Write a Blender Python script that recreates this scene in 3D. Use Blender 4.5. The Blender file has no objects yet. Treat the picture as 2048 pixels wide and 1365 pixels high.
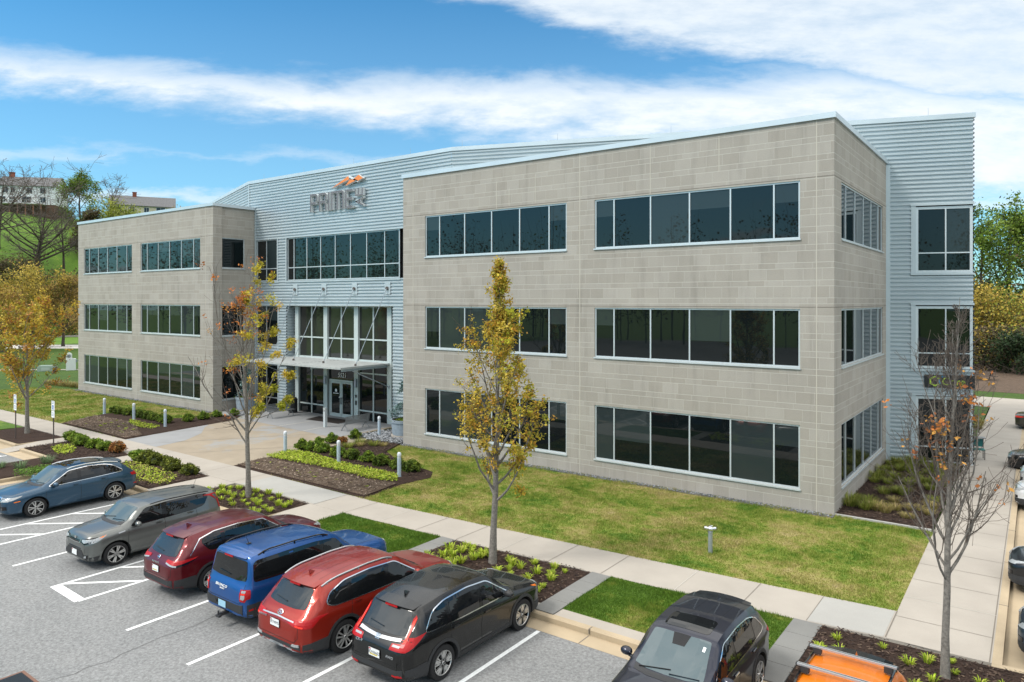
import bpy, bmesh, math, random
import numpy as np
from mathutils import Vector, Matrix, geometry
from mathutils.bvhtree import BVHTree

SC = bpy.context.scene
COL = SC.collection
PI = math.pi
R = math.radians
rnd = random.Random(5)

# ------------------------------------------------------------------ naming
def tag(o, label=None, cat=None, group=None, kind=None):
    if label: o['label'] = label
    if cat: o['category'] = cat
    if group: o['group'] = group
    if kind: o['kind'] = kind
    return o

def thing(name, label, cat, loc=(0, 0, 0), rz=0.0, group=None, scale=1.0):
    o = bpy.data.objects.new(name, None)
    COL.objects.link(o)
    o.location = loc
    o.rotation_euler = (0, 0, rz)
    o.scale = (scale,) * 3
    o.empty_display_size = 0.3
    return tag(o, label, cat, group)

def copy_tree(o, parent=None):
    c = o.copy()
    COL.objects.link(c)
    c.parent = parent
    for ch in list(o.children):
        copy_tree(ch, c)
    return c

def dup(o, loc, rz=0.0, scale=None, label=None, group=None):
    c = copy_tree(o)
    c.location = loc
    c.rotation_euler = (0, 0, rz)
    if scale is not None:
        c.scale = scale if hasattr(scale, '__len__') else (scale,) * 3
    if label: c['label'] = label
    if group: c['group'] = group
    return c

# ------------------------------------------------------------------ meshes
class MB:
    """collects simple shapes; build() links them as one mesh object"""
    def __init__(s):
        s.v, s.f, s.m, s.uv = [], [], [], []

    def add(s, vs, fs, m=0, uvs=None):
        b = len(s.v)
        s.v += [tuple(p) for p in vs]
        for i, f in enumerate(fs):
            s.f.append([b + k for k in f])
            s.m.append(m)
            s.uv.append(uvs[i] if uvs else None)
        return s

    def quad(s, a, b, c, d, m=0, uv=None):
        return s.add([a, b, c, d], [(0, 1, 2, 3)], m, [uv] if uv else None)

    def box(s, x0, x1, y0, y1, z0, z1, m=0):
        v = [(x0, y0, z0), (x1, y0, z0), (x1, y1, z0), (x0, y1, z0), (x0, y0, z1), (x1, y0, z1), (x1, y1, z1), (x0, y1, z1)]
        return s.add(v, [(3, 2, 1, 0), (4, 5, 6, 7), (0, 1, 5, 4), (1, 2, 6, 5), (2, 3, 7, 6), (3, 0, 4, 7)], m)

    def obox(s, o, u, w, n, su, sw, sn, m=0):
        """box centred on o along the unit axes u, w, n"""
        o, u, w, n = Vector(o), Vector(u), Vector(w), Vector(n)
        v = [o + u * (a * su / 2) + w * (b * sw / 2) + n * (c * sn / 2) for a, b, c in
             [(-1, -1, -1), (1, -1, -1), (1, 1, -1), (-1, 1, -1), (-1, -1, 1), (1, -1, 1), (1, 1, 1), (-1, 1, 1)]]
        return s.add(v, [(3, 2, 1, 0), (4, 5, 6, 7), (0, 1, 5, 4), (1, 2, 6, 5), (2, 3, 7, 6), (3, 0, 4, 7)], m)

    def prism(s, poly, z0, z1, m=0, bottom=False):
        n = len(poly)
        v = [(p[0], p[1], z0) for p in poly] + [(p[0], p[1], z1) for p in poly]
        f = [tuple(range(n, 2 * n))] + [(i, (i + 1) % n, n + (i + 1) % n, n + i) for i in range(n)]
        if bottom: f.append(tuple(range(n - 1, -1, -1)))
        return s.add(v, f, m)

    def tube(s, pts, rad, n=6, m=0, caps=True):
        v, f = tube_arrays(pts, rad, n)
        s.add(v, f, m)
        if caps:
            b = len(s.v) - len(v)
            s.f.append([b + k for k in range(n)][::-1]); s.m.append(m); s.uv.append(None)
            e = len(s.v) - n
            s.f.append([e + k for k in range(n)]); s.m.append(m); s.uv.append(None)
        return s

    def lathe(s, prof, c=(0, 0, 0), n=24, m=0, axis='z', cap=False):
        v = []
        for r, h in prof:
            for k in range(n):
                a = 2 * PI * k / n
                p = (r * math.cos(a), r * math.sin(a), h)
                if axis == 'y': p = (p[0], p[2], p[1])
                if axis == 'x': p = (p[2], p[0], p[1])
                v.append((p[0] + c[0], p[1] + c[1], p[2] + c[2]))
        f = []
        for i in range(len(prof) - 1):
            for k in range(n):
                f.append((i * n + k, i * n + (k + 1) % n, (i + 1) * n + (k + 1) % n, (i + 1) * n + k))
        if cap:
            f.append(tuple(range(n))[::-1]); f.append(tuple(range((len(prof) - 1) * n, len(prof) * n)))
        return s.add(v, f, m)

    def sphere(s, c, r, n=12, k=8, m=0, sq=(1, 1, 1)):
        prof = [(max(1e-4, r * math.sin(PI * i / k)), -r * math.cos(PI * i / k)) for i in range(k + 1)]
        b = len(s.v)
        s.lathe(prof, (0, 0, 0), n, m)
        for i in range(b, len(s.v)):
            p = s.v[i]
            s.v[i] = (p[0] * sq[0] + c[0], p[1] * sq[1] + c[1], p[2] * sq[2] + c[2])
        return s

    def build(s, name, mats, parent=None, smooth=None, loc=None):
        me = bpy.data.meshes.new(name)
        me.from_pydata(s.v, [], s.f)
        if not isinstance(mats, (list, tuple)): mats = [mats]
        for mt in mats: me.materials.append(mt)
        me.polygons.foreach_set('material_index', s.m)
        if any(u is not None for u in s.uv):
            ul = me.uv_layers.new(name='UVMap')
            k = 0
            for f, u in zip(s.f, s.uv):
                for j in range(len(f)):
                    if u is not None: ul.data[k].uv = u[j]
                    k += 1
        me.validate()
        me.update()
        if smooth is not None: smooth_by_angle(me, smooth)
        o = bpy.data.objects.new(name, me)
        COL.objects.link(o)
        if parent is not None: o.parent = parent
        if loc is not None: o.location = loc
        return o

def smooth_by_angle(me, deg):
    bm = bmesh.new(); bm.from_mesh(me)
    bmesh.ops.recalc_face_normals(bm, faces=bm.faces)
    a = R(deg)
    for f in bm.faces: f.smooth = True
    for e in bm.edges:
        e.smooth = not (len(e.link_faces) == 2 and e.calc_face_angle(0) > a)
    bm.to_mesh(me); bm.free()

def tube_arrays(pts, rad, n):
    P = [Vector(p) for p in pts]
    if not hasattr(rad, '__len__'): rad = [rad] * len(P)
    v, f = [], []
    up = Vector((0.31, 0.95, 0.05))
    for i, p in enumerate(P):
        t = (P[min(i + 1, len(P) - 1)] - P[max(i - 1, 0)])
        t = t.normalized() if t.length > 1e-9 else Vector((0, 0, 1))
        a = t.cross(up)
        if a.length < 1e-3: a = t.cross(Vector((1, 0, 0)))
        a.normalize(); b = t.cross(a)
        for k in range(n):
            an = 2 * PI * k / n
            v.append(p + a * (math.cos(an) * rad[i]) + b * (math.sin(an) * rad[i]))
    for i in range(len(P) - 1):
        for k in range(n):
            f.append((i * n + k, i * n + (k + 1) % n, (i + 1) * n + (k + 1) % n, (i + 1) * n + k))
    return v, f

def np_mesh(name, V, F, mats, parent=None, col=None, smooth=False):
    """fast mesh from arrays; F is (n,3) or (n,4); col is one RGB per vertex"""
    V = np.ascontiguousarray(V, dtype=np.float32); F = np.ascontiguousarray(F, dtype=np.int32)
    me = bpy.data.meshes.new(name)
    k = F.shape[1]
    me.vertices.add(len(V)); me.vertices.foreach_set('co', V.ravel())
    me.loops.add(F.size); me.loops.foreach_set('vertex_index', F.ravel())
    me.polygons.add(len(F)); me.polygons.foreach_set('loop_start', np.arange(0, F.size, k, dtype=np.int32))
    if not isinstance(mats, (list, tuple)): mats = [mats]
    for mt in mats: me.materials.append(mt)
    me.update(calc_edges=True)
    if smooth: me.polygons.foreach_set('use_smooth', np.ones(len(F), dtype=bool))
    if col is not None:
        at = me.color_attributes.new('Col', 'FLOAT_COLOR', 'POINT')
        c = np.ones((len(V), 4), dtype=np.float32); c[:, :3] = col
        at.data.foreach_set('color', c.ravel())
    o = bpy.data.objects.new(name, me)
    COL.objects.link(o)
    if parent is not None: o.parent = parent
    return o

def in_poly(P, poly):
    x, y = P[:, 0], P[:, 1]
    ins = np.zeros(len(P), bool)
    n = len(poly)
    for i in range(n):
        x1, y1 = poly[i][:2]; x2, y2 = poly[(i + 1) % n][:2]
        if y1 == y2: continue
        c = ((y1 > y) != (y2 > y)) & (x < (x2 - x1) * (y - y1) / (y2 - y1) + x1)
        ins ^= c
    return ins

def scatter(rng, poly, dens, avoid=()):
    a = np.array([p[:2] for p in poly]); lo, hi = a.min(0), a.max(0)
    n = int(dens * (hi - lo).prod())
    P = rng.random((n, 2)) * (hi - lo) + lo
    k = in_poly(P, poly)
    for q in avoid: k &= ~in_poly(P, q)
    return P[k]

# ------------------------------------------------------------------ materials
def new_mat(name):
    m = bpy.data.materials.new(name); m.use_nodes = True
    nt = m.node_tree
    return m, nt, nt.nodes['Principled BSDF']

def N(nt, t, **kw):
    n = nt.nodes.new(t)
    for k, v in kw.items():
        if k.startswith('i_'):
            key = k[2:]
            key = int(key) if key.isdigit() else key.replace('_', ' ')
            n.inputs[key].default_value = v
        else: setattr(n, k, v)
    return n

def math_n(nt, op, a, b=None, c=None):
    n = nt.nodes.new('ShaderNodeMath'); n.operation = op
    for i, x in enumerate((a, b, c)):
        if x is None: continue
        if isinstance(x, (int, float)): n.inputs[i].default_value = x
        else: nt.links.new(x, n.inputs[i])
    return n.outputs[0]

def mix_rgb(nt, fac, a, b, blend='MIX'):
    n = nt.nodes.new('ShaderNodeMix'); n.data_type = 'RGBA'; n.blend_type = blend
    for sock, x in ((n.inputs[0], fac), (n.inputs[6], a), (n.inputs[7], b)):
        if isinstance(x, (int, float)): sock.default_value = x
        elif isinstance(x, (tuple, list)): sock.default_value = tuple(x[:3]) + (1,)
        else: nt.links.new(x, sock)
    return n.outputs[2]

def ramp(nt, fac, stops):
    n = nt.nodes.new('ShaderNodeValToRGB')
    e = n.color_ramp.elements
    while len(e) < len(stops): e.new(0.5)
    for i, (p, c) in enumerate(stops):
        e[i].position = p
        e[i].color = (c, c, c, 1) if isinstance(c, (int, float)) else tuple(c) + (1,)
    nt.links.new(fac, n.inputs[0])
    return n.outputs[0]

def noise(nt, scale, detail=4, rough=0.55, coord='Object', vec=None, stretch=None):
    if vec is None:
        tc = nt.nodes.new('ShaderNodeTexCoord'); vec = tc.outputs[coord]
    if stretch:
        mp = nt.nodes.new('ShaderNodeMapping'); mp.inputs['Scale'].default_value = stretch
        nt.links.new(vec, mp.inputs[0]); vec = mp.outputs[0]
    n = N(nt, 'ShaderNodeTexNoise', i_Scale=scale, i_Detail=detail, i_Roughness=rough)
    nt.links.new(vec, n.inputs['Vector'])
    return n.outputs[0]

def bump(nt, bs, h, strength, dist=0.02):
    b = N(nt, 'ShaderNodeBump', i_Strength=strength, i_Distance=dist)
    nt.links.new(h, b.inputs['Height']); nt.links.new(b.outputs[0], bs.inputs['Normal'])

def mat(name, col, rough=0.5, metal=0.0, spec=0.5, var=0.0, vscale=6.0, bmp=0.0, bscale=40.0, coat=0.0, ior=None):
    m, nt, bs = new_mat(name)
    bs.inputs['Base Color'].default_value = tuple(col) + (1,)
    bs.inputs['Roughness'].default_value = rough
    bs.inputs['Metallic'].default_value = metal
    bs.inputs['Specular IOR Level'].default_value = spec
    if ior: bs.inputs['IOR'].default_value = ior
    if coat:
        bs.inputs['Coat Weight'].default_value = coat
        bs.inputs['Coat Roughness'].default_value = 0.04
    if var:
        f = noise(nt, vscale)
        lo = tuple(c * (1 - var) for c in col); hi = tuple(min(1, c * (1 + var)) for c in col)
        nt.links.new(ramp(nt, f, [(0.3, lo), (0.7, hi)]), bs.inputs['Base Color'])
    if bmp: bump(nt, bs, noise(nt, bscale, 6), bmp)
    return m

def leaf_mat(name, trans=0.35, rough=0.6):
    m, nt, bs = new_mat(name)
    at = N(nt, 'ShaderNodeAttribute', attribute_name='Col')
    nt.links.new(at.outputs[0], bs.inputs['Base Color'])
    bs.inputs['Roughness'].default_value = rough
    bs.inputs['Specular IOR Level'].default_value = 0.25
    tr = nt.nodes.new('ShaderNodeBsdfTranslucent')
    nt.links.new(at.outputs[0], tr.inputs[0])
    mx = nt.nodes.new('ShaderNodeMixShader'); mx.inputs[0].default_value = trans
    nt.links.new(bs.outputs[0], mx.inputs[1]); nt.links.new(tr.outputs[0], mx.inputs[2])
    nt.links.new(mx.outputs[0], nt.nodes['Material Output'].inputs[0])
    return m

def grass_nodes(nt, bs, straw, dark=1.0, tint=None):
    """patchy spring lawn in world space: the same field colours the sod and the blades"""
    g = nt.nodes.new('ShaderNodeNewGeometry')
    a = noise(nt, 0.55, 5, 0.6, vec=g.outputs['Position'])
    b = noise(nt, 3.1, 5, 0.65, vec=g.outputs['Position'])
    c = noise(nt, 16.0, 3, 0.6, vec=g.outputs['Position'])
    s = math_n(nt, 'ADD', math_n(nt, 'MULTIPLY', a, 0.55), math_n(nt, 'ADD', math_n(nt, 'MULTIPLY', b, 0.35), math_n(nt, 'MULTIPLY', c, 0.1)))
    lo = 0.60 - 0.26 * straw
    col = ramp(nt, s, [(0.30, (0.055 * dark, 0.125 * dark, 0.014 * dark)), (lo, (0.105 * dark, 0.195 * dark, 0.022 * dark)),
                       (lo + 0.07, (0.215 * dark, 0.27 * dark, 0.045 * dark)), (lo + 0.15, (0.35 * dark, 0.32 * dark, 0.105 * dark)), (lo + 0.25, (0.42 * dark, 0.345 * dark, 0.17 * dark))])
    if tint:
        col = mix_rgb(nt, 1.0, col, tint, 'MULTIPLY')
    return col

def grass_mat(name, straw, dark=1.0, blades=False):
    m, nt, bs = new_mat(name)
    col = grass_nodes(nt, bs, straw, dark)
    if blades:
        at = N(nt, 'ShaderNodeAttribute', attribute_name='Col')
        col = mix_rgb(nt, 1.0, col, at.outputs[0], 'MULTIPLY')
    else:
        f = noise(nt, 60, 3)
        col = mix_rgb(nt, 1.0, col, ramp(nt, f, [(0.3, 0.6), (0.7, 1.1)]), 'MULTIPLY')
        bump(nt, bs, noise(nt, 70, 4), 0.6, 0.05)
    nt.links.new(col, bs.inputs['Base Color'])
    bs.inputs['Roughness'].default_value = 0.75
    bs.inputs['Specular IOR Level'].default_value = 0.2
    if blades:
        tr = nt.nodes.new('ShaderNodeBsdfTranslucent'); nt.links.new(col, tr.inputs[0])
        mx = nt.nodes.new('ShaderNodeMixShader'); mx.inputs[0].default_value = 0.3
        nt.links.new(bs.outputs[0], mx.inputs[1]); nt.links.new(tr.outputs[0], mx.inputs[2])
        nt.links.new(mx.outputs[0], nt.nodes['Material Output'].inputs[0])
    return m

def concrete_mat(name, col, joint=None, var=0.10, speck=0.08, stain=None):
    m, nt, bs = new_mat(name)
    f1 = noise(nt, 0.7, 5); f2 = noise(nt, 90, 2)
    lo = tuple(c * (1 - var) for c in col); hi = tuple(c * (1 + var) for c in col)
    c = ramp(nt, f1, [(0.3, lo), (0.7, hi)])
    c = mix_rgb(nt, 1.0, c, ramp(nt, f2, [(0.25, 1 - speck), (0.75, 1 + speck)]), 'MULTIPLY')
    if stain:
        f3 = noise(nt, stain[1], 6, 0.65)
        c = mix_rgb(nt, ramp(nt, f3, [(stain[2], 0.0), (stain[2] + 0.12, 1.0)]), c, stain[0])
    nt.links.new(c, bs.inputs['Base Color'])
    bs.inputs['Roughness'].default_value = 0.85
    bs.inputs['Specular IOR Level'].default_value = 0.25
    bump(nt, bs, f2, 0.15, 0.01)
    return m

def block_mat(name):
    """ground-face block: 16 in and 8 in courses in turn, pale mortar, each block its own shade (UV in metres)"""
    m, nt, bs = new_mat(name)
    tc = nt.nodes.new('ShaderNodeTexCoord')
    sp = nt.nodes.new('ShaderNodeSeparateXYZ'); nt.links.new(tc.outputs['UV'], sp.inputs[0])
    u, v = sp.outputs[0], sp.outputs[1]
    per = 0.642
    vv = math_n(nt, 'DIVIDE', v, per)
    row = math_n(nt, 'FLOOR', vv); t = math_n(nt, 'FRACT', vv)
    short = math_n(nt, 'GREATER_THAN', t, 0.667)
    uu = math_n(nt, 'ADD', math_n(nt, 'DIVIDE', u, 0.65), math_n(nt, 'ADD', math_n(nt, 'MULTIPLY', short, 0.5), math_n(nt, 'MULTIPLY', row, 0.37)))
    bi = math_n(nt, 'FLOOR', uu); fu = math_n(nt, 'FRACT', uu)
    du = math_n(nt, 'MINIMUM', fu, math_n(nt, 'SUBTRACT', 1.0, fu))
    mu = math_n(nt, 'LESS_THAN', du, 0.012)
    d1 = math_n(nt, 'MINIMUM', t, math_n(nt, 'SUBTRACT', 1.0, t))
    d2 = math_n(nt, 'ABSOLUTE', math_n(nt, 'SUBTRACT', t, 0.667))
    mv = math_n(nt, 'LESS_THAN', math_n(nt, 'MINIMUM', d1, d2), 0.014)
    mort = math_n(nt, 'MAXIMUM', math_n(nt, 'MULTIPLY', mu, 0.55), mv)
    cb = nt.nodes.new('ShaderNodeCombineXYZ')
    nt.links.new(bi, cb.inputs[0]); nt.links.new(math_n(nt, 'ADD', math_n(nt, 'MULTIPLY', row, 2.0), short), cb.inputs[1])
    wn = N(nt, 'ShaderNodeTexWhiteNoise', noise_dimensions='2D'); nt.links.new(cb.outputs[0], wn.inputs[0])
    c = ramp(nt, wn.outputs[0], [(0.0, (0.322, 0.298, 0.262)), (0.5, (0.343, 0.320, 0.284)), (1.0, (0.366, 0.343, 0.308))])
    gr = noise(nt, 55, 3, 0.7, coord='UV')
    c = mix_rgb(nt, 1.0, c, ramp(nt, gr, [(0.25, 0.70), (0.75, 1.26)]), 'MULTIPLY')
    cl = noise(nt, 0.35, 5, 0.6, coord='UV')
    c = mix_rgb(nt, 1.0, c, ramp(nt, cl, [(0.3, 0.9), (0.7, 1.07)]), 'MULTIPLY')
    st = noise(nt, 1.0, 4, 0.6, coord='UV', stretch=(2.2, 0.22, 1))
    c = mix_rgb(nt, 1.0, c, ramp(nt, st, [(0.52, 1.0), (0.72, 0.84)]), 'MULTIPLY')
    c = mix_rgb(nt, mort, c, (0.45, 0.43, 0.385))
    nt.links.new(c, bs.inputs['Base Color'])
    bs.inputs['Roughness'].default_value = 0.9
    bs.inputs['Specular IOR Level'].default_value = 0.2
    bump(nt, bs, math_n(nt, 'SUBTRACT', gr, math_n(nt, 'MULTIPLY', mort, 0.8)), 0.35, 0.015)
    return m

def glass_mat(name, base, ior=1.62, rough=0.015, wob=0.02):
    m, nt, bs = new_mat(name)
    bs.inputs['Base Color'].default_value = tuple(base) + (1,)
    bs.inputs['Roughness'].default_value = rough
    bs.inputs['IOR'].default_value = ior
    if wob: bump(nt, bs, noise(nt, 0.8, 2), wob, 0.05)
    return m

def paint_mat(name, col, metal=0.35, rough=0.32, flake=0.0):
    m, nt, bs = new_mat(name)
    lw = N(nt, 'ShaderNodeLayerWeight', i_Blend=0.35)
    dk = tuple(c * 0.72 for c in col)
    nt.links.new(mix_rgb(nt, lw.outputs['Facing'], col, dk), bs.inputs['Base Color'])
    bs.inputs['Metallic'].default_value = metal
    bs.inputs['Roughness'].default_value = rough
    bs.inputs['Coat Weight'].default_value = 0.6
    bs.inputs['Coat IOR'].default_value = 1.45
    bs.inputs['Coat Roughness'].default_value = 0.02
    bump(nt, bs, noise(nt, 1.6, 2), 0.015, 0.03)
    return m

M = {}
M['block'] = block_mat('ground_face_block')
M['caulk'] = mat('control_joint', (0.45, 0.42, 0.36), 0.8)
M['dark_shelf_joint'] = mat('shelf_joint', (0.14, 0.12, 0.10), 0.9)
M['metal'] = mat('ribbed_metal', (0.40, 0.465, 0.495), 0.42, 0.2, 0.5, 0.05, 0.5)
M['trim'] = mat('metal_trim', (0.43, 0.50, 0.53), 0.45, 0.2, 0.5, 0.05, 0.8)
M['coping'] = mat('coping_metal', (0.52, 0.59, 0.63), 0.4, 0.3, 0.5, 0.05, 0.6)
M['alu'] = mat('window_aluminium', (0.55, 0.60, 0.62), 0.38, 0.35)
M['post'] = mat('curtain_wall_post', (0.50, 0.56, 0.55), 0.45, 0.2)
M['glass'] = glass_mat('dark_glass', (0.005, 0.008, 0.009), 1.46)
M['shade'] = glass_mat('glass_with_shade', (0.024, 0.033, 0.035), 1.46)
M['glass2'] = glass_mat('dark_glass_upper', (0.022, 0.024, 0.022), 1.5)
M['roof'] = mat('roof_membrane', (0.5, 0.5, 0.48), 0.8)
M['asphalt_crack'] = mat('crack_fill', (0.10, 0.10, 0.10), 0.9)
M['line'] = mat('road_paint', (0.74, 0.76, 0.76), 0.7, 0, 0.3, 0.1, 14)
M['mulch'] = None
M['bark'] = mat('bark', (0.19, 0.175, 0.155), 0.9, 0, 0.2, 0.35, 18, 0.6, 60)
M['bark_dark'] = mat('dark_bark', (0.075, 0.062, 0.05), 0.9, 0, 0.2, 0.35, 6, 0.5, 20)
M['twig'] = mat('twig_bark', (0.115, 0.095, 0.08), 0.9, 0, 0.2)
M['leaf'] = leaf_mat('leaf')
M['needle'] = leaf_mat('needle', 0.15, 0.7)
M['steel'] = mat('galvanised_steel', (0.36, 0.40, 0.43), 0.4, 0.5, 0.5, 0.12, 20)
M['bench'] = mat('bench_paint', (0.19, 0.20, 0.205), 0.45, 0.3)
M['dark'] = mat('dark_metal', (0.03, 0.03, 0.033), 0.45)
M['bollard'] = mat('bollard_paint', (0.40, 0.48, 0.55), 0.5, 0.1, 0.5, 0.05, 8)
M['white'] = mat('white_paint', (0.78, 0.80, 0.80), 0.4)
M['planter'] = mat('planter_glaze', (0.25, 0.30, 0.345), 0.4, 0, 0.5, 0.12, 7)

def soil_mat(name, a, b, scale=45):
    m, nt, bs = new_mat(name)
    f = noise(nt, scale, 6, 0.75); g = noise(nt, 2.0, 4)
    c = ramp(nt, f, [(0.30, a), (0.55, b), (0.78, tuple(x * 1.9 for x in b))])
    c = mix_rgb(nt, 1.0, c, ramp(nt, g, [(0.3, 0.8), (0.7, 1.15)]), 'MULTIPLY')
    nt.links.new(c, bs.inputs['Base Color'])
    bs.inputs['Roughness'].default_value = 0.95
    bs.inputs['Specular IOR Level'].default_value = 0.15
    bump(nt, bs, f, 0.9, 0.06)
    return m
M['mulch'] = soil_mat('bark_mulch', (0.017, 0.011, 0.009), (0.056, 0.036, 0.028), 26)
M['mulch_old'] = soil_mat('weathered_mulch', (0.045, 0.030, 0.022), (0.135, 0.098, 0.072), 26)

# ------------------------------------------------------------------ camera and light
YAW = R(36.4)
FW = Vector((-math.sin(YAW), math.cos(YAW), 0)); RT = Vector((math.cos(YAW), math.sin(YAW), 0))
CAMZ = 7.6
cam_d = bpy.data.cameras.new('camera'); cam = bpy.data.objects.new('camera', cam_d)
COL.objects.link(cam)
cam.location = (0, 0, CAMZ); cam.rotation_euler = (PI / 2, 0, YAW)
cam_d.sensor_width = 36.0; cam_d.lens = 36.0 * 1430 / 2048
cam_d.shift_y = -80.5 / 2048
cam_d.clip_end = 6000; cam_d.clip_start = 0.2
SC.camera = cam

SUN_EL, SUN_AZ = R(48), R(212)      # azimuth measured from +Y towards +X
w = bpy.data.worlds.new('World'); SC.world = w; w.use_nodes = True
nt = w.node_tree; bg = nt.nodes['Background']
sky = nt.nodes.new('ShaderNodeTexSky'); sky.sky_type = 'NISHITA'; sky.sun_disc = False
sky.sun_elevation = SUN_EL; sky.sun_rotation = SUN_AZ
sky.altitude = 100; sky.air_density = 1.0; sky.dust_density = 0.6; sky.ozone_density = 2.0
bg.inputs[1].default_value = 0.105

def world_clouds():
    tc = nt.nodes.new('ShaderNodeTexCoord')
    def dot(vec):
        d = nt.nodes.new('ShaderNodeVectorMath'); d.operation = 'DOT_PRODUCT'
        nt.links.new(tc.outputs['Generated'], d.inputs[0]); d.inputs[1].default_value = vec
        return d.outputs['Value']
    fx = math_n(nt, 'MAXIMUM', math_n(nt, 'ABSOLUTE', dot(FW)), 0.06)
    X = math_n(nt, 'DIVIDE', dot(RT), fx)           # tangent of bearing from the street axis
    Y = math_n(nt, 'DIVIDE', dot((0, 0, 1)), fx)    # tangent of elevation
    cb = nt.nodes.new('ShaderNodeCombineXYZ'); nt.links.new(X, cb.inputs[0]); nt.links.new(Y, cb.inputs[1])
    mp = nt.nodes.new('ShaderNodeMapping'); mp.inputs['Scale'].default_value = (2.2, 7.0, 1); mp.inputs['Rotation'].default_value = (0, 0, R(10))
    nt.links.new(cb.outputs[0], mp.inputs[0])
    n1 = N(nt, 'ShaderNodeTexNoise', i_Scale=1.3, i_Detail=9.0, i_Roughness=0.6, i_Distortion=0.4); nt.links.new(mp.outputs[0], n1.inputs['Vector'])
    n2 = N(nt, 'ShaderNodeTexNoise', i_Scale=4.5, i_Detail=8.0, i_Roughness=0.65); nt.links.new(mp.outputs[0], n2.inputs['Vector'])
    wob = math_n(nt, 'ADD', math_n(nt, 'MULTIPLY', math_n(nt, 'SUBTRACT', n1.outputs[0], 0.5), 0.11), math_n(nt, 'MULTIPLY', math_n(nt, 'SUBTRACT', n2.outputs[0], 0.5), 0.05))
    Yw = math_n(nt, 'ADD', Y, wob)
    def band(pts, soft, fine=0.35):
        """pts: (X, centre, half height) in tangent units"""
        cv = nt.nodes.new('ShaderNodeFloatCurve'); hv = nt.nodes.new('ShaderNodeFloatCurve')
        for node, idx, mul in ((cv, 1, 0.5), (hv, 2, 1.0)):
            c = node.mapping.curves[0]; node.mapping.use_clip = False
            xs = [(p[0] + 1) / 2 for p in pts]
            while len(c.points) < len(pts): c.points.new(0.5, 0.5)
            for q, x, p in zip(c.points, xs, pts): q.location = (x, p[idx] * mul); q.handle_type = 'AUTO'
            node.mapping.update()
            nt.links.new(math_n(nt, 'MULTIPLY_ADD', X, 0.5, 0.5), node.inputs[1])
        d = math_n(nt, 'ABSOLUTE', math_n(nt, 'SUBTRACT', Yw, math_n(nt, 'MULTIPLY', cv.outputs[0], 2.0)))
        h = hv.outputs[0]
        mr = N(nt, 'ShaderNodeMapRange', interpolation_type='SMOOTHSTEP'); mr.inputs[3].default_value = 1; mr.inputs[4].default_value = 0
        nt.links.new(d, mr.inputs[0])
        nt.links.new(math_n(nt, 'SUBTRACT', h, soft), mr.inputs[1]); nt.links.new(math_n(nt, 'ADD', h, soft), mr.inputs[2])
        return mr.outputs[0]
    P = lambda u, v, hh: ((u - 1024) / 1430, (602 - v) / 1430, hh / 1430)
    A = band([P(-400, 95, 18), P(0, 136, 20), P(200, 163, 26), P(420, 180, 32), P(620, 196, 36), P(820, 204, 44), P(1024, 214, 50), P(1300, 228, 58), P(1650, 240, 82), P(2048, 285, 100), P(2450, 300, 100)], 0.026)
    B = band([P(-400, -900, 500), P(200, -900, 640), P(700, -900, 800), P(980, -900, 900), P(1250, -900, 968), P(1550, -900, 1022), P(1800, -900, 1075), P(2048, -900, 1088), P(2450, -900, 1100)], 0.022)
    Cc = band([P(-400, 300, 10), P(0, 297, 16), P(110, 300, 13), P(260, 305, 3), P(430, 320, 1), P(560, 323, 9), P(700, 326, 9), P(800, 330, 2), P(2450, 300, 1)], 0.010)
    D = band([P(-400, 400, 14), P(0, 398, 12), P(300, 386, 10), P(460, 392, 8), P(700, 395, 8), P(2450, 395, 10)], 0.008)
    tex = ramp(nt, n2.outputs[0], [(0.25, 0.72), (0.6, 1.0)])
    a = math_n(nt, 'MULTIPLY', A, 0.97); b = math_n(nt, 'MULTIPLY', B, 0.93)
    c = math_n(nt, 'MULTIPLY', Cc, 0.35); d = math_n(nt, 'MULTIPLY', D, 0.6)
    mask = math_n(nt, 'MAXIMUM', math_n(nt, 'MAXIMUM', a, b), math_n(nt, 'MAXIMUM', c, d))
    mask = math_n(nt, 'MULTIPLY', mask, tex)
    haze = N(nt, 'ShaderNodeMapRange'); haze.inputs[1].default_value = 0.0; haze.inputs[2].default_value = 0.42; haze.inputs[3].default_value = 0.30; haze.inputs[4].default_value = 0.0
    nt.links.new(Y, haze.inputs[0])
    # unseen cloud overhead and behind the camera is brightened as added fill light
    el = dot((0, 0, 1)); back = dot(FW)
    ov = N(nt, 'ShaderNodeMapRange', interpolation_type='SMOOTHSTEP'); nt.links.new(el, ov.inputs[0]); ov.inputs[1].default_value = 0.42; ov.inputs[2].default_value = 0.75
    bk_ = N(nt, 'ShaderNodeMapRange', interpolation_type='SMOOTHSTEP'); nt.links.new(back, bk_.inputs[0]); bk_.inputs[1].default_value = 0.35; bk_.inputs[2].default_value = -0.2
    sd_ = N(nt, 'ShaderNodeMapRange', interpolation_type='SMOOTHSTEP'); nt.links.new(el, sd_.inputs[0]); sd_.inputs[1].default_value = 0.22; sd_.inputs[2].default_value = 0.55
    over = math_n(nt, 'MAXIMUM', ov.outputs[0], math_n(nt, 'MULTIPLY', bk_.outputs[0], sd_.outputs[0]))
    return mask, haze.outputs[0], n1.outputs[0], n2.outputs[0], b, over

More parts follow.
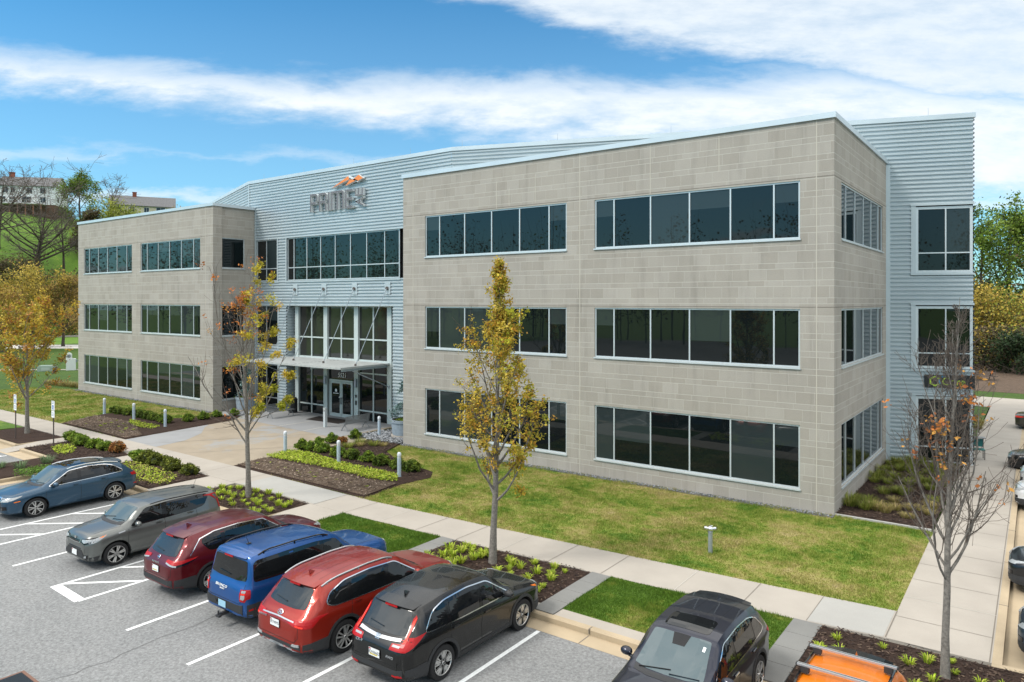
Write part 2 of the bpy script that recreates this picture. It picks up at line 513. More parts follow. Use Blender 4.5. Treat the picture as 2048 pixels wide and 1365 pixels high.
mask, hz, n1o, n2o, bmask, over = world_clouds()
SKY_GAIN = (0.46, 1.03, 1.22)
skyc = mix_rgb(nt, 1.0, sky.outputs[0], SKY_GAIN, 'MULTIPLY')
skyc = mix_rgb(nt, hz, skyc, (5.2, 6.6, 7.4))
tx = math_n(nt, 'ADD', math_n(nt, 'MULTIPLY', n1o, 0.6), math_n(nt, 'MULTIPLY', n2o, 0.4))
cl = ramp(nt, tx, [(0.33, (5.3, 6.2, 7.0)), (0.52, (6.9, 7.3, 7.6)), (0.7, (7.4, 7.6, 7.7))])
cl = mix_rgb(nt, math_n(nt, 'MULTIPLY', bmask, 0.55), cl, (5.7, 6.4, 7.0))
vis = mix_rgb(nt, mask, skyc, cl)
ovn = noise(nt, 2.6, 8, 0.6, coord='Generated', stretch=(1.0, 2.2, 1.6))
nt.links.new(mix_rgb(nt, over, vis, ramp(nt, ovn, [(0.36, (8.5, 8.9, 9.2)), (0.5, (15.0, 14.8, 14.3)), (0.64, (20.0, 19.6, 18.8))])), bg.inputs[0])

sun_d = bpy.data.lights.new('sun', 'SUN'); sun = bpy.data.objects.new('sun', sun_d); COL.objects.link(sun)
sun_d.energy = 2.0; sun_d.angle = R(13); sun_d.color = (1.0, 0.95, 0.88)
sv = Vector((math.sin(SUN_AZ) * math.cos(SUN_EL), math.cos(SUN_AZ) * math.cos(SUN_EL), math.sin(SUN_EL)))
sun.rotation_euler = sv.to_track_quat('Z', 'Y').to_euler()
sun.location = (20, 40, 60)
SC.view_settings.view_transform = 'Standard'; SC.view_settings.look = 'None'
SC.view_settings.exposure = 0.45; SC.view_settings.gamma = 1.0
SC.render.engine = 'CYCLES'
SC.cycles.max_bounces = 5; SC.cycles.diffuse_bounces = 2; SC.cycles.glossy_bounces = 3
SC.cycles.transmission_bounces = 2; SC.cycles.transparent_max_bounces = 4
SC.cycles.use_denoising = True
# ================================================================== OFFICE BUILDING
bld = thing('office_building', 'three storey office building of tan block wings and ribbed grey metal centre', 'building', (-27, 31, 0))
BO = Vector((-27, 31, 0))
def bpart(mb, name, mats, parent=None, smooth=None):
    o = mb.build(name, mats, None, smooth)
    o.parent = bld if parent is None else parent
    if parent is None: o.matrix_parent_inverse = Matrix.Translation(-BO)
    return o

def wall_holes(mb, o, u, n, L, z0, z1, holes, depth=0.14, m=0, s0=0.0):
    """wall from o along u (outward normal n) with window openings and their reveals; UV in metres"""
    o, u, n = Vector(o), Vector(u), Vector(n)
    xs = sorted({0.0, L} | {h[0] for h in holes} | {h[1] for h in holes})
    zs = sorted({z0, z1} | {h[2] for h in holes} | {h[3] for h in holes})
    P = lambda s, z, d=0.0: tuple(o + u * s - n * d + Vector((0, 0, z)))
    for a, b in zip(xs, xs[1:]):
        for c, d in zip(zs, zs[1:]):
            if any(h[0] - 1e-6 <= a and b <= h[1] + 1e-6 and h[2] - 1e-6 <= c and d <= h[3] + 1e-6 for h in holes): continue
            mb.quad(P(a, c), P(b, c), P(b, d), P(a, d), m, [(s0 + a, c), (s0 + b, c), (s0 + b, d), (s0 + a, d)])
    for a, b, c, d in holes:
        for p, q in (((a, c), (b, c)), ((b, c), (b, d)), ((b, d), (a, d)), ((a, d), (a, c))):
            mb.quad(P(*p), P(*q), P(*q, depth), P(*p, depth), m, [(s0 + p[0], p[1]), (s0 + q[0], q[1]), (s0 + q[0], q[1] + .1), (s0 + p[0], p[1] + .1)])

wrng = random.Random(11)
def window(o, u, n, a, b, z0, z1, mull=(), transom=(), fr=0.062, mw=0.055, rec=0.07, shade_p=0.45, parent=None, sill=True, gl='glass', name='window', mat_f='alu', drop=None):
    """one punched window: aluminium frame with mullions (the part), its panes of glass and its sill (sub-parts)"""
    o, u, n = Vector(o), Vector(u), Vector(n)
    Z = Vector((0, 0, 1))
    fb = MB()
    dn = 0.05
    def bar(s0, s1, c0, c1, push=0.0, dd=dn):
        c = o + u * ((s0 + s1) / 2) + Z * ((c0 + c1) / 2) - n * (rec - push)
        fb.obox(c, u, Z, n, s1 - s0, c1 - c0, dd)
    bar(a, b, z0, z0 + fr); bar(a, b, z1 - fr, z1)
    bar(a, a + fr, z0 + fr, z1 - fr); bar(b - fr, b, z0 + fr, z1 - fr)
    for s in mull: bar(s - mw / 2, s + mw / 2, z0 + fr, z1 - fr, 0.004)
    for t in transom: bar(a + fr, b - fr, t - mw / 2, t + mw / 2, 0.0, dn - 0.004)
    f = bpart(fb, name, M[mat_f], parent)
    g = MB()
    ss = [a + fr * 0.5] + list(mull) + [b - fr * 0.5]
    zz = [z0 + fr * 0.5] + list(transom) + [z1 - fr * 0.5]
    for s0, s1 in zip(ss, ss[1:]):
        sh = wrng.random() < shade_p
        k = drop if drop else wrng.choice((0.35, 0.6, 1.0, 1.0))
        ta, tb = (wrng.uniform(-1, 1) * 0.0035 for _ in range(2))
        for i, (c0, c1) in enumerate(zip(zz, zz[1:])):
            def pt(s, z): return tuple(o + u * s + Z * z - n * (rec + 0.008 + ta * (s - s0) + tb * (z - c0)))
            top = (i == len(zz) - 2)
            if sh and top and k < 1:
                zm = c1 - (c1 - c0) * k
                g.quad(pt(s0, c0), pt(s1, c0), pt(s1, zm), pt(s0, zm), 0)
                g.quad(pt(s0, zm), pt(s1, zm), pt(s1, c1), pt(s0, c1), 1)
            else:
                g.quad(pt(s0, c0), pt(s1, c0), pt(s1, c1), pt(s0, c1), 1 if (sh and top) else 0)
    go = g.build('pane', [M[gl], M['shade']], f)
    if sill:
        sb = MB(); c = o + u * ((a + b) / 2) + Z * (z0 - 0.028) + n * 0.022
        sb.obox(c, u, Z, n, b - a + 0.06, 0.055, 0.06)
        sb.build('sill', M['alu'], f)
    return f

def rib_wall(mb, o, u, n, L, z0, z1, pitch=0.2, d=0.058, m=0):
    """horizontal box ribs, real relief"""
    o, u, n = Vector(o), Vector(u), Vector(n)
    prof = []
    k0 = math.floor(z0 / pitch)
    z = k0 * pitch
    while z < z1 + pitch:
        for t, e in ((0.0, 0.0), (0.066, 0.0), (0.082, d), (0.148, d), (0.182, 0.0)):
            prof.append((z + t, e))
        z += pitch
    def at(zq):
        for (a, e), (b, f) in zip(prof, prof[1:]):
            if a <= zq <= b: return e + (f - e) * (zq - a) / max(1e-9, b - a)
        return 0
    pr = [(z0, at(z0))] + [p for p in prof if z0 + 1e-4 < p[0] < z1 - 1e-4] + [(z1, at(z1))]
    for (a, e), (b, f) in zip(pr, pr[1:]):
        p = o + Vector((0, 0, a)) + n * e; q = o + Vector((0, 0, b)) + n * f
        mb.quad(tuple(p), tuple(p + u * L), tuple(q + u * L), tuple(q), m)
    return mb

YF = 27.1
GZ, SZ, TZ = (0.75, 3.08), (5.16, 7.30), (9.86, 11.97)
PANES_B = [-14.604, -12.912, -11.223, -9.567, -7.93]
PANES_A = [-24.598, -22.934, -21.236, -19.573, -17.922]
def panes(a, b): # narrow lights at both ends of four wide ones
    w_ = (b - a) / 5.14
    return [a + w_ * 0.57 + w_ * k for k in range(5)]

# ---- right block
X0, X1 = -27.15, -5.83
H14 = 14.08
wb = MB()
front_h = []
for a, b in ((-25.57, -16.96), (-15.53, -6.99)):
    for z in (GZ, SZ, TZ): front_h.append((a - X0, b - X0, z[0], z[1]))
wall_holes(wb, (X0, YF, 0), (1, 0, 0), (0, -1, 0), X1 - X0, -0.3, H14, front_h)
side_h = [(28.25 - YF, 36.9 - YF, z[0], z[1]) for z in (GZ, SZ, TZ)]
wall_holes(wb, (X1, YF, 0), (0, 1, 0), (1, 0, 0), 10.72, -0.3, H14, side_h, s0=21.3)
wall_holes(wb, (X0, 31.2, 0), (0, -1, 0), (-1, 0, 0), 31.2 - YF, -0.3, H14, [], s0=-4.1)
right_block = bpart(wb, 'block_wall', M['block'])
for z in (GZ, SZ, TZ):
    window((0, YF, 0), (1, 0, 0), (0, -1, 0), -25.57, -16.96, z[0], z[1], PANES_A)
    window((0, YF, 0), (1, 0, 0), (0, -1, 0), -15.53, -6.99, z[0], z[1], PANES_B)
    window((X1, 0, 0), (0, 1, 0), (1, 0, 0), 28.25, 36.9, z[0], z[1], panes(28.25, 36.9), shade_p=0.0)
# ---- left block
XL0, XL1 = -65.88, -45.27
wb = MB()
lh = []
for a, b in ((-64.8, -56.55), (-55.2, -46.87)):
    for z in (GZ, SZ, TZ): lh.append((a - XL0, b - XL0, z[0], z[1]))
wall_holes(wb, (XL0, YF, 0), (1, 0, 0), (0, -1, 0), XL1 - XL0, -0.3, H14, lh)
wall_holes(wb, (XL1, YF, 0), (0, 1, 0), (1, 0, 0), 0.68, -0.3, H14, [], s0=20.6)
wall_holes(wb, (XL1, YF + 0.68, 0), (-1, 0, 0), (0, 1, 0), 0.10, -0.3, H14, [], s0=21.3)
lrh = [(0.02, 1.8, z[0], z[1]) for z in (GZ, SZ, TZ)]
wall_holes(wb, (XL1 - 0.10, YF + 0.68, 0), (0, 1, 0), (1, 0, 0), 2.62, -0.3, H14, lrh, s0=21.3)
wall_holes(wb, (XL0, 40, 0), (0, -1, 0), (-1, 0, 0), 40 - YF, -0.3, H14, [], s0=-12.9)
bpart(wb, 'block_wall', M['block'])
for z in (GZ, SZ, TZ):
    for a, b in ((-64.8, -56.55), (-55.2, -46.87)):
        window((0, YF, 0), (1, 0, 0), (0, -1, 0), a, b, z[0], z[1], panes(a, b))
    window((XL1 - 0.10, YF + 0.68, 0), (0, 1, 0), (1, 0, 0), 0.02, 1.8, z[0], z[1], (), shade_p=0.1)
# joints in the masonry: pale control joints and the dark shelf joint over the upper windows
for x in (-26.42, -16.27, -6.42, -55.88, -46.2):
    jb = MB(); jb.box(x - 0.016, x + 0.016, YF - 0.006, YF + 0.01, 0.0, H14); bpart(jb, 'control_joint', M['caulk'])
for x, a, b in ((-20.9, 12.0, 13.3), (-20.15, 12.1, 12.9), (-18.65, 12.1, 13.4), (-12.9, 12.0, 14.0), (-10.0, 12.6, 14.0)):
    jb = MB(); jb.box(x - 0.013, x + 0.013, YF - 0.005, YF + 0.01, a, b); bpart(jb, 'caulked_crack', M['caulk'])
for z in (12.035, 7.36):
    for a, b in ((-27.15, -5.83), (XL0, XL1)):
        sj = MB(); sj.box(a, b, YF - 0.0035, YF + 0.01, z, z + 0.02); bpart(sj, 'shelf_joint', M['dark_shelf_joint'])
    sj = MB(); sj.box(X1 - 0.01, X1 + 0.0035, YF, 37.8, z, z + 0.02); bpart(sj, 'shelf_joint', M['dark_shelf_joint'])

# ---- metal centre and its two swept wings
YC, BL, BR, ZT = 30.4, -46.05, -26.6, 16.02
WD = Vector((0.9417, 0.3363, 0)).normalized(); WN = Vector((WD.y, -WD.x, 0))     # right wing
LD = Vector((0.9417, -0.3363, 0)).normalized(); LN = Vector((LD.y, -LD.x, 0))   # left wing
WL = 25.65
LO = Vector((BL, YC, 0)) - LD * WL
mb = MB()
rib_wall(mb, LO, LD, LN, WL, 0, ZT)
Wn, Wu = Vector((0, -1, 0)), Vector((1, 0, 0))
def rib(a, b, z0, z1, y=YC): rib_wall(mb, (a, y, 0), Wu, Wn, b - a, z0, z1)
rib(BL, BR, 12.0, ZT); rib(-42.62, -41.72, 8.96, 12.0); rib(XL1, BR, 7.36, 8.96)
rib(-42.57, -41.66, -0.05, 7.36)                         # pier left of the glazed entry
rib(XL1, -42.57, 3.16, 4.46)
rib_wall(mb, (-41.66, YC, 0), (0, 1, 0), (1, 0, 0), 0.62, -0.05, 7.36)   # its return
rib_wall(mb, (-31.3, 31.0, 0), (0, -1, 0), (-1, 0, 0), 0.6, -0.05, 7.36)
rib(-31.3, X0, -0.05, 7.36)
# right wing: plain above, pier beside the windows, strips between storeys
PW = Vector((BR, YC, 0))
tA = (-4.86 - BR) / WD.x; tB = WL
rib_wall(mb, PW, WD, WN, WL, 12.06, ZT)
rib_wall(mb, PW + WD * 20, WD, WN, tA - 20, -0.05, 12.06)
for z0, z1 in ((7.42, 8.9), (3.2, 4.42)): rib_wall(mb, PW + WD * tA, WD, WN, tB - tA, z0, z1)
ND = Vector((-WD.y, WD.x, 0))
rib_wall(mb, PW + WD * WL, ND, WD, 14, -0.05, ZT)
LB = LO + Vector((-LD.y, LD.x, 0)) * 14 * 1.0
bpart(mb, 'metal_cladding', M['metal'])
# flat trims round the cladding
tb = MB(); Z3 = Vector((0, 0, 1))
def wtrim(a, b, z0, z1, d=0.06, push=0.02):
    tb.obox(PW + WD * ((a + b) / 2) + Z3 * ((z0 + z1) / 2) + WN * push, WD, Z3, WN, b - a, z1 - z0, d)
for z0, z1 in ((8.9, 12.06), (4.42, 7.42), (-0.05, 3.2)):
    wtrim(tA, tA + 0.2, z0, z1, 0.09, 0.02)
    wtrim(tA - 0.02, tB + 0.03, z1 - 0.02, z1 + 0.07, 0.12, 0.03)
for z in (8.86, 4.38): wtrim(tA - 0.02, tB + 0.05, z - 0.06, z + 0.02, 0.14, 0.04)
wtrim(21.95, 22.2, 0, 14.0, 0.12, 0.04)
tb.box(XL1 - 0.03, XL1 + 0.09, YC - 0.07, YC + 0.02, -0.05, 14.2)
tb.box(BL - 0.06, BL + 0.06, YC - 0.052, YC + 0.02, 14.2, ZT)
for z in (12.0, 7.36): tb.box(XL1, X0, YC - 0.06, YC + 0.03, z - 0.09, z + 0.02)
for a, b in ((-45.5, -42.62), (-41.72, -30.72)): tb.box(a - 0.04, b + 0.06, YC - 0.075, YC + 0.02, 8.86, 8.96)
tb.box(-42.7, -42.6, YC - 0.062, YC + 0.03, 8.96, 12.0); tb.box(-41.74, -41.64, YC - 0.062, YC + 0.03, 8.96, 12.0)
tb.box(-42.62, -42.52, YC - 0.062, YC + 0.03, -0.02, 7.3)
bpart(tb, 'corner_trim', M['trim'])
# windows of the metal parts
window((0, YC, 0), Wu, Wn, -45.18, -42.70, 8.98, 11.9, [-44.05], [9.86], shade_p=0.6, sill=False)
bm_ = [-40.93, -39.55, -38.12, -36.66, -35.19, -33.68, -32.08]
window((0, YC, 0), Wu, Wn, -41.62, -30.80, 8.98, 11.9, bm_, [9.86], shade_p=0.3, sill=False)
window((0, YC, 0), Wu, Wn, -45.18, -42.62, 4.48, 7.27, [-44.05], [5.2], shade_p=0.8, sill=False, drop=0.5)
window((0, YC, 0), Wu, Wn, -45.18, -42.62, 0.1, 3.14, [-44.05], [0.8], shade_p=0.2, sill=False)
for z0, z1, t, sp in ((8.9, 11.99, 9.83, 0.9), (4.44, 7.35, 5.16, 0.0), (0.02, 3.14, 0.8, 0.0)):
    window(PW, WD, WN, tA + 0.2, tB - 0.01, z0, z1, [tA + 0.2 + (tB - tA - 0.2) * 0.53], [t], rec=0.02, fr=0.12, shade_p=sp, sill=False, drop=1.0)
# ---- glazed two-storey entry, set back
YG = 31.0
ent = MB()
posts = [(-41.17), (-38.13), (-35.12), (-32.1)]
for x in posts: ent.box(x - 0.19, x + 0.19, YG - 0.16, YG + 0.1, -0.02, 7.3)
ent.box(-41.66, -31.3, YG - 0.1, YG + 0.1, 3.52, 3.86)
ent.box(-41.66, -31.3, YG - 0.08, YG + 0.1, 7.2, 7.36)
bpart(ent, 'entry_post', M['post'])
up = MB(); gl = MB()
def bay(a, b, z0, z1, mull, trans, glm=0):
    for x in mull: up.box(x - 0.045, x + 0.045, YG - 0.06, YG + 0.04, z0, z1)
    for t in trans: up.box(a, b, YG - 0.055, YG + 0.04, t - 0.045, t + 0.045)
    xs = [a] + list(mull) + [b]; zs = [z0] + list(trans) + [z1]
    for p, q in zip(xs, xs[1:]):
        for c, d in zip(zs, zs[1:]):
            e = wrng.uniform(-0.004, 0.004)
            gl.quad((p, YG + e, c), (q, YG - e, c), (q, YG - e + 0.003, d), (p, YG + e + 0.003, d), glm)
for a, b, ml in ((-41.66, -41.36, []), (-40.98, -38.32, [-39.69]), (-37.94, -35.31, [-36.66]), (-34.93, -32.29, [-33.63]), (-31.91, -31.3, [])):
    bay(a, b, 3.86, 7.2, ml, [5.14], 1)
for a, b, ml in ((-41.66, -41.36, []), (-40.98, -38.32, [-39.69]), (-34.93, -32.29, [-33.63]), (-31.91, -31.3, [])):
    bay(a, b, 0.0, 3.52, ml, [0.62] + ([3.0] if a > -35 else []))
bay(-37.94, -37.72, 0.0, 3.52, [], []); bay(-35.6, -35.31, 0.0, 3.52, [], []); bay(-37.72, -35.6, 2.42, 3.52, [], [])
ew = bpart(up, 'entry_glazing_bars', M['post'])
gl.build('pane', [M['glass'], M['glass2']], ew)
# double door
db = MB()
for a, b in ((-37.72, -36.68), (-36.64, -35.6)):
    db.box(a, a + 0.11, YG - 0.07, YG + 0.02, 0.0, 2.3); db.box(b - 0.11, b, YG - 0.07, YG + 0.02, 0.0, 2.3)
    db.box(a + 0.11, b - 0.11, YG - 0.07, YG + 0.02, 2.2, 2.3); db.box(a + 0.11, b - 0.11, YG - 0.07, YG + 0.02, 0.0, 0.24)
db.box(-37.8, -35.52, YG - 0.09, YG + 0.02, 2.32, 2.44); db.box(-37.8, -37.73, YG - 0.09, YG + 0.02, 0, 2.32); db.box(-35.59, -35.52, YG - 0.09, YG + 0.02, 0, 2.32)
door = bpart(db, 'door', M['post'])
dg = MB()
for a, b in ((-37.61, -36.79), (-36.53, -35.71)): dg.quad((a, YG - 0.03, .24), (b, YG - 0.03, .24), (b, YG - 0.03, 2.2), (a, YG - 0.03, 2.2))
dg.build('pane', M['glass'], door)
dh = MB()
for x in (-36.73, -36.59): dh.box(x - 0.02, x + 0.02, YG - 0.13, YG - 0.1, 0.85, 1.3); dh.box(x - 0.02, x + 0.02, YG - 0.1, YG - 0.07, 0.9, 0.93); dh.box(x - 0.02, x + 0.02, YG - 0.1, YG - 0.07, 1.22, 1.25)
dh.build('handle', M['bench'], door)
dd = MB(); dd.lathe([(0.001, 0), (0.11, 0)], (-37.2, YG - 0.034, 1.72), 16, 0, 'y'); dd.box(-37.48, -36.95, YG - 0.036, YG - 0.032, 1.5, 1.55); dd.lathe([(0.001, 0), (0.05, 0)], (-36.87, YG - 0.034, 1.28), 12, 0, 'y')
dd.build('door_decal', M['white'], door)
for x in (-38.1, -35.1):
    wl = MB(); wl.box(x - 0.1, x + 0.1, YG - 0.26, YG - 0.16, 2.06, 2.62); wl.box(x - 0.065, x + 0.065, YG - 0.275, YG - 0.26, 2.14, 2.54, 1)
    bpart(wl, 'wall_lamp', [M['steel'], mat('lamp_lens', (0.45, 0.46, 0.55), 0.3)])
# wall intercom beside the door
for a, b in ((1.42, 1.6), (0.95, 1.22)):
    ic = MB(); ic.box(-35.17, -35.04, YG - 0.2, YG - 0.16, a, b); bpart(ic, 'door_intercom', M['dark'])
# ---- canopy
cb_ = MB()
CX0, CX1, CY0, CY1, CZ = -41.75, -32.05, 27.0, 30.9, 3.72
k = 30
for i in range(k):      # slatted deck
    y = CY0 + 0.1 + (CY1 - CY0 - 0.1) * i / k
    cb_.box(CX0 + 0.1, CX1 - 0.1, y, y + (CY1 - CY0) / k * 0.93, CZ, CZ + 0.03)
cb_.box(CX0, CX1, CY0, CY0 + 0.1, CZ - 0.06, CZ + 0.05); cb_.box(CX0, CX0 + 0.1, CY0 + 0.1, CY1, CZ - 0.06, CZ + 0.05); cb_.box(CX1 - 0.1, CX1, CY0 + 0.1, CY1, CZ - 0.06, CZ + 0.05)
can = bpart(cb_, 'canopy', mat('canopy_metal', (0.42, 0.44, 0.43), 0.5, 0.2, 0.5, 0.12, 3))
cbm = MB()
for x in (-40.9, -38.13, -35.12, -32.35): cbm.box(x - 0.06, x + 0.06, CY0 + 0.35, YG - 0.16, CZ - 0.22, CZ - 0.06)
cbm.box(CX0 + 0.3, CX1 - 0.25, CY0 + 1.0, CY0 + 1.1, CZ - 0.2, CZ - 0.06)
cbm.build('beam', M['trim'], can)
seam = MB()
for i in range(12):
    y = CY0 + 0.3 + i * 0.3; seam.box(-36.7, -36.64, y, y + 0.17, CZ + 0.031, CZ + 0.035)
seam.build('drain_slot', M['dark'], can)
for xt, xb, yb in ((-40.66, -41.3, 29.0), (-37.65, -38.7, 28.75), (-34.68, -35.55, 28.6), (-31.72, -32.5, 28.5)):
    pb = MB(); pb.box(xt - 0.24, xt + 0.24, YC - 0.075, YC + 0.02, 7.98, 8.74)
    pl = bpart(pb, 'anchor_plate', M['trim'])
    rb = MB(); rb.tube([(xt, YC - 0.12, 8.36), (xb, yb, CZ + 0.06)], 0.022, 6)
    rb.lathe([(0.03, -0.05), (0.11, -0.05), (0.11, 0.0), (0.03, 0.03)], (xt, YC - 0.1, 8.36), 10, 1, 'y', True)
    rb.lathe([(0.07, 0), (0.07, 0.1), (0.03, 0.13)], (xb, yb, CZ + 0.03), 8, 1, 'z', True)
    rb.build('tie_rod', [M['steel'], mat('rod_clevis', (0.12, 0.1, 0.09), 0.5, 0.4)], pl)
br = MB()
for x, s in ((-32.1, 1), (-41.17, -1)): br.tube([(x, YG - 0.18, 2.31), (x + s * 0.02, 27.9, 3.52)], 0.03, 6); br.sphere((x, YG - 0.2, 2.31), 0.07, 8, 6)
br.build('brace', M['steel'], can)
# ---- roofs, copings
rf = MB()
rf.prism([(X0, YF + 0.2), (X1 - 0.2, YF + 0.2), (X1 - 0.2, 37.6), (BR, YC), (X0, YC)], 13.4, 13.75)
rf.prism([(XL0 + 0.2, YF + 0.2), (XL1 - 0.3, YF + 0.2), (XL1 - 0.3, YC), (BL, YC), (XL0 + 0.2, 37.3)], 13.4, 13.75)
e = PW + WD * WL
eb = e + ND * 14; lb = LO + Vector((LD.y * -1, LD.x, 0)) * 14
rf.prism([(LO.x, LO.y + 0.1), (BL, YC + 0.1), (BR, YC + 0.1), (e.x - 0.1, e.y + 0.05), (eb.x, eb.y), (lb.x, lb.y)], 15.3, 15.7)
bpart(rf, 'roof', M['roof'])
cp = MB()
def coping(pts, z, hgt=0.2, out=0.07, closed=False):
    """metal cap along a wall line; pts run so that the outside is on the right"""
    Q = [Vector((p[0], p[1], 0)) for p in pts]
    offs = []
    for i, p in enumerate(Q):
        d0 = (Q[i] - Q[i - 1]).normalized() if i else (Q[1] - Q[0]).normalized()
        d1 = (Q[i + 1] - Q[i]).normalized() if i < len(Q) - 1 else d0
        n0 = Vector((d0.y, -d0.x, 0)); n1 = Vector((d1.y, -d1.x, 0))
        b = (n0 + n1).normalized(); offs.append(b / max(0.3, b.dot(n1)))
    for i in range(len(Q) - 1):
        a, b = Q[i], Q[i + 1]; oa, ob = offs[i], offs[i + 1]
        A0, B0 = a + oa * out, b + ob * out; A1, B1 = a - oa * 0.32, b - ob * 0.32
        v = [(p.x, p.y, zz) for zz in (z, z + hgt) for p in (A0, B0, B1, A1)]
        cp.add(v, [(0, 1, 5, 4), (4, 5, 6, 7), (2, 3, 7, 6), (0, 3, 2, 1)] + ([(3, 0, 4, 7)] if i == 0 else []) + ([(1, 2, 6, 5)] if i == len(Q) - 2 else []))
coping([(X0, 30.33), (X0, YF), (X1, YF), (X1, 37.73)], 14.08)
coping([(XL0, 37.4), (XL0, YF), (XL1, YF), (XL1, YC - 0.08)], 14.08)
coping([(lb.x, lb.y), (LO.x, LO.y), (BL, YC), (BR, YC), (e.x, e.y), (eb.x, eb.y)], ZT, 0.22, 0.09)
bpart(cp, 'coping', M['coping'])
for t in (0.5, 6, 12, 18.5, 23.8):
    p = PW + WD * t; lr = MB(); lr.tube([(p.x, p.y + 0.15, ZT + 0.2), (p.x, p.y + 0.15, ZT + 0.62)], [0.012, 0.006], 5); bpart(lr, 'lightning_rod', M['steel'])
for x in (-44.5, -40, -35, -30):
    lr = MB(); lr.tube([(x, YC + 0.15, ZT + 0.2), (x, YC + 0.15, ZT + 0.62)], [0.012, 0.006], 5); bpart(lr, 'lightning_rod', M['steel'])
# dark blanks behind everything so that no daylight shows through the shell
bk = MB(); bk.prism([(LO.x, LO.y + 0.3), (BL, YC + 0.3), (-41.8, YC + 0.3), (-41.8, YG + 0.15), (-31.2, YG + 0.15), (-31.2, YC + 0.3), (BR, YC + 0.3), (e.x - 0.2, e.y + 0.3), (eb.x - .2, eb.y), (lb.x + .2, lb.y)], 0, 15.2)
bk.box(X0 + 0.3, X1 - 0.3, YF + 0.3, 30.6, 0, 13.3); bk.box(XL0 + 0.3, XL1 - 0.5, YF + 0.3, 30.5, 0, 13.3)
bk.prism([(BR, 30.6), (X1 - 0.3, 30.6), (X1 - 0.3, 37.4)], 0, 13.3); bk.prism([(XL0 + 0.3, 30.5), (BL, 30.5), (XL0 + 0.3, 37)], 0, 13.3)
bpart(bk, 'inner_core', M['dark'])

# ------------------------------------------------------------------ signs on the building
def text_mesh(name, body, size, mats, parent=None, extrude=0.01, align='CENTER', mtx=None, shear=0.0, width=1.0):
    c = bpy.data.curves.new(name, 'FONT'); c.body = body; c.size = size; c.extrude = extrude
    c.align_x = align; c.align_y = 'CENTER'; c.shear = shear; c.resolution_u = 3
    t = bpy.data.objects.new(name, c); COL.objects.link(t)
    bpy.context.view_layer.update()
    me = bpy.data.meshes.new_from_object(t.evaluated_get(bpy.context.evaluated_depsgraph_get()))
    bpy.data.objects.remove(t); bpy.data.curves.remove(c)
    me.name = name
    if width != 1.0: me.transform(Matrix.Diagonal((width, 1, 1, 1)))
    if mtx is not None: me.transform(mtx)
    me.materials.clear()
    for m_ in (mats if isinstance(mats, (list, tuple)) else [mats]): me.materials.append(m_)
    o = bpy.data.objects.new(name, me); COL.objects.link(o)
    if parent is not None: o.parent = parent
    return o

def face_mtx(o, u, n):
    """text matrix: x along u, y up, z along n"""
    u, n = Vector(u), Vector(n)
    return Matrix.Translation(Vector(o)) @ Matrix((( u.x, 0, n.x, 0), (u.y, 0, n.y, 0), (0, 1, n.z, 0), (0, 0, 0, 1)))

M['sign_face'] = mat('sign_face', (0.13, 0.125, 0.135), 0.5)
M['sign_edge'] = mat('sign_edge', (0.62, 0.65, 0.66), 0.4)
M['sign_orange'] = mat('sign_orange', (0.72, 0.22, 0.05), 0.5)
sg = thing('building_sign', 'raised letters PRIME AE below an orange peak on the ribbed metal wall', 'sign', (-36.2, YC, 13.43))
SGO = Vector((-36.2, YC, 13.43))
def spart(mb, name, mats):
    o = mb.build(name, mats, sg); o.matrix_parent_inverse = Matrix.Translation(-SGO); return o
def channel(polys, name, face=M['sign_face'], back=YC - 0.08, frontv=YC - 0.27, rim=0.006):
    """channel letter: pale returns, coloured face inset inside a pale rim; polys are convex outlines in (x, z)"""
    b = MB()
    for pl in polys:
        n = len(pl)
        v = [(x, frontv, z) for x, z in pl] + [(x, back, z) for x, z in pl]
        b.add(v, [tuple(range(n))] + [(i, (i + 1) % n, n + (i + 1) % n, n + i) for i in range(n)], 0)
        cx = sum(p[0] for p in pl) / n; cz = sum(p[1] for p in pl) / n
        q = []
        for i in range(n):      # inset outline
            p0, p1, p2 = (Vector((*pl[j % n], 0)) for j in (i - 1, i, i + 1))
            d0 = (p1 - p0).normalized(); d1 = (p2 - p1).normalized()
            n0 = Vector((-d0.y, d0.x, 0)); n1 = Vector((-d1.y, d1.x, 0))
            if n0.dot(Vector((cx, cz, 0)) - p1) < 0: n0 = -n0
            if n1.dot(Vector((cx, cz, 0)) - p1) < 0: n1 = -n1
            bb = (n0 + n1).normalized(); q.append(p1 + bb * (rim / max(0.35, bb.dot(n1))))
        b.add([(p.x, frontv - 0.004, p.y) for p in q], [tuple(range(n))], 1)
    return spart(b, name, [M['sign_edge'], face])
def rc(a, b, c, d): return [(a, c), (b, c), (b, d), (a, d)]
zb, zt_, st_ = 13.44, 14.63, 0.13
mid = (zb + zt_) / 2
x = -38.81
channel([rc(x, x + st_, zb, zt_), rc(x + st_, x + 0.6, zt_ - st_, zt_), [(x + 0.6, zt_ - st_ - 0.45), (x + 0.76, zt_ - st_ - 0.35), (x + 0.76, zt_ - 0.12), (x + 0.6, zt_)], rc(x + st_, x + 0.6, mid - 0.1, mid + 0.06)], 'letter')
x = -37.9
channel([rc(x, x + st_, zb, zt_), rc(x + st_, x + 0.62, zt_ - st_, zt_), [(x + 0.62, zt_ - st_ - 0.42), (x + 0.78, zt_ - st_ - 0.35), (x + 0.78, zt_ - 0.12), (x + 0.62, zt_)], rc(x + st_, x + 0.66, mid - 0.08, mid + 0.08), [(x + 0.58, mid - 0.08), (x + 0.76, mid - 0.14), (x + 0.8, zb), (x + 0.64, zb)]], 'letter')
x = -36.97
channel([rc(x, x + st_, zb, zt_)], 'letter')
x = -36.66
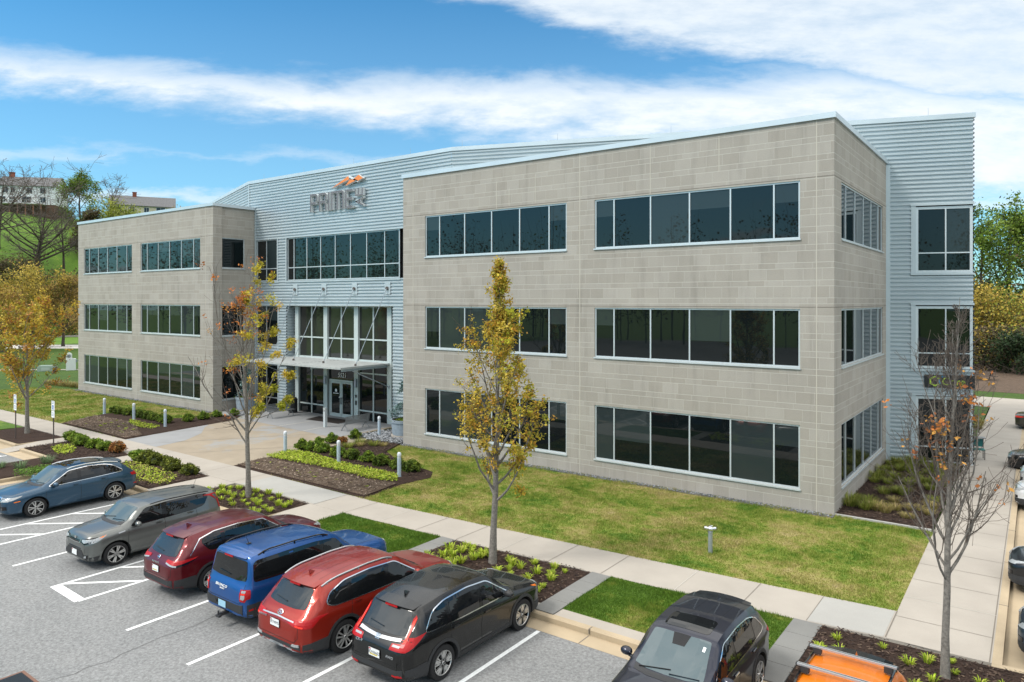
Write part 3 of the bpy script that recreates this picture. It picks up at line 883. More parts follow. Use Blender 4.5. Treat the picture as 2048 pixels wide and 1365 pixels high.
channel([rc(x, x + st_, zb, zt_), rc(x + st_, x + 1.04, zt_ - st_, zt_), rc(x + 0.5, x + 0.66, zb, zt_ - st_), [(x + 1.04, zb), (x + 1.2, zb), (x + 1.2, zt_ - 0.1), (x + 1.04, zt_)]], 'letter')
x = -35.32
channel([rc(x, x + st_, zb, zt_), rc(x + st_, x + 0.68, zt_ - st_, zt_), rc(x + st_, x + 0.64, mid - 0.08, mid + 0.08), rc(x + st_, x + 0.68, zb, zb + st_)], 'letter')
# AE turned to read upwards: A below, E above
x = -34.42
channel([[(x, 13.78), (x + 0.78, 13.46), (x + 0.78, 13.58), (x + 0.12, 13.84)], [(x, 13.78), (x + 0.12, 13.74), (x + 0.78, 13.98), (x + 0.78, 14.08)], rc(x + 0.42, x + 0.52, 13.66, 13.92)], 'letter')
channel([rc(x + 0.0, x + 0.76, 14.14, 14.24), rc(x, x + 0.1, 14.24, 14.62), rc(x + 0.33, x + 0.43, 14.24, 14.62), rc(x + 0.66, x + 0.76, 14.24, 14.62)], 'letter')
channel([[(-36.62, 14.83), (-35.28, 15.17), (-34.93, 15.22), (-35.02, 15.47)], ], 'logo_peak', M['sign_orange'])
channel([[(-35.32, 14.86), (-34.2, 15.14), (-34.55, 15.22), (-34.9, 15.2)]], 'logo_peak', M['sign_orange'])
channel([[(-34.62, 15.2), (-34.2, 15.04), (-33.66, 15.2), (-34.06, 15.45)]], 'logo_peak', M['sign_orange'])
channel([[(-35.05, 15.5), (-34.98, 15.36), (-34.15, 14.98), (-34.1, 15.08)]], 'logo_ridge', M['sign_edge'])

num = text_mesh('house_number', '5521', 0.42, mat('number_white', (.88, .88, .88), .5), bld, 0.012, mtx=face_mtx(Vector((-36.6, YG - 0.03, 2.72)) - BO, (1, 0, 0), (0, -1, 0)), shear=0.15)

ts_o = PW + WD * (tA + 1.58) + Z3 * 3.87
ts = thing('tenant_sign', 'long black sign with a green hexagon and the word Core', 'sign', tuple(ts_o))
sb = MB(); sb.obox(WN * 0.09, WD, Z3, WN, 2.05, 0.58, 0.08)
sb.build('sign_board', mat('sign_black', (0.012, 0.012, 0.013), 0.4), ts)
M['lime'] = mat('sign_lime', (0.42, 0.66, 0.03), 0.5); M['cyan'] = mat('sign_cyan', (0.02, 0.35, 0.62), 0.5)
hx = MB()
for i in range(6):
    a0, a1 = PI / 6 + i * PI / 3, PI / 6 + (i + 1) * PI / 3
    pts = [(0.25 * math.cos(a0), 0.25 * math.sin(a0)), (0.25 * math.cos(a1), 0.25 * math.sin(a1)), (0.175 * math.cos(a1), 0.175 * math.sin(a1)), (0.175 * math.cos(a0), 0.175 * math.sin(a0))]
    hx.add([tuple(WD * (p[0] - 0.6) + Z3 * p[1] + WN * 0.134) for p in pts], [(0, 1, 2, 3)], 1 if i == 5 else 0)
hx.build('hexagon_logo', [M['lime'], M['cyan']], ts)
text_mesh('lettering', 'Core', 0.50, M['lime'], ts, 0.004, 'LEFT', face_mtx(WD * -0.32 + WN * 0.136 + Z3 * -0.02, WD, WN), width=0.92)
text_mesh('small_lettering', 'the', 0.13, M['cyan'], ts, 0.004, 'LEFT', face_mtx(WD * -0.34 + WN * 0.136 + Z3 * 0.215, WD, WN))
# ================================================================== GROUND
M['lawn'] = grass_mat('lawn_sod', 0.74); M['lawn_rich'] = grass_mat('rich_sod', 0.34, 0.95)
M['lawn_left'] = grass_mat('pale_sod', 0.74, 0.95); M['lawn_far'] = grass_mat('far_sod', 0.0, 0.62)  # far sod is darkened: shade over the distant grass is put into its colour
M['hill'] = grass_mat('hill_grass', 0.06, 1.25)
M['blades'] = grass_mat('grass_blades', 0.74, 1.0, True); M['blades_rich'] = grass_mat('rich_blades', 0.34, 0.95, True)
M['blades_left'] = grass_mat('pale_blades', 0.74, 0.95, True)
M['walk'] = concrete_mat('sidewalk_concrete', (0.355, 0.325, 0.285), None, 0.07)
M['walk_new'] = concrete_mat('newer_concrete', (0.34, 0.335, 0.315), None, 0.06)
M['kerb'] = concrete_mat('kerb_concrete', (0.395, 0.32, 0.22), None, 0.14, 0.1)
M['plaza'] = concrete_mat('plaza_concrete', (0.30, 0.255, 0.195), None, 0.10, 0.08, ((0.275, 0.28, 0.28), 0.33, 0.52))
M['plaza_grey'] = concrete_mat('grey_plaza', (0.27, 0.275, 0.28), None, 0.07)
M['paver'] = concrete_mat('dark_paver', (0.185, 0.186, 0.178), None, 0.12, 0.12)
M['joint'] = mat('joint_dark', (0.17, 0.15, 0.125), 0.9)
M['joint_pale'] = mat('joint_pale', (0.50, 0.48, 0.43), 0.9)

def asphalt_mat():
    m, nt, bs = new_mat('asphalt')
    g = nt.nodes.new('ShaderNodeNewGeometry')
    f = noise(nt, 15, 6, 0.85, vec=g.outputs['Position']); p = noise(nt, 0.45, 5, 0.6, vec=g.outputs['Position']); q = noise(nt, 130, 2, 0.7, vec=g.outputs['Position'])
    c = ramp(nt, p, [(0.3, (0.185, 0.191, 0.193)), (0.7, (0.222, 0.226, 0.226))])
    c = mix_rgb(nt, 1.0, c, ramp(nt, f, [(0.32, 0.52), (0.5, 1.0), (0.68, 1.5)]), 'MULTIPLY')
    c = mix_rgb(nt, 1.0, c, ramp(nt, q, [(0.3, 0.8), (0.7, 1.2)]), 'MULTIPLY')
    d = noise(nt, 0.9, 4, 0.7, vec=g.outputs['Position'])
    c = mix_rgb(nt, 1.0, c, ramp(nt, d, [(0.62, 1.0), (0.75, 0.86)]), 'MULTIPLY')
    nt.links.new(c, bs.inputs['Base Color']); bs.inputs['Roughness'].default_value = 0.9
    bs.inputs['Specular IOR Level'].default_value = 0.2
    bump(nt, bs, f, 0.35, 0.02)
    return m
M['asphalt'] = asphalt_mat()

def sheet(name, poly, z, m, thick=0.0, kind='structure', zs=None):
    b = MB()
    if thick: b.prism(poly, z - thick, z)
    else: b.add([(p[0], p[1], z if zs is None else zs[i]) for i, p in enumerate(poly)], [tuple(range(len(poly)))])
    o = b.build(name, m)
    return tag(o, kind=kind)

def rect(a, b, c, d): return [(a, c), (b, c), (b, d), (a, d)]

# terrain: level site, a steep green hill to the west
def hill_z(x, y):
    t = np.clip((-x - 170) / 72.0, 0, 1); s = t * t * (3 - 2 * t) * 0.5 + t * 0.5
    base = -0.28 + 0.26 * np.clip((-x - 100) / 35, 0, 1)
    back = 0.24 * np.clip((y - 66) / 6, 0, 1) * (x > -100)
    s = s * np.clip((y + 30) / 60, 0, 1); t = t * np.clip((y + 30) / 60, 0, 1)
    un = 0.8 * np.sin(y / 23.0 + x / 31.0) * t
    return base + np.maximum(back, 0) + 33.0 * s + un
gx = np.concatenate([np.arange(-700, -260, 20.), np.arange(-260, -90, 4.), np.arange(-90, 30, 6.), np.arange(30, 900, 30.)])
gy = np.concatenate([np.arange(-500, -40, 30.), np.arange(-40, 200, 5.), np.arange(200, 1500, 50.)])
GX, GY = np.meshgrid(gx, gy)
V = np.stack([GX, GY, hill_z(GX, GY)], -1).reshape(-1, 3)
nx, ny = len(gx), len(gy)
ii = (np.arange(ny - 1)[:, None] * nx + np.arange(nx - 1)[None]).ravel()
gnd = np_mesh('ground', V, np.stack([ii, ii + 1, ii + nx + 1, ii + nx], 1), M['hill'], smooth=True)
tag(gnd, kind='structure')

ZA = -0.15
sheet('parking_lot', [(-75, -70), (60, -70), (60, 70), (-0.5, 70), (-0.5, 14.6), (-75, 14.6)], ZA, M['asphalt'])
# walks
FAR = [(-75, 18.9), (-48.7, 19.0), (-40.2, 18.9), (-30, 18.85), (-20, 18.66), (-15.7, 18.86), (-6, 19.4), (-2.79, 19.64)]
NEAR = [(-75, 17.3), (-44, 17.25), (-28, 17.15), (-20, 17.0), (-15.5, 17.15), (-10, 17.4), (-4.4, 17.75), (-2.79, 17.92)]
def ylerp(pl, x): return float(np.interp(x, [p[0] for p in pl], [p[1] for p in pl]))
sheet('sidewalk', FAR + NEAR[::-1], 0.022, M['walk'], 0.2)
sheet('side_walkway', [(-2.79, 17.9), (-0.8, 18.0), (-0.83, 40), (-0.8, 64), (-2.79, 64)], 0.02, M['walk'], 0.2)
sheet('cross_path', [(-9, 62.5), (0.0, 60.8), (30, 60.8), (30, 66.5), (-9, 67.8)], 0.018, M['walk'], 0.2)
sheet('newer_slab', [(-4.44, 17.78), (-2.83, 17.95), (-2.83, 19.60), (-4.44, 19.47)], 0.0265, M['walk_new'])
sheet('newer_slab', [(-26.6, 17.17), (-21.72, 17.08), (-21.78, 18.66), (-26.6, 18.76)], 0.0265, M['walk_new'])
jb = MB(); jp = MB()
for k, x in enumerate([-58, -55.5, -53, -50.4, -47.9, -45.3, -42.7] + [-40.2, -37.6, -35, -32.4, -29.8, -27.2, -24.4, -21.75, -20.0, -18.3, -16.6, -14.9, -13.2, -11.5, -9.8, -7.7, -6.0, -4.44]):
    t = jp if k % 3 == 1 else jb
    t.quad((x - .008, ylerp(NEAR, x) + .02, .0305), (x + .008, ylerp(NEAR, x) + .02, .0305), (x + .008, ylerp(FAR, x) - .02, .0305), (x - .008, ylerp(FAR, x) - .02, .0305))
for k, y in enumerate(np.arange(17.92, 60, 1.42)):
    t = jp if k % 4 == 2 else jb
    t.quad((-2.77, y - .007, .0255), (-0.82, y - .007, .0255), (-0.82, y + .007, .0255), (-2.77, y + .007, .0255))
jb.quad((-2.80, 17.95, .0305), (-2.778, 17.95, .0305), (-2.778, 19.62, .0305), (-2.80, 19.62, .0305))
tag(jb.build('sidewalk_joints', M['joint']), kind='structure'); tag(jp.build('pale_joints', M['joint_pale']), kind='structure')

# lawns
lawnC = [(-27.1, 18.8), (-20, 18.6), (-15.7, 18.8), (-6, 19.35), (-2.79, 19.6), (-2.79, 27.12), (-27.1, 27.12)]
lawnL = [(-71, 18.9), (-48.7, 18.95), (-40.3, 18.85), (-41.6, 27.1), (-66, 27.1), (-67.5, 26.9), (-71, 25.5)]
lawnB = [(-9.45, 14.93), (-4.72, 14.97), (-4.72, 17.71), (-9.45, 17.42)]
lawnA = [(-19.98, 14.9), (-15.46, 14.9), (-15.46, 17.12), (-20.02, 16.98)]
lawnE = [(-75, 15.2), (-49.6, 15.2), (-49.2, 17.2), (-75, 17.25)]
sheet('lawn', lawnC, 0.0, M['lawn'], 0.25); sheet('lawn', lawnL, 0.0, M['lawn_left'], 0.25)
sheet('lawn', lawnB, 0.015, M['lawn_rich'], 0.25); sheet('lawn', lawnA, 0.015, M['lawn_rich'], 0.25); sheet('lawn', lawnE, 0.01, M['lawn_rich'], 0.25)
sheet('far_lawn', [(-138, 16), (-71, 16), (-71, 25.5), (-66, 27.0), (-66, 85), (-138, 85)], -0.008, M['lawn_far'], 0.25)
sheet('back_lawn', [(-66, 40), (-2.8, 45), (-2.9, 62.6), (-66, 70)], -0.01, M['lawn_far'], 0.25)
sheet('woodland_floor', [(-30, 67.8), (60, 66.4), (60, 140), (-30, 140)], 0.0, M['lawn_far'], 0.25); sheet('woodland_mulch', [(-30, 72), (60, 71), (60, 140), (-30, 140)], 0.012, M['mulch_old'])
# beds
bedL = [(-48.7, 19.03), (-50.45, 22.3), (-49.8, 23.2), (-45.5, 23.5), (-44.2, 24.6), (-44.0, 26.4), (-42.2, 27.3), (-41.2, 26.0), (-40.95, 24.3), (-40.24, 18.92)]
bed5 = [(-29.82, 18.86), (-30.2, 22.45), (-29.5, 25.2), (-29.5, 26.75), (-27.2, 26.95), (-26.4, 25.2), (-24.3, 24.0), (-21.6, 23.4), (-21.0, 22.6), (-21.2, 21.0), (-20.86, 18.72)]
bed2 = [(-42.2, 14.75), (-36.0, 14.75), (-36.0, 17.24), (-42.25, 17.26)]
bed4 = [(-34.62, 14.55), (-28.9, 14.55), (-28.95, 17.14), (-34.68, 17.2)]
bed6 = [(-26.9, 14.9), (-21.96, 14.9), (-21.98, 16.98), (-25.4, 17.05), (-26.5, 16.95), (-26.95, 16.4)]
bed7 = [(-14.85, 14.9), (-10.06, 14.9), (-10.08, 17.37), (-14.85, 17.16)]
bed8 = [(-4.06, 14.6), (4, 14.9), (4, 18.3), (-0.3, 17.86), (-4.08, 17.74)]
bedP = [(-49.0, 15.0), (-43.55, 15.0), (-43.6, 17.2), (-49.2, 17.2)]
bed3 = [(-38.8, 5), (-35.58, 5), (-35.58, 14.7), (-38.8, 14.7)]
bedR = [(-5.83, 27.25), (-2.86, 27.25), (-2.86, 39.2), (-5.83, 37.9)]
def bed(name, poly, z, m, h=0.05):
    """mounded mulch: inset top a little higher than the rim"""
    cx = sum(p[0] for p in poly) / len(poly); cy = sum(p[1] for p in poly) / len(poly)
    n = len(poly); b = MB()
    def ins(p, d):
        v = Vector((cx - p[0], cy - p[1])); l = v.length; v = v / l * min(d, l * .5); return (p[0] + v.x, p[1] + v.y)
    r1 = [ins(p, 0.28) for p in poly]; 
    v = [(p[0], p[1], z) for p in poly] + [(p[0], p[1], z + h) for p in r1]
    b.add(v, [(i, (i + 1) % n, n + (i + 1) % n, n + i) for i in range(n)] + [tuple(range(n, 2 * n))])
    return tag(b.build(name, m), kind='structure')
for p, m in ((bedL, 'mulch'), (bed5, 'mulch'), (bedR, 'mulch')): bed('mulch_bed', p, 0.02, M[m])
for p in (bed2, bed4, bed6, bed7, bed8, bedP): bed('mulch_bed', p, 0.012, M['mulch'], 0.03)
bed('mulch_bed', bed3, 0.0, M['mulch'], 0.05)
bed('bare_soil', [(-48.5, 19.12), (-49.9, 21.6), (-44.6, 21.7), (-42.3, 20.6), (-40.5, 20.0), (-40.4, 19.0)], 0.078, M['mulch_old'], 0.02)
bed('bare_soil', [(-29.7, 18.98), (-29.95, 20.6), (-26.4, 20.7), (-22.8, 20.6), (-21.3, 20.9), (-20.95, 18.85)], 0.078, M['mulch_old'], 0.02)
# plaza
plaza = [(-40.2, 18.87), (-29.84, 18.85), (-30.22, 22.4), (-29.5, 25.2), (-29.5, 26.7), (-31.2, 27.6), (-31.2, 31), (-45.2, 31), (-45.2, 27.2), (-42.2, 27.35), (-41.15, 26.0), (-40.95, 24.3)]
sheet('plaza', plaza, 0.016, M['plaza'], 0.2)
sheet('plaza_grey_area', [(-40.18, 18.9), (-36.9, 18.9), (-37.3, 20.7), (-38.6, 22.4), (-40.3, 23.6), (-40.9, 24.2)], 0.0205, M['plaza_grey'])
sheet('entry_slab', [(-44.9, 26.9), (-31.4, 26.05), (-31.4, 30.95), (-44.9, 30.95)], 0.022, M['plaza_grey'])
pj = MB()
for a, b in (((-40.7, 21.4), (-36.4, 26.2)), ((-38.2, 18.95), (-33.2, 26.1)), ((-34.2, 18.95), (-30.6, 24.0))):
    d = (Vector((*b, 0)) - Vector((*a, 0))).normalized(); s = Vector((-d.y, d.x, 0)) * 0.014
    A, B = Vector((*a, 0.0245)), Vector((*b, 0.0245)); pj.quad(A - s, B - s, B + s, A + s)
tag(pj.build('plaza_joints', M['joint']), kind='structure')
pj = MB()
for a, b in (((-41.5, 26.75), (-41.3, 30.9)), ((-37.0, 26.45), (-36.9, 28.7)), ((-34.5, 26.3), (-34.6, 28.4))):
    d = (Vector((*b, 0)) - Vector((*a, 0))).normalized(); s = Vector((-d.y, d.x, 0)) * 0.03
    A, B = Vector((*a, 0.0265)), Vector((*b, 0.0265)); pj.quad(A - s, B - s, B + s, A + s)
tag(pj.build('entry_slab_joints', M['joint_pale']), kind='structure')
# paths between the beds, kerbs, gutters
def zs(poly, f): return [f(p) for p in poly]
for a, b in ((-21.94, -20.02), (-43.5, -42.25)):      # dropped kerbs
    yn = ylerp(NEAR, (a + b) / 2)
    po = [(a, 14.0), (b, 14.0), (b, 15.9), (b, yn + .02), (a, yn + .02), (a, 15.9)]
    sheet('kerb_ramp', po, 0, M['walk'], zs=[ZA + .006, ZA + .006, 0.016, 0.016, 0.016, 0.016])
for a, b in ((-35.98, -34.66), (-28.9, -26.95)):
    sheet('path', [(a, 14.4), (b, 14.4), (b, ylerp(NEAR, b) + .02), (a, ylerp(NEAR, a) + .02)], 0.012, M['walk'], 0.15)
def kerb(pts, wid=0.16, top=0.006, bot=-0.3, name='kerb', m='kerb', left=True):
    b = MB(); P = [Vector((*p, 0)) for p in pts]
    L_, R_ = [], []
    for i, p in enumerate(P):
        d0 = (P[i] - P[i - 1]).normalized() if i else (P[1] - P[0]).normalized()
        d1 = (P[i + 1] - P[i]).normalized() if i < len(P) - 1 else d0
        n0 = Vector((-d0.y, d0.x, 0)); n1 = Vector((-d1.y, d1.x, 0)); nb = (n0 + n1).normalized()
        k = wid / max(0.35, nb.dot(n1)); R_.append(p); L_.append(p + nb * k)
    for i in range(len(P) - 1):
        a, c = R_[i], R_[i + 1]; d, e = L_[i], L_[i + 1]
        u = (c - a).normalized(); nn = Vector((-u.y, u.x, 0)) * 0.03
        v = [(a.x, a.y, bot), (c.x, c.y, bot), (c.x, c.y, top - .03), (a.x, a.y, top - .03), ((a + nn).x, (a + nn).y, top), ((c + nn).x, (c + nn).y, top), (e.x, e.y, top), (d.x, d.y, top), (d.x, d.y, bot), (e.x, e.y, bot)]
        b.add(v, [(0, 1, 2, 3), (3, 2, 5, 4), (4, 5, 6, 7), (7, 6, 9, 8), (0, 3, 4, 7, 8), (1, 9, 6, 5, 2)])
    return tag(b.build(name, M[m]), kind='structure')
YK = 14.36
kerb([(-20.02, 16.6), (-20.02, YK + .25), (-19.8, YK), (-12, YK), (4, YK + .1)])
kerb([(-28.92, YK), (-21.94, YK), (-21.94, 16.9)], 0.16)
kerb([(-34.64, 14.36), (-28.92, YK)])
kerb([(-42.2, 17.2), (-42.2, 14.56), (-38.86, 14.56), (-38.86, 5)], 0.14)
kerb([(-35.5, 5), (-35.5, 14.3)], 0.16)
kerb([(-49.6, 14.8), (-43.5, 14.8), (-43.5, 17.2)], 0.16); kerb([(-75, 15.05), (-49.6, 15.05), (-49.3, 17.1)], 0.15)
sheet('kerb_strip', [(-26.9, 14.53), (-21.96, 14.53), (-21.96, 14.9), (-26.9, 14.9)], 0.004, M['kerb'], 0.2)
sheet('kerb_strip', [(-19.9, 14.53), (-15.46, 14.53), (-15.46, 14.9), (-19.9, 14.9)], 0.004, M['walk'], 0.2)
sheet('kerb_strip', [(-14.85, 14.53), (-10.06, 14.53), (-10.06, 14.9), (-14.85, 14.9)], 0.004, M['walk'], 0.2)
sheet('kerb_strip', [(-9.45, 14.53), (-4.72, 14.56), (-4.72, 14.97), (-9.45, 14.93)], 0.004, M['walk'], 0.2)
sheet('gutter', [(-75, 13.88), (30, 13.9), (30, 14.42), (-20, 14.40), (-75, 14.4)], ZA + 0.005, M['kerb'])
sheet('gutter', [(-75, 14.3), (-38.9, 14.2), (-38.9, 14.78), (-75, 15.1)], ZA + 0.010, M['kerb'])
sheet('gutter', [(-39.3, 5), (-38.86, 5), (-38.86, 14.3), (-39.3, 14.3)], ZA + 0.006, M['kerb'])
sheet('gutter', [(-35.5, 5), (-35.0, 5), (-35.0, 13.95), (-35.5, 13.95)], ZA + 0.006, M['kerb'])
gj = MB()
for x in (-26.5, -23.4, -17.3, -14.2, -11.2, -8.38, -5.4):
    gj.box(x - .012, x + .012, 13.9, YK, ZA + .0055, ZA + .0095); gj.box(x - .012, x + .012, YK - .004, YK + .16, -0.1, 0.0095)
tag(gj.build('kerb_joints', M['joint']), kind='structure')
kerb([(-0.58, 70), (-0.58, 17.85)], 0.0001) if False else None
kb = MB(); kb.prism([(-0.83, 18.0), (-0.62, 18.0), (-0.66, 40), (-0.66, 60.8), (-0.83, 60.8)], -0.3, 0.016); kb.prism([(-0.8, 17.86), (5, 18.3), (5, 18.46), (-0.62, 18.05), (-0.8, 18.0)], -0.3, 0.014)
tag(kb.build('kerb', M['kerb']), kind='structure')
sheet('gutter', [(-0.62, 18.05), (0.9, 18.3), (0.6, 61), (-0.66, 61)], ZA + 0.006, M['kerb'])
gj = MB()
for y in (21.6, 25.2, 28.8, 33, 37, 41): gj.box(-0.83, -0.615, y - .01, y + .01, 0.0, 0.0205)
gj.quad((-0.85, 18.0, .0225), (-0.825, 18.0, .0225), (-0.845, 40, .0225), (-0.87, 40, .0225))
tag(gj.build('kerb_joints', M['joint']), kind='structure')
# dark paver strips
for a, b, y0, y1 in ((-15.45, -14.86, 14.55, 17.17), (-10.05, -9.46, 14.5, 17.42), (-4.71, -4.08, 14.5, 17.74)):
    p = MB(); n_ = 4; st = (y1 - y0) / n_
    for i in range(n_): p.box(a, b, y0 + st * i + .006, y0 + st * (i + 1) - .006, -0.1, 0.03)
    tag(p.build('paver_strip', M['paver']), kind='structure')
    sheet('paver_bed', [(a, y0), (b, y0), (b, y1), (a, y1)], 0.02, M['joint'])
# white stone edging round the grass bed, gravel along the wall
eb_ = MB(); eb_.box(-5.83, -2.86, 27.13, 27.24, -0.1, 0.06)
tag(eb_.build('bed_edging', M['walk_new']), kind='structure')

# parking lines
lb_ = MB()
def line(a, b, w_=0.105, z=ZA + 0.0045):
    A, B = Vector((*a, z)), Vector((*b, z)); d = (B - A).normalized(); s = Vector((-d.y, d.x, 0)) * w_ / 2
    lb_.quad(A - s, B - s, B + s, A + s)
for x in (-24.13, -17.27, -14.6, -12.0, -9.45, -6.9, -4.2, -1.6): line((x, 8.15), (x, 13.87))
for x in (-31.0, -33.4): line((x, 8.15), (x, 13.87))
for x0, x1 in ((-28.33, -26.6), (-21.5, -19.95)):
    line((x0, 8.15), (x0, 13.87)); line((x1, 8.2), (x1, 13.87)); line((x0, 8.28), (x1, 8.24), 0.26, ZA + 0.0056)
    for k in range(4): line((x0 + .03, 8.5 + 1.48 * k), (x1 - .03, 9.85 + 1.48 * k), 0.105, ZA + 0.005)
for x in (-46.5, -44.2, -41.6): line((x, 8.0), (x, 13.8))
for k in range(3): line((-44.1, 9.0 + 1.5 * k), (-41.7, 10.6 + 1.5 * k), 0.105, ZA + 0.005)
for k in range(12): line((-34 + 2.6 * k, -8.5), (-34 + 2.6 * k, -3))
for k in range(14): line((0.6, 19.6 + 2.7 * k), (5.6, 19.6 + 2.7 * k))
tag(lb_.build('parking_lines', M['line']), kind='structure')
cr = MB()
ck = [(-17.0, 5.5), (-16.27, 6.1), (-16.12, 6.55), (-16.2, 6.85), (-16.08, 7.25), (-16.2, 7.55), (-16.22, 7.95), (-16.28, 8.45), (-16.2, 9.2), (-16.35, 10.0)]
for a, b in zip(ck, ck[1:]):
    A, B = Vector((*a, ZA + .0045)), Vector((*b, ZA + .0045)); s = Vector((0.008, 0.004, 0)); cr.quad(A - s, A + s, B + s, B - s)
tag(cr.build('asphalt_crack', M['asphalt_crack']), kind='structure')
# distant paths at the foot of the hill
sheet('path', [(-160, 22), (-144.5, 46.0), (-131, 56.5), (-95, 88), (-92, 84), (-124, 50.5), (-133, 42), (-146, 20)], 0.02, concrete_mat('far_path', (0.62, 0.6, 0.56)), 0.3)
sheet('path', [(-172, 20), (-168, 60), (-150, 100), (-148.6, 99), (-166, 59.5), (-170, 20)], 0.3, M['walk'], 0.6)
sheet('path', [(-92, 30), (-84.5, 36.2), (-80, 42), (-79.4, 41.6), (-84.1, 35.6), (-91.6, 29.6)], 0.03, M['walk'], 0.2)

# loose bark chips on the mulch
crng = np.random.default_rng(12)
def chips(poly, dens, z, pal, label):
    P = scatter(crng, poly, dens); n = len(P); a = crng.random(n) * 6.28; L_ = crng.uniform(.02, .06, n); W_ = crng.uniform(.008, .02, n)
    c, s = np.cos(a), np.sin(a); t = crng.uniform(-.012, .012, (n, 2))
    V = np.zeros((n, 4, 3))
    for k, (i, j) in enumerate(((-1, -1), (1, -1), (1, 1), (-1, 1))):
        V[:, k, 0] = P[:, 0] + i * L_ * c - j * W_ * s; V[:, k, 1] = P[:, 1] + i * L_ * s + j * W_ * c; V[:, k, 2] = z + .012 + i * t[:, 0] + j * t[:, 1] * .5 + crng.random(n) * .012
    pc = np.array(pal)[crng.integers(0, len(pal), n)] * crng.uniform(.6, 1.4, (n, 1))
    o = np_mesh('bark_chips', V.reshape(-1, 3), np.arange(4 * n).reshape(n, 4), M['chip'], None, np.repeat(pc, 4, axis=0)); tag(o, label, 'bark chips', kind='stuff')
M['chip'] = leaf_mat('bark_chip', 0.0, .9)
CH = [(.035, .022, .018), (.06, .04, .03), (.022, .014, .012), (.10, .07, .05)]
CHO = [(.10, .075, .055), (.17, .13, .10), (.07, .05, .035), (.25, .20, .16)]
for p, z, pal, lab in ((bed8, .045, CH, 'dark bark chips in the corner bed'), (bed7, .045, CH, 'dark bark chips round the golden street tree'), (bed6, .045, CH, 'dark bark chips round the half bare street tree'), (bedR, .07, CH, 'dark bark chips among the ornamental grasses'), (bed4, .045, CH, 'dark bark chips behind the teal blue car'), (bed2, .045, CH, 'dark bark chips round the right hand parking sign'),
        ([(-29.7, 18.98), (-29.95, 20.6), (-26.4, 20.7), (-22.8, 20.6), (-21.3, 20.9), (-20.95, 18.85)], .098, CHO, 'weathered chips in the bare soil of the right bed'), ([(-48.5, 19.12), (-49.9, 21.6), (-44.6, 21.7), (-42.3, 20.6), (-40.5, 20.0), (-40.4, 19.0)], .098, CHO, 'weathered chips in the bare soil of the left bed'), ([(-29.9, 22.3), (-29.4, 26.6), (-27.3, 26.8), (-26.5, 25.1), (-24.3, 23.9), (-21.7, 23.3), (-21.2, 22.6), (-21.4, 21.9)], .07, CH, 'dark bark chips under the right hand shrubs')):
    chips(p, 120, z, pal, lab)
# grass blades (uncountable)
grng = np.random.default_rng(3)
def blades(name, poly, dens, avoid, m, h=(0.035, 0.085), z=0.0, wid=0.009, lean=0.6):
    P = scatter(grng, poly, dens, avoid); n = len(P)
    a = grng.random(n) * 2 * np.pi; hh = grng.uniform(*h, n); w_ = wid * grng.uniform(.7, 1.5, n)
    # taller in clumps
    cl = 0.75 + 0.5 * np.sin(P[:, 0] * 2.1 + 3 * np.sin(P[:, 1] * 1.3)) * np.sin(P[:, 1] * 2.7 + P[:, 0])
    hh = hh * np.clip(cl, .55, 1.4)
    la = grng.random(n) * 2 * np.pi; ld = lean * hh * grng.random(n)
    c, s = np.cos(a) * w_, np.sin(a) * w_
    V = np.zeros((n, 3, 3)); V[:, :, :2] = P[:, None]; V[:, :, 2] = z
    V[:, 0, 0] -= c; V[:, 0, 1] -= s; V[:, 1, 0] += c; V[:, 1, 1] += s
    V[:, 2, 0] += np.cos(la) * ld; V[:, 2, 1] += np.sin(la) * ld; V[:, 2, 2] += hh
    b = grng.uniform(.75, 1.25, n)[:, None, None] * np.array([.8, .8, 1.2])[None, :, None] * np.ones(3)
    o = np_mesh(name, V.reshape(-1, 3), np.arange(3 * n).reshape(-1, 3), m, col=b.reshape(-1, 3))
    return tag(o, 'short patchy spring grass', 'grass', kind='stuff')
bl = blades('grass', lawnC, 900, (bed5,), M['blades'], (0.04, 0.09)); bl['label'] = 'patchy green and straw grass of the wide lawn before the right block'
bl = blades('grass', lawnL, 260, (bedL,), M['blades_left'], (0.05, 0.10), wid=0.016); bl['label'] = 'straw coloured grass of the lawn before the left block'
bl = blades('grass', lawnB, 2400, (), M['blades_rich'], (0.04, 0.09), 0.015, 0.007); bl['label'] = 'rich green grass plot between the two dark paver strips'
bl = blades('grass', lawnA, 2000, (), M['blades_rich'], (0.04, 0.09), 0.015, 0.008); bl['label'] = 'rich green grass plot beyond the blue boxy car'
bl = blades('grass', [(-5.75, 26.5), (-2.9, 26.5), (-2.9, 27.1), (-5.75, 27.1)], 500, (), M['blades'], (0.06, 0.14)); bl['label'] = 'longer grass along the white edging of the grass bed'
# ================================================================== CARS
M['tyre'] = mat('tyre_rubber', (0.018, 0.018, 0.019), 0.8, 0, 0.3)
M['plastic'] = mat('black_plastic', (0.028, 0.029, 0.031), 0.6, 0, 0.4, 0.1, 30)
M['gloss_black'] = mat('gloss_black', (0.006, 0.006, 0.007), 0.12, 0, 0.5)
M['chrome'] = mat('chrome', (0.72, 0.73, 0.74), 0.12, 1.0)
M['silver'] = mat('silver_trim', (0.42, 0.44, 0.46), 0.35, 0.6)
M['red_lens'] = mat('red_lens', (0.36, 0.008, 0.010), 0.3, 0, 0.35)
M['bright_red'] = mat('bright_red_lens', (0.80, 0.045, 0.025), 0.35, 0, 0.3)
M['clear_lens'] = mat('clear_lens', (0.36, 0.38, 0.39), 0.22, 0.2, 0.5)
M['amber'] = mat('amber_lens', (0.85, 0.20, 0.02), 0.2)
M['plate'] = mat('plate_white', (0.74, 0.76, 0.76), 0.4)
M['plate_blue'] = mat('plate_blue', (0.30, 0.52, 0.66), 0.4)
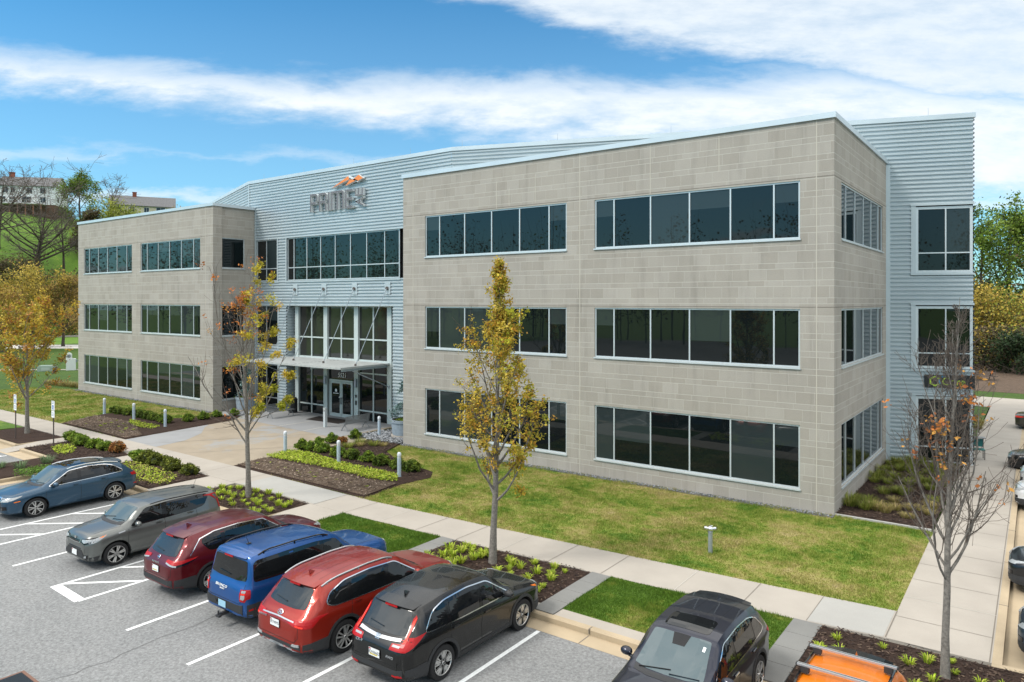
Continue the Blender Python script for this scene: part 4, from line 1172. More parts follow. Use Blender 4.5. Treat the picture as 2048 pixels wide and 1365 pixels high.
M['plate_ink'] = mat('plate_ink', (0.03, 0.035, 0.05), 0.5)
M['seam'] = mat('panel_gap', (0.006, 0.006, 0.006), 0.7)
M['car_glass'] = glass_mat('car_side_glass', (0.006, 0.007, 0.008), 1.55, 0.01, 0.0)
M['rear_glass'] = glass_mat('car_rear_glass', (0.02, 0.025, 0.028), 1.6, 0.01, 0.0)
M['screen'] = glass_mat('windscreen_glass', (0.07, 0.10, 0.11), 1.6, 0.01, 0.01)

def smooth_interp(pts, xs, soft=0.05):
    p = np.array(sorted(pts), float)
    xs = np.asarray(xs, float)
    acc = 0
    ks = np.linspace(-1, 1, 9); wt = 1 - np.abs(ks) * 0.9
    for k, w_ in zip(ks, wt): acc = acc + w_ * np.interp(xs + k * soft, p[:, 0], p[:, 1])
    return acc / wt.sum()

class Body:
    """lofted car shell in car space: nose +x, z up, x = 0 at mid length"""
    def __init__(s, c):
        s.c = c; L, W = c['L'], c['W']; s.L, s.W = L, W
        h = L / 2
        X = lambda a: h - a          # a is the distance back from the nose
        s.X = X
        s.xf, s.xr = X(c['fo']), X(c['fo'] + c['WB'])
        top = [(X(a), z) for a, z in c['top']]; belt = [(X(a), z) for a, z in c['belt']]; low = [(X(a), z) for a, z in c['low']]
        hw = W / 2
        wid = [(X(a), hw * k) for a, k in c.get('plan', [(0, .60), (.04, .76), (.14, .87), (.35, .95), (.8, .985), (1.4, 1.0), (L - 1.3, 1.0), (L - .6, .985), (L - .22, .94), (L - .07, .86), (L - .015, .76), (L, .66)])]
        roofw = [(X(a), hw * k) for a, k in c.get('roofw', [(0, .72), (1.2, .78), (2.1, .76), (L - 1.0, .75), (L - .3, .71), (L, .66)])]
        st = np.unique(np.concatenate([[X(0), X(.012), X(.03), X(.06), X(.1), X(.15)], [X(L), X(L - .012), X(L - .03), X(L - .06), X(L - .1), X(L - .15)], np.linspace(X(L - .2), X(.2), 64), np.linspace(X(L - .15), X(L - 1.0), 34)]))
        zt = smooth_interp(top, st, c.get('soft', .045)); zb = smooth_interp(belt, st, .08); zl = smooth_interp(low, st, .05)
        w_ = smooth_interp(wid, st, .03); wr = smooth_interp(roofw, st, .1)
        V = []; nr = 15
        cr = c.get('crease', .012)
        for i, x in enumerate(st):
            b, t, l, w0, wt = zb[i], zt[i], zl[i], w_[i], wr[i]
            t = max(t, l + .12); b = min(b, t - .015); hgt = b - l
            k = min(1, max(0, (t - b - .05) / .38)); k = k * k * (3 - 2 * k)
            wt = min(wt, w0 * .92)
            kh = lambda a, bb: a * (1 - k) + bb * k
            pts = [(0, l + .02), (.70 * w0, l), (.93 * w0, l + .015), (.982 * w0, l + .10 * hgt), (.995 * w0, l + .30 * hgt), (w0 - cr * .4, l + .50 * hgt), (w0 - cr, l + .64 * hgt), (w0 + .002, l + .80 * hgt), (.985 * w0, l + .92 * hgt), (.957 * w0, b),
                   (kh(.915 * w0, .957 * w0 + (wt - .957 * w0) * .22), b + (t - b) * kh(.45, .27)),
                   (kh(.83 * w0, .957 * w0 + (wt - .957 * w0) * .66), b + (t - b) * kh(.80, .70)),
                   (kh(.70 * w0, wt), t - kh(.008, .075)), (kh(.52 * w0, wt * .93), t - kh(0, .022)), (kh(.28 * w0, wt * .55), t + kh(.006, .008)), (0, t + kh(.012, .018))]
            V.append(pts)
        n = len(V[0]); vs, fs = [], []
        for pts, x in zip(V, st):
            vs += [(x, y, z) for y, z in pts] + [(x, -y, z) for y, z in pts[1:-1][::-1]]
        m = 2 * n - 2
        for i in range(len(st) - 1):
            for k in range(m): fs.append((i * m + k, i * m + (k + 1) % m, (i + 1) * m + (k + 1) % m, (i + 1) * m + k))
        fs.append(tuple(range(m))); e = (len(st) - 1) * m; fs.append(tuple(e + k for k in range(m))[::-1])
        bm = bmesh.new()
        bv = [bm.verts.new(v) for v in vs]
        for f in fs: bm.faces.new([bv[k] for k in f])
        bmesh.ops.triangulate(bm, faces=[f for f in bm.faces if len(f.verts) > 4])
        bmesh.ops.recalc_face_normals(bm, faces=bm.faces)
        s.bvh = BVHTree.FromBMesh(bm)
        s.me = bpy.data.meshes.new('body'); bm.to_mesh(s.me); bm.free()

    def hit(s, mode, a, b):
        if mode in 'LR':
            sg_ = 1 if mode == 'L' else -1
            r = s.bvh.ray_cast(Vector((a, sg_ * 3, b)), Vector((0, -sg_, 0))); q = Vector((a, sg_ * s.W * .45, b))
        elif mode == 'B': r = s.bvh.ray_cast(Vector((-6, a, b)), Vector((1, 0, 0))); q = Vector((-s.L / 2, a, b))
        elif mode == 'F': r = s.bvh.ray_cast(Vector((6, a, b)), Vector((-1, 0, 0))); q = Vector((s.L / 2, a, b))
        else: r = s.bvh.ray_cast(Vector((a, b, 4)), Vector((0, 0, -1))); q = Vector((a, b, 1.2))
        if r[0] is None:
            r = s.bvh.find_nearest(q)
        nn = r[1]
        d = {'L': Vector((0, 1, 0)), 'R': Vector((0, -1, 0)), 'B': Vector((-1, 0, 0)), 'F': Vector((1, 0, 0)), 'T': Vector((0, 0, 1))}[mode]
        if nn.dot(d) < 0: nn = -nn
        return r[0], nn

    def panel(s, mb, mode, poly, off=.005, m=0, step=.09):
        """fill an outline (drawn flat) and lay it on the shell, its rim turned down to the shell"""
        P = []
        n = len(poly)
        for i in range(n):
            a, b = Vector(poly[i]), Vector(poly[(i + 1) % n]); k = max(1, int((b - a).length / step))
            P += [a + (b - a) * (j / k) for j in range(k)]
        nb = len(P); edges = [(i, (i + 1) % nb) for i in range(nb)]
        xs = [p.x for p in P]; ys = [p.y for p in P]
        ins = []
        gx_ = np.arange(min(xs) + step / 2, max(xs), step); gy_ = np.arange(min(ys) + step / 2, max(ys), step)
        if len(gx_) and len(gy_):
            G_ = np.array([(a, b) for a in gx_ for b in gy_]); G_ = G_[in_poly(G_, [(p.x, p.y) for p in P])]
            pa = np.array([(p.x, p.y) for p in P])
            for g in G_:
                if np.min(np.hypot(*(pa - g).T)) > step * .45: ins.append(Vector(g))
        vs, _, fs, *_r = geometry.delaunay_2d_cdt(P + ins, edges, [], 1, 1e-5)
        out, rim = [], []
        for v in vs:
            h, nn = s.hit(mode, v.x, v.y); out.append(h + nn * off); rim.append(h - nn * .004)
        mb.add(out, [tuple(f) for f in fs], m)
        cnt = {}
        for f in fs:
            for i in range(len(f)):
                e = (f[i], f[(i + 1) % len(f)]); cnt[tuple(sorted(e))] = cnt.get(tuple(sorted(e)), 0) + 1
        for (i, j), c in cnt.items():
            if c == 1: mb.add([out[i], out[j], rim[j], rim[i]], [(0, 1, 2, 3)], m)

    def ribbon(s, mb, mode, pts, wid=.012, off=.004, m=0, step=.06, closed=False):
        Q = [Vector(p) for p in pts] + ([Vector(pts[0])] if closed else [])
        D = []
        for a, b in zip(Q, Q[1:]):
            k = max(1, int((b - a).length / step)); D += [a + (b - a) * (j / k) for j in range(k)]
        D.append(Q[-1])
        L_ = []
        for i, p in enumerate(D):
            t = (D[min(i + 1, len(D) - 1)] - D[max(i - 1, 0)]).normalized(); nn = Vector((-t.y, t.x)) * wid / 2
            a, n1 = s.hit(mode, *(p - nn)); b, n2 = s.hit(mode, *(p + nn)); L_.append((a + n1 * off, b + n2 * off))
        for (a, b), (c, d) in zip(L_, L_[1:]): mb.quad(a, c, d, b, m)

def clip_x(poly, a, b):
    def half(P, x, keep_gt):
        out = []
        for i in range(len(P)):
            p, q = P[i], P[(i + 1) % len(P)]
            ip = (p[0] >= x) == keep_gt or p[0] == x; iq = (q[0] >= x) == keep_gt or q[0] == x
            if ip: out.append(p)
            if ip != iq:
                t = (x - p[0]) / (q[0] - p[0]); out.append((x, p[1] + t * (q[1] - p[1])))
        return out
    P = half(poly, a, True)
    return half(P, b, False) if len(P) > 2 else P

def round_poly(poly, r=.05, k=4):
    out = []
    n = len(poly)
    for i in range(n):
        p0, p1, p2 = Vector(poly[i - 1]), Vector(poly[i]), Vector(poly[(i + 1) % n])
        a = (p0 - p1); b = (p2 - p1); rr = min(r, a.length * .45, b.length * .45)
        A, B = p1 + a.normalized() * rr, p1 + b.normalized() * rr
        for j in range(k + 1):
            t = j / k; out.append(tuple(A * (1 - t) ** 2 + p1 * 2 * t * (1 - t) + B * t * t))
    return out

RIMS = {}
def rim_mesh(style, r):
    key = (style, round(r, 3))
    if key in RIMS: return RIMS[key]
    b = MB()
    # dark barrel, bright lip and spokes; outer face towards +y, centre at origin
    b.lathe([(r * .97, -.10), (r * .95, .02)], (0, 0, 0), 28, 1, 'y'); b.lathe([(.001, -.03), (r * .96, -.03)], (0, 0, 0), 28, 1, 'y')
    b.lathe([(r * .93, .045), (r * .955, .058), (r * 1.0, .056), (r * 1.0, .03)], (0, 0, 0), 32, 0, 'y')
    b.lathe([(.001, .062), (r * .13, .060), (r * .17, .045), (r * .2, .01)], (0, 0, 0), 14, 0, 'y')
    b.lathe([(.001, .066), (r * .09, .065)], (0, 0, 0), 10, 1, 'y')
    def spoke(a0, a1, w0, w1, mm=0):
        p0 = Vector((math.cos(a0), 0, math.sin(a0))) * r * .14; p1 = Vector((math.cos(a1), 0, math.sin(a1))) * r * .95
        d = (p1 - p0).normalized(); n_ = Vector((-d.z, 0, d.x))
        v = []
        for y, k in ((.052, 1), (.015, 1.15)):
            v += [p0 - n_ * w0 * k + Vector((0, y, 0)), p0 + n_ * w0 * k + Vector((0, y, 0)), p1 + n_ * w1 * k + Vector((0, y, 0)), p1 - n_ * w1 * k + Vector((0, y, 0))]
        b.add(v, [(0, 1, 2, 3), (0, 4, 5, 1), (1, 5, 6, 2), (2, 6, 7, 3), (3, 7, 4, 0)], mm)
    if style == 'twin5':
        for i in range(5):
            a = 2 * PI * i / 5
            spoke(a - .12, a - .20, .014, .017); spoke(a + .12, a + .20, .014, .017)
    elif style == 'ten':
        for i in range(10): spoke(2 * PI * i / 10, 2 * PI * i / 10 + (.10 if i % 2 else -.06), .012, .016)
    elif style == 'swirl':
        for i in range(5):
            a = 2 * PI * i / 5
            spoke(a, a + .16, .016, .014); spoke(a + .35, a + .42, .012, .022); spoke(a + .7, a + .56, .010, .012)
    elif style == 'star':
        for i in range(5):
            a = 2 * PI * i / 5; spoke(a, a, .026, .036); spoke(a + .05, a + .34, .012, .012); spoke(a - .05, a - .34, .012, .012)
    else:
        for i in range(6):
            a = 2 * PI * i / 6; spoke(a - .07, a - .13, .014, .016); spoke(a + .07, a + .13, .014, .016)
    o = b.build('rim', [mat('alloy_' + style, (0.55, 0.55, 0.54), 0.28, 0.75), M['gloss_black']], None, 30)
    me = o.data; bpy.data.objects.remove(o); RIMS[key] = me
    return me
TYRES = {}
def tyre_mesh(ro, ri, w_):
    key = (round(ro, 3), round(ri, 3))
    if key not in TYRES:
        b = MB(); h = w_ / 2
        b.lathe([(ri * .96, -h * .8), (ri, -h * .9), ((ri + ro) / 2, -h), (ro * .965, -h * .93), (ro, -h * .72), (ro, h * .72), (ro * .965, h * .93), ((ri + ro) / 2, h), (ri * 1.02, h * .9), (ri * .98, h * .8), (ri * .97, -h * .5)], (0, 0, 0), 36, 0, 'y')
        for k in (-.4, 0, .4): b.lathe([(ro + .0005, k * h - .006), (ro + .0005, k * h + .006)], (0, 0, 0), 36, 1, 'y')
        o = b.build('wheel', [M['tyre'], M['gloss_black']], None, 35); TYRES[key] = o.data; bpy.data.objects.remove(o)
    return TYRES[key]

SCALE, SCW, SCH = 1.045, .97, .985
def make_car(c, label, loc, rz, group=None, cat='car'):
    """car > body, windows, lights, wheels (> rim) ... all laid on one lofted shell"""
    B = Body(c); L, W = B.L, B.W; X = B.X; hw = W / 2
    root = thing(c['name'], label, cat, loc, rz, group); root.scale = (SCALE, SCW, SCH)
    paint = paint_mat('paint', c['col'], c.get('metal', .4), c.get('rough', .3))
    ro = c.get('tyre', .352); ri = ro * c.get('rimr', .69); Ra = ro + c.get('gap', .065)
    zc = ro
    # body, wheel openings cut with cylinders
    body = bpy.data.objects.new('body', B.me); COL.objects.link(body)
    B.me.materials.append(paint); B.me.materials.append(M['plastic'])
    cb = MB()
    for x in (B.xf, B.xr):
        for sgn in (-1, 1):
            cb.lathe([(Ra, hw * .52), (Ra, hw * 1.4)] if sgn > 0 else [(Ra, -hw * 1.4), (Ra, -hw * .52)], (x, 0, zc), 40, 0, 'y', True)
    cut = cb.build('cutter', [M['plastic']], None)
    bm = bmesh.new(); bm.from_mesh(cut.data); bmesh.ops.recalc_face_normals(bm, faces=bm.faces); bm.to_mesh(cut.data); bm.free()
    md = body.modifiers.new('arch', 'BOOLEAN'); md.operation = 'DIFFERENCE'; md.object = cut; md.solver = 'EXACT'
    bpy.context.view_layer.update()
    me = bpy.data.meshes.new_from_object(body.evaluated_get(bpy.context.evaluated_depsgraph_get()))
    body.modifiers.clear(); old = body.data; body.data = me; bpy.data.meshes.remove(old); bpy.data.objects.remove(cut)
    me.materials.clear(); me.materials.append(paint); me.materials.append(M['plastic'])
    me.name = 'body'
    smooth_by_angle(me, 33)
    mi = np.zeros(len(me.polygons), np.int32)
    for i, p in enumerate(me.polygons):        # wheel wells and floor in black plastic
        ce = p.center
        d = min(math.hypot(ce.x - B.xf, ce.z - zc), math.hypot(ce.x - B.xr, ce.z - zc))
        if (d < Ra * 1.02 and abs(ce.y) < hw * .9 and ce.z < zc + Ra * 1.05 and abs(p.normal.y) < .75 or (d < Ra * .99 and abs(ce.y) < hw * .6)) or p.normal.z < -.8 or (c.get('clad') and ce.z < .335): mi[i] = 1
    me.polygons.foreach_set('material_index', mi)
    body.parent = root
    def part(mb, name, mats, par=root, smooth=None): 
        return mb.build(name, mats, par, smooth) if mb.v else None
    # wheels
    rw = c.get('tw', .225)
    for x in (B.xf, B.xr):
        for sgn in (1, -1):
            wo = bpy.data.objects.new('wheel', tyre_mesh(ro, ri, rw)); COL.objects.link(wo)
            wo.parent = root; wo.location = (x, sgn * (hw - rw / 2 - .015), zc); wo.rotation_euler = (0, rnd.uniform(0, 6), 0 if sgn > 0 else PI)
            rm = bpy.data.objects.new('rim', rim_mesh(c['rim'], ri)); COL.objects.link(rm); rm.parent = wo; rm.location = (0, rw / 2 - .05, 0)
    # wheel arch and sill trim
    if c.get('clad'):
        for mode in 'LR':
            for x in (B.xf, B.xr):
                ob = MB()
                t0 = c.get('archw', .065)
                a0, a1 = -.32, PI + .32
                ang = np.linspace(a0, a1, 22)
                pl = [(x + math.cos(a) * (Ra + .001), zc + math.sin(a) * (Ra + .001)) for a in ang] + [(x + math.cos(a) * (Ra + t0), zc + math.sin(a) * (Ra + t0)) for a in ang[::-1]]
                pl = [(p, max(z, .2)) for p, z in pl]
                B.panel(ob, mode, pl, .012)
                part(ob, 'wheel_arch_trim', M[c['clad']])
        for mode in 'LR':
            ob = MB()
            B.panel(ob, mode, [(B.xr + Ra + .02, .22), (B.xf - Ra - .02, .22), (B.xf - Ra - .03, c.get('sill', .37)), (B.xr + Ra + .03, c.get('sill', .37))], .010)
            part(ob, 'sill_trim', M[c['clad']])
    for key, nm, md_ in (('rear_bumper', 'rear_bumper', 'B'), ('front_bumper', 'front_bumper', 'F')):
        if key in c:
            z0, z1, m_ = c[key]; ob = MB(); s_ = 1 if md_ == 'F' else -1; xe = s_ * L / 2
            yy = hw * .80
            B.panel(ob, md_, [(-yy, z0), (yy, z0), (yy, z1 + .03), (yy * .7, z1), (-yy * .7, z1), (-yy, z1 + .03)], .012)
            xa = (B.xf + Ra + .03) if md_ == 'F' else (B.xr - Ra - .03)
            for mode in 'LR': B.panel(ob, mode, [(xa, z0), (xe - s_ * .075, z0), (xe - s_ * .075, z1 + .03), (xa, z1 + .05)], .011)
            part(ob, nm, M[m_])
    # side windows
    dlo = round_poly([(X(a), z) for a, z in c['dlo']], c.get('dlo_r', .10))
    xs_ = [p[0] for p in dlo]; cuts = [max(xs_) + .01] + [X(a) for a in c['pillars']] + [min(xs_) - .01]
    for mode in 'LR': wb_ = MB(); B.panel(wb_, mode, dlo, .0035); part(wb_, 'window_surround', M['gloss_black'])
    for mode in 'LR':
        for i, (a, b) in enumerate(zip(cuts, cuts[1:])):
            g_ = c.get('pw', .045)
            pl = clip_x(dlo, b + (g_ if i < len(cuts) - 2 else 0), a - (g_ if i else 0))
            if len(pl) < 3: continue
            ob = MB(); cx = sum(p[0] for p in pl) / len(pl); cz = sum(p[1] for p in pl) / len(pl)
            pl = [(cx + (p[0] - cx) * .975, cz + (p[1] - cz) * .955) for p in pl]
            B.panel(ob, mode, pl, .0075); part(ob, 'side_window', M['car_glass'])
    if c.get('dlo_trim'):
        for mode in 'LR': ob = MB(); B.ribbon(ob, mode, dlo, c.get('trimw', .019), .010, closed=True); part(ob, 'window_trim', M[c['dlo_trim']])
    # windscreen, rear window
    (ca, cy), (ta, ty) = c['ws']
    ob = MB(); B.panel(ob, 'T', round_poly([(X(ca + .10), -cy), (X(ca + .02), -cy * .6), (X(ca), 0), (X(ca + .02), cy * .6), (X(ca + .10), cy), (X(ta), ty), (X(ta - .03), 0), (X(ta), -ty)], .04), .006)
    part(ob, 'windscreen', M['screen'])
    ob = MB(); B.panel(ob, 'T', [(X(ca + .085), -cy * .97), (X(ca), -cy * .55), (X(ca - .02), 0), (X(ca), cy * .55), (X(ca + .085), cy * .97), (X(ca - .03), cy * .95), (X(ca - .12), cy * .5), (X(ca - .14), 0), (X(ca - .12), -cy * .5), (X(ca - .03), -cy * .95)], .005)
    part(ob, 'cowl', M['plastic'])
    for y0, y1 in ((-.55, .05), (.05, .6)):
        ob = MB()
        ob.tube([B.hit('T', X(ca + .02), y0)[0] + Vector((0, 0, .02)), B.hit('T', X(ca + .09), y1)[0] + Vector((0, 0, .02))], .010, 5)
        part(ob, 'wiper', M['gloss_black'])
    rz0, rz1, ry0, ry1 = c['rw']
    ob = MB(); B.panel(ob, 'B', round_poly([(-ry0, rz0 + .03), (-ry0 * .5, rz0), (ry0 * .5, rz0), (ry0, rz0 + .03), (ry1, rz1), (-ry1, rz1)], .06), .006)
    part(ob, 'rear_window', M[c.get('rwm', 'rear_glass')])
    if c.get('spoiler'):
        sa, sz, sw_ = c['spoiler']
        ob = MB(); n_ = 9
        T_ = [B.hit('T', X(sa - .30), y)[0] for y in np.linspace(-sw_, sw_, n_)]
        for i in range(n_ - 1):
            a, b = T_[i] + Vector((0, 0, .006)), T_[i + 1] + Vector((0, 0, .006))
            ya, yb = np.linspace(-sw_, sw_, n_)[i], np.linspace(-sw_, sw_, n_)[i + 1]
            f = lambda y: X(sa) + .07 * (abs(y) / sw_) ** 2
            c1, d1 = Vector((f(ya), ya * .98, sz - .02 * (abs(ya) / sw_) ** 2)), Vector((f(yb), yb * .98, sz - .02 * (abs(yb) / sw_) ** 2))
            dn = Vector((.02, 0, -.035))
            ob.quad(a, b, d1, c1); ob.quad(c1, d1, d1 + dn, c1 + dn); ob.quad(c1 + dn, d1 + dn, b - Vector((0, 0, .05)), a - Vector((0, 0, .05)))
        for i, sgn in ((0, -1), (n_ - 1, 1)):
            y = sgn * sw_; e = Vector((X(sa) + .07, y * .98, sz - .02)); ob.add([T_[i], e, e + Vector((.02, 0, -.035)), T_[i] - Vector((0, 0, .05))], [(0, 1, 2, 3)])
        part(ob, 'spoiler', paint if c.get('spoiler_paint', True) else M['gloss_black'], smooth=40)
        ob = MB(); ob.box(X(sa) - .004, X(sa) + .02, -.17, .17, sz - .05, sz - .015); part(ob, 'brake_light', M['red_lens'])
    # gaps
    ob = MB()
    for mode in 'LR':
        for ln in c['gaps']: B.ribbon(ob, mode, [(X(a), z) for a, z in ln], .011, .002)
    hx = c.get('hood_edge', (.25, ca - .06))
    for sgn in (1, -1): B.ribbon(ob, 'T', [(X(hx[0]), sgn * hw * .66), (X(hx[0] + .3), sgn * hw * .72), (X(hx[1]), sgn * hw * .80)], .010, .002)
    tz0, tz1, tw_ = c.get('gate', (.62, 1.0, hw * .72))
    B.ribbon(ob, 'B', [(-tw_, tz1), (-tw_, tz0 + .1), (-tw_ * .86, tz0), (tw_ * .86, tz0), (tw_, tz0 + .1), (tw_, tz1)], .010, .003)
    part(ob, 'panel_gaps', M['seam'])
    # handles, mirrors
    for mode, sgn in (('L', 1), ('R', -1)):
        for a, z in c['handles']:
            ob = MB(); h_, n_ = B.hit(mode, X(a), z)
            ob.obox(h_ + n_ * .022, (1, 0, 0), (0, 0, 1), n_, .19, .03, .022); ob.obox(h_ + n_ * .004 + Vector((.01, 0, -.006)), (1, 0, 0), (0, 0, 1), n_, .13, .055, .012, 1)
            part(ob, 'door_handle', [M['chrome'] if c.get('chrome_handles') else paint, M['seam']])
        ma, mz = c['mirror']; h_, n_ = B.hit(mode, X(ma), mz)
        ob = MB(); ctr = h_ + Vector((-.02, sgn * .145, .075))
        ob.sphere(ctr, 1, 14, 8, 0, (.085, .125, .082)); ob.sphere(ctr + Vector((-.03, 0, -.002)), 1, 12, 6, 1, (.06, .112, .07))
        ob.tube([h_ - Vector((0, sgn * .03, 0)), ctr + Vector((0, -sgn * .05, -.06))], [.035, .03], 6, 1)
        part(ob, 'mirror', [M[c['mirror_mat']] if 'mirror_mat' in c else paint, M['plastic']], smooth=60)
    # roof
    if c.get('rails'):
        ra, rb, lift, m_ = c['rails']
        for sgn in (1, -1):
            ob = MB(); P_ = []
            for i, a in enumerate(np.linspace(ra, rb, 15)):
                yk = float(np.interp(X(a), *zip(*sorted([(X(q), hw * k) for q, k in c.get('roofw', [(0, .72), (1.2, .78), (2.1, .76), (L - 1.0, .75), (L - .3, .71), (L, .66)])]))))
                h_ = B.hit('T', X(a), sgn * yk * .955)[0]
                e = min(1, min(i, 14 - i) / 1.5); P_.append(h_ + Vector((0, 0, .008 + lift * e)))
            ob.tube(P_, c.get('railr', .018), 6)
            if lift > .02:
                for i in (1, 7, 13): ob.tube([P_[i], P_[i] - Vector((0, 0, lift + .02))], .02, 6)
            part(ob, 'roof_rail', M[m_], smooth=50)
    if c.get('roof_lines'):
        ob = MB(); a, b, ys = c['roof_lines']
        for y in ys:
            for sgn in (1, -1): B.ribbon(ob, 'T', [(X(a), sgn * y), (X(b), sgn * y)], .014, .0015)
        part(ob, 'roof_groove', paint_mat('groove_shade', tuple(q * .45 for q in c['col']), .3, .4))  # flat strip of darkened body paint, the groove's shade put into its colour
    if c.get('sunroof'):
        a, b, y = c['sunroof']; ob = MB(); B.panel(ob, 'T', round_poly([(X(a), -y), (X(a), y), (X(b), y), (X(b), -y)], .1), .004); part(ob, 'sunroof', M['car_glass'])
    if c.get('fin'):
        h_ = B.hit('T', X(c['fin']), 0)[0]; ob = MB()
        ob.add([h_ + Vector(q) for q in ((.10, 0, 0), (-.06, .03, 0), (-.06, -.03, 0), (-.085, 0, .085), (-.05, 0, .085))], [(0, 1, 4), (0, 4, 2), (1, 3, 4), (2, 4, 3), (1, 2, 3)])
        part(ob, 'antenna_fin', M[c['fin_mat']] if 'fin_mat' in c else paint)
    if c.get('whip'):
        h_ = B.hit('T', X(c['whip']), 0)[0]; ob = MB(); ob.box(h_.x - .05, h_.x + .05, -.03, .03, h_.z, h_.z + .025); ob.tube([h_ + Vector((0, 0, .02)), h_ + Vector((-.10, 0, .26))], [.008, .004], 5); part(ob, 'antenna', M['plastic'])
    # lights and faces
    for nm, pieces in c['lights']:
        for sgn in (1, -1):
            ob = MB(); mats, idx = [], {}
            for mode, m_, pl in pieces:
                if m_ not in idx: idx[m_] = len(mats); mats.append(M[m_])
                if mode == 'S': B.panel(ob, 'L' if sgn > 0 else 'R', [(X(a), z) for a, z in pl], .012, idx[m_], .05)
                elif mode == 'T': B.panel(ob, 'T', [(X(a), sgn * y) for a, y in pl], .008, idx[m_], .05)
                else: B.panel(ob, mode, [(sgn * y, z) for y, z in pl], .012 if m_ not in ('clear_lens', 'bright_red', 'amber') else .016, idx[m_], .05)
            part(ob, nm, mats)
    for nm, mode, m_, pl, off in c.get('faces', []):
        ob = MB(); B.panel(ob, mode, [(X(a), z) for a, z in pl] if mode in 'LRT' and mode != 'T' else ([(X(a), y) for a, y in pl] if mode == 'T' else pl), off, 0, .06)
        part(ob, nm, M[m_])
    for nm, mode, m_, ln, wid, off in c.get('lines', []):
        ob = MB(); B.ribbon(ob, mode, ln, wid, off); part(ob, nm, M[m_])
    # plates and writing
    def on_face(mode, y, z, off):
        h_, n_ = B.hit(mode, y, z); n_ = Vector((n_.x, 0, n_.z * .6)).normalized() if mode in 'BF' else n_
        s_ = -1 if mode == 'B' else 1
        u = Vector((0, s_, 0)); up = n_.cross(u); up.normalize()
        o_ = h_ + n_ * off
        return Matrix.Translation(o_) @ Matrix(((u.x, up.x, n_.x, 0), (u.y, up.y, n_.y, 0), (u.z, up.z, n_.z, 0), (0, 0, 0, 1)))
    for mode, y, z, body_, pm, strip in c.get('plates', []):
        mt = on_face(mode, y, z, .022)
        ob = MB(); ob.box(-.155, .155, -.078, .078, -.012, 0, 0); ob.box(-.165, .165, -.088, .088, -.014, -.004, 1)
        if strip: ob.box(-.13, .10, -.055, -.03, 0, .001, 2)
        if pm == 'plate': ob.box(-.15, -.10, .045, .072, 0, .001, 3)
        ob.v = [tuple(mt @ Vector(p)) for p in ob.v]
        po = part(ob, 'number_plate', [M[pm], M['gloss_black'], mat('plate_strip', (.55, .42, .05), .5), M['red_lens']])
        if body_: text_mesh('plate_number', body_, .085, M['plate_ink'], po, .0008, mtx=mt @ Matrix.Translation((0, .0, .0015)))
    for mode, y, z, body_, size, m_, wd, nm in c.get('texts', []):
        text_mesh(nm, body_, size, M[m_], root, .004, mtx=on_face(mode, y, z, .016), width=wd)
    for mode, y, z, kind_, r_ in c.get('badges', []):
        mt = on_face(mode, y, z, .016); ob = MB()
        if kind_ == 'oval_h':
            n_ = 20
            for i in range(n_):
                a0, a1 = 2 * PI * i / n_, 2 * PI * (i + 1) / n_
                ob.add([(r_ * math.cos(a0), r_ * .62 * math.sin(a0), 0), (r_ * math.cos(a1), r_ * .62 * math.sin(a1), 0), (r_ * .8 * math.cos(a1), r_ * .45 * math.sin(a1), .006), (r_ * .8 * math.cos(a0), r_ * .45 * math.sin(a0), .006)], [(0, 1, 2, 3)])
            for sx in (-.3, .3): ob.add([(r_ * (sx - .1 - .08), -r_ * .42, .004), (r_ * (sx + .1 - .08), -r_ * .42, .004), (r_ * (sx + .1 + .08), r_ * .42, .004), (r_ * (sx - .1 + .08), r_ * .42, .004)], [(0, 1, 2, 3)])
            ob.add([(-r_ * .35, -r_ * .12, .004), (r_ * .35, -r_ * .02, .004), (r_ * .35, r_ * .14, .004), (-r_ * .35, r_ * .02, .004)], [(0, 1, 2, 3)])
        elif kind_ == 'square_h':
            for a, b, c_, d in ((-1, -.8, -.9, .9), (.8, 1, -.9, .9), (-.8, .8, .78, .9), (-.8, .8, -.9, -.78), (-.45, -.25, -.6, .6), (.25, .45, -.6, .6), (-.25, .25, -.1, .12)): ob.box(a * r_, b * r_, c_ * r_, d * r_, 0, .006)
        elif kind_ == 'ring':
            n_ = 20
            for i in range(n_):
                a0, a1 = 2 * PI * i / n_, 2 * PI * (i + 1) / n_
                ob.add([(r_ * math.cos(a0), r_ * math.sin(a0), 0), (r_ * math.cos(a1), r_ * math.sin(a1), 0), (r_ * .72 * math.cos(a1), r_ * .72 * math.sin(a1), .005), (r_ * .72 * math.cos(a0), r_ * .72 * math.sin(a0), .005)], [(0, 1, 2, 3)])
            ob.box(-r_ * 1.15, r_ * 1.15, -r_ * .17, r_ * .17, 0, .007)
        elif kind_ == 'rings4':
            for k in range(4):
                cx = (k - 1.5) * r_ * .85; n_ = 16
                for i in range(n_):
                    a0, a1 = 2 * PI * i / n_, 2 * PI * (i + 1) / n_; q = r_ * .55
                    ob.add([(cx + q * math.cos(a0), q * math.sin(a0), .002), (cx + q * math.cos(a1), q * math.sin(a1), .002), (cx + q * .8 * math.cos(a1), q * .8 * math.sin(a1), .006), (cx + q * .8 * math.cos(a0), q * .8 * math.sin(a0), .006)], [(0, 1, 2, 3)])
        else:
            ob.lathe([(.001, .004), (r_, .002)], (0, 0, 0), 16, 0, 'z'); ob.v = [(p[0], p[1] * .6, p[2]) for p in ob.v]
        ob.v = [tuple(mt @ Vector(p)) for p in ob.v]; part(ob, 'badge', M['chrome'])
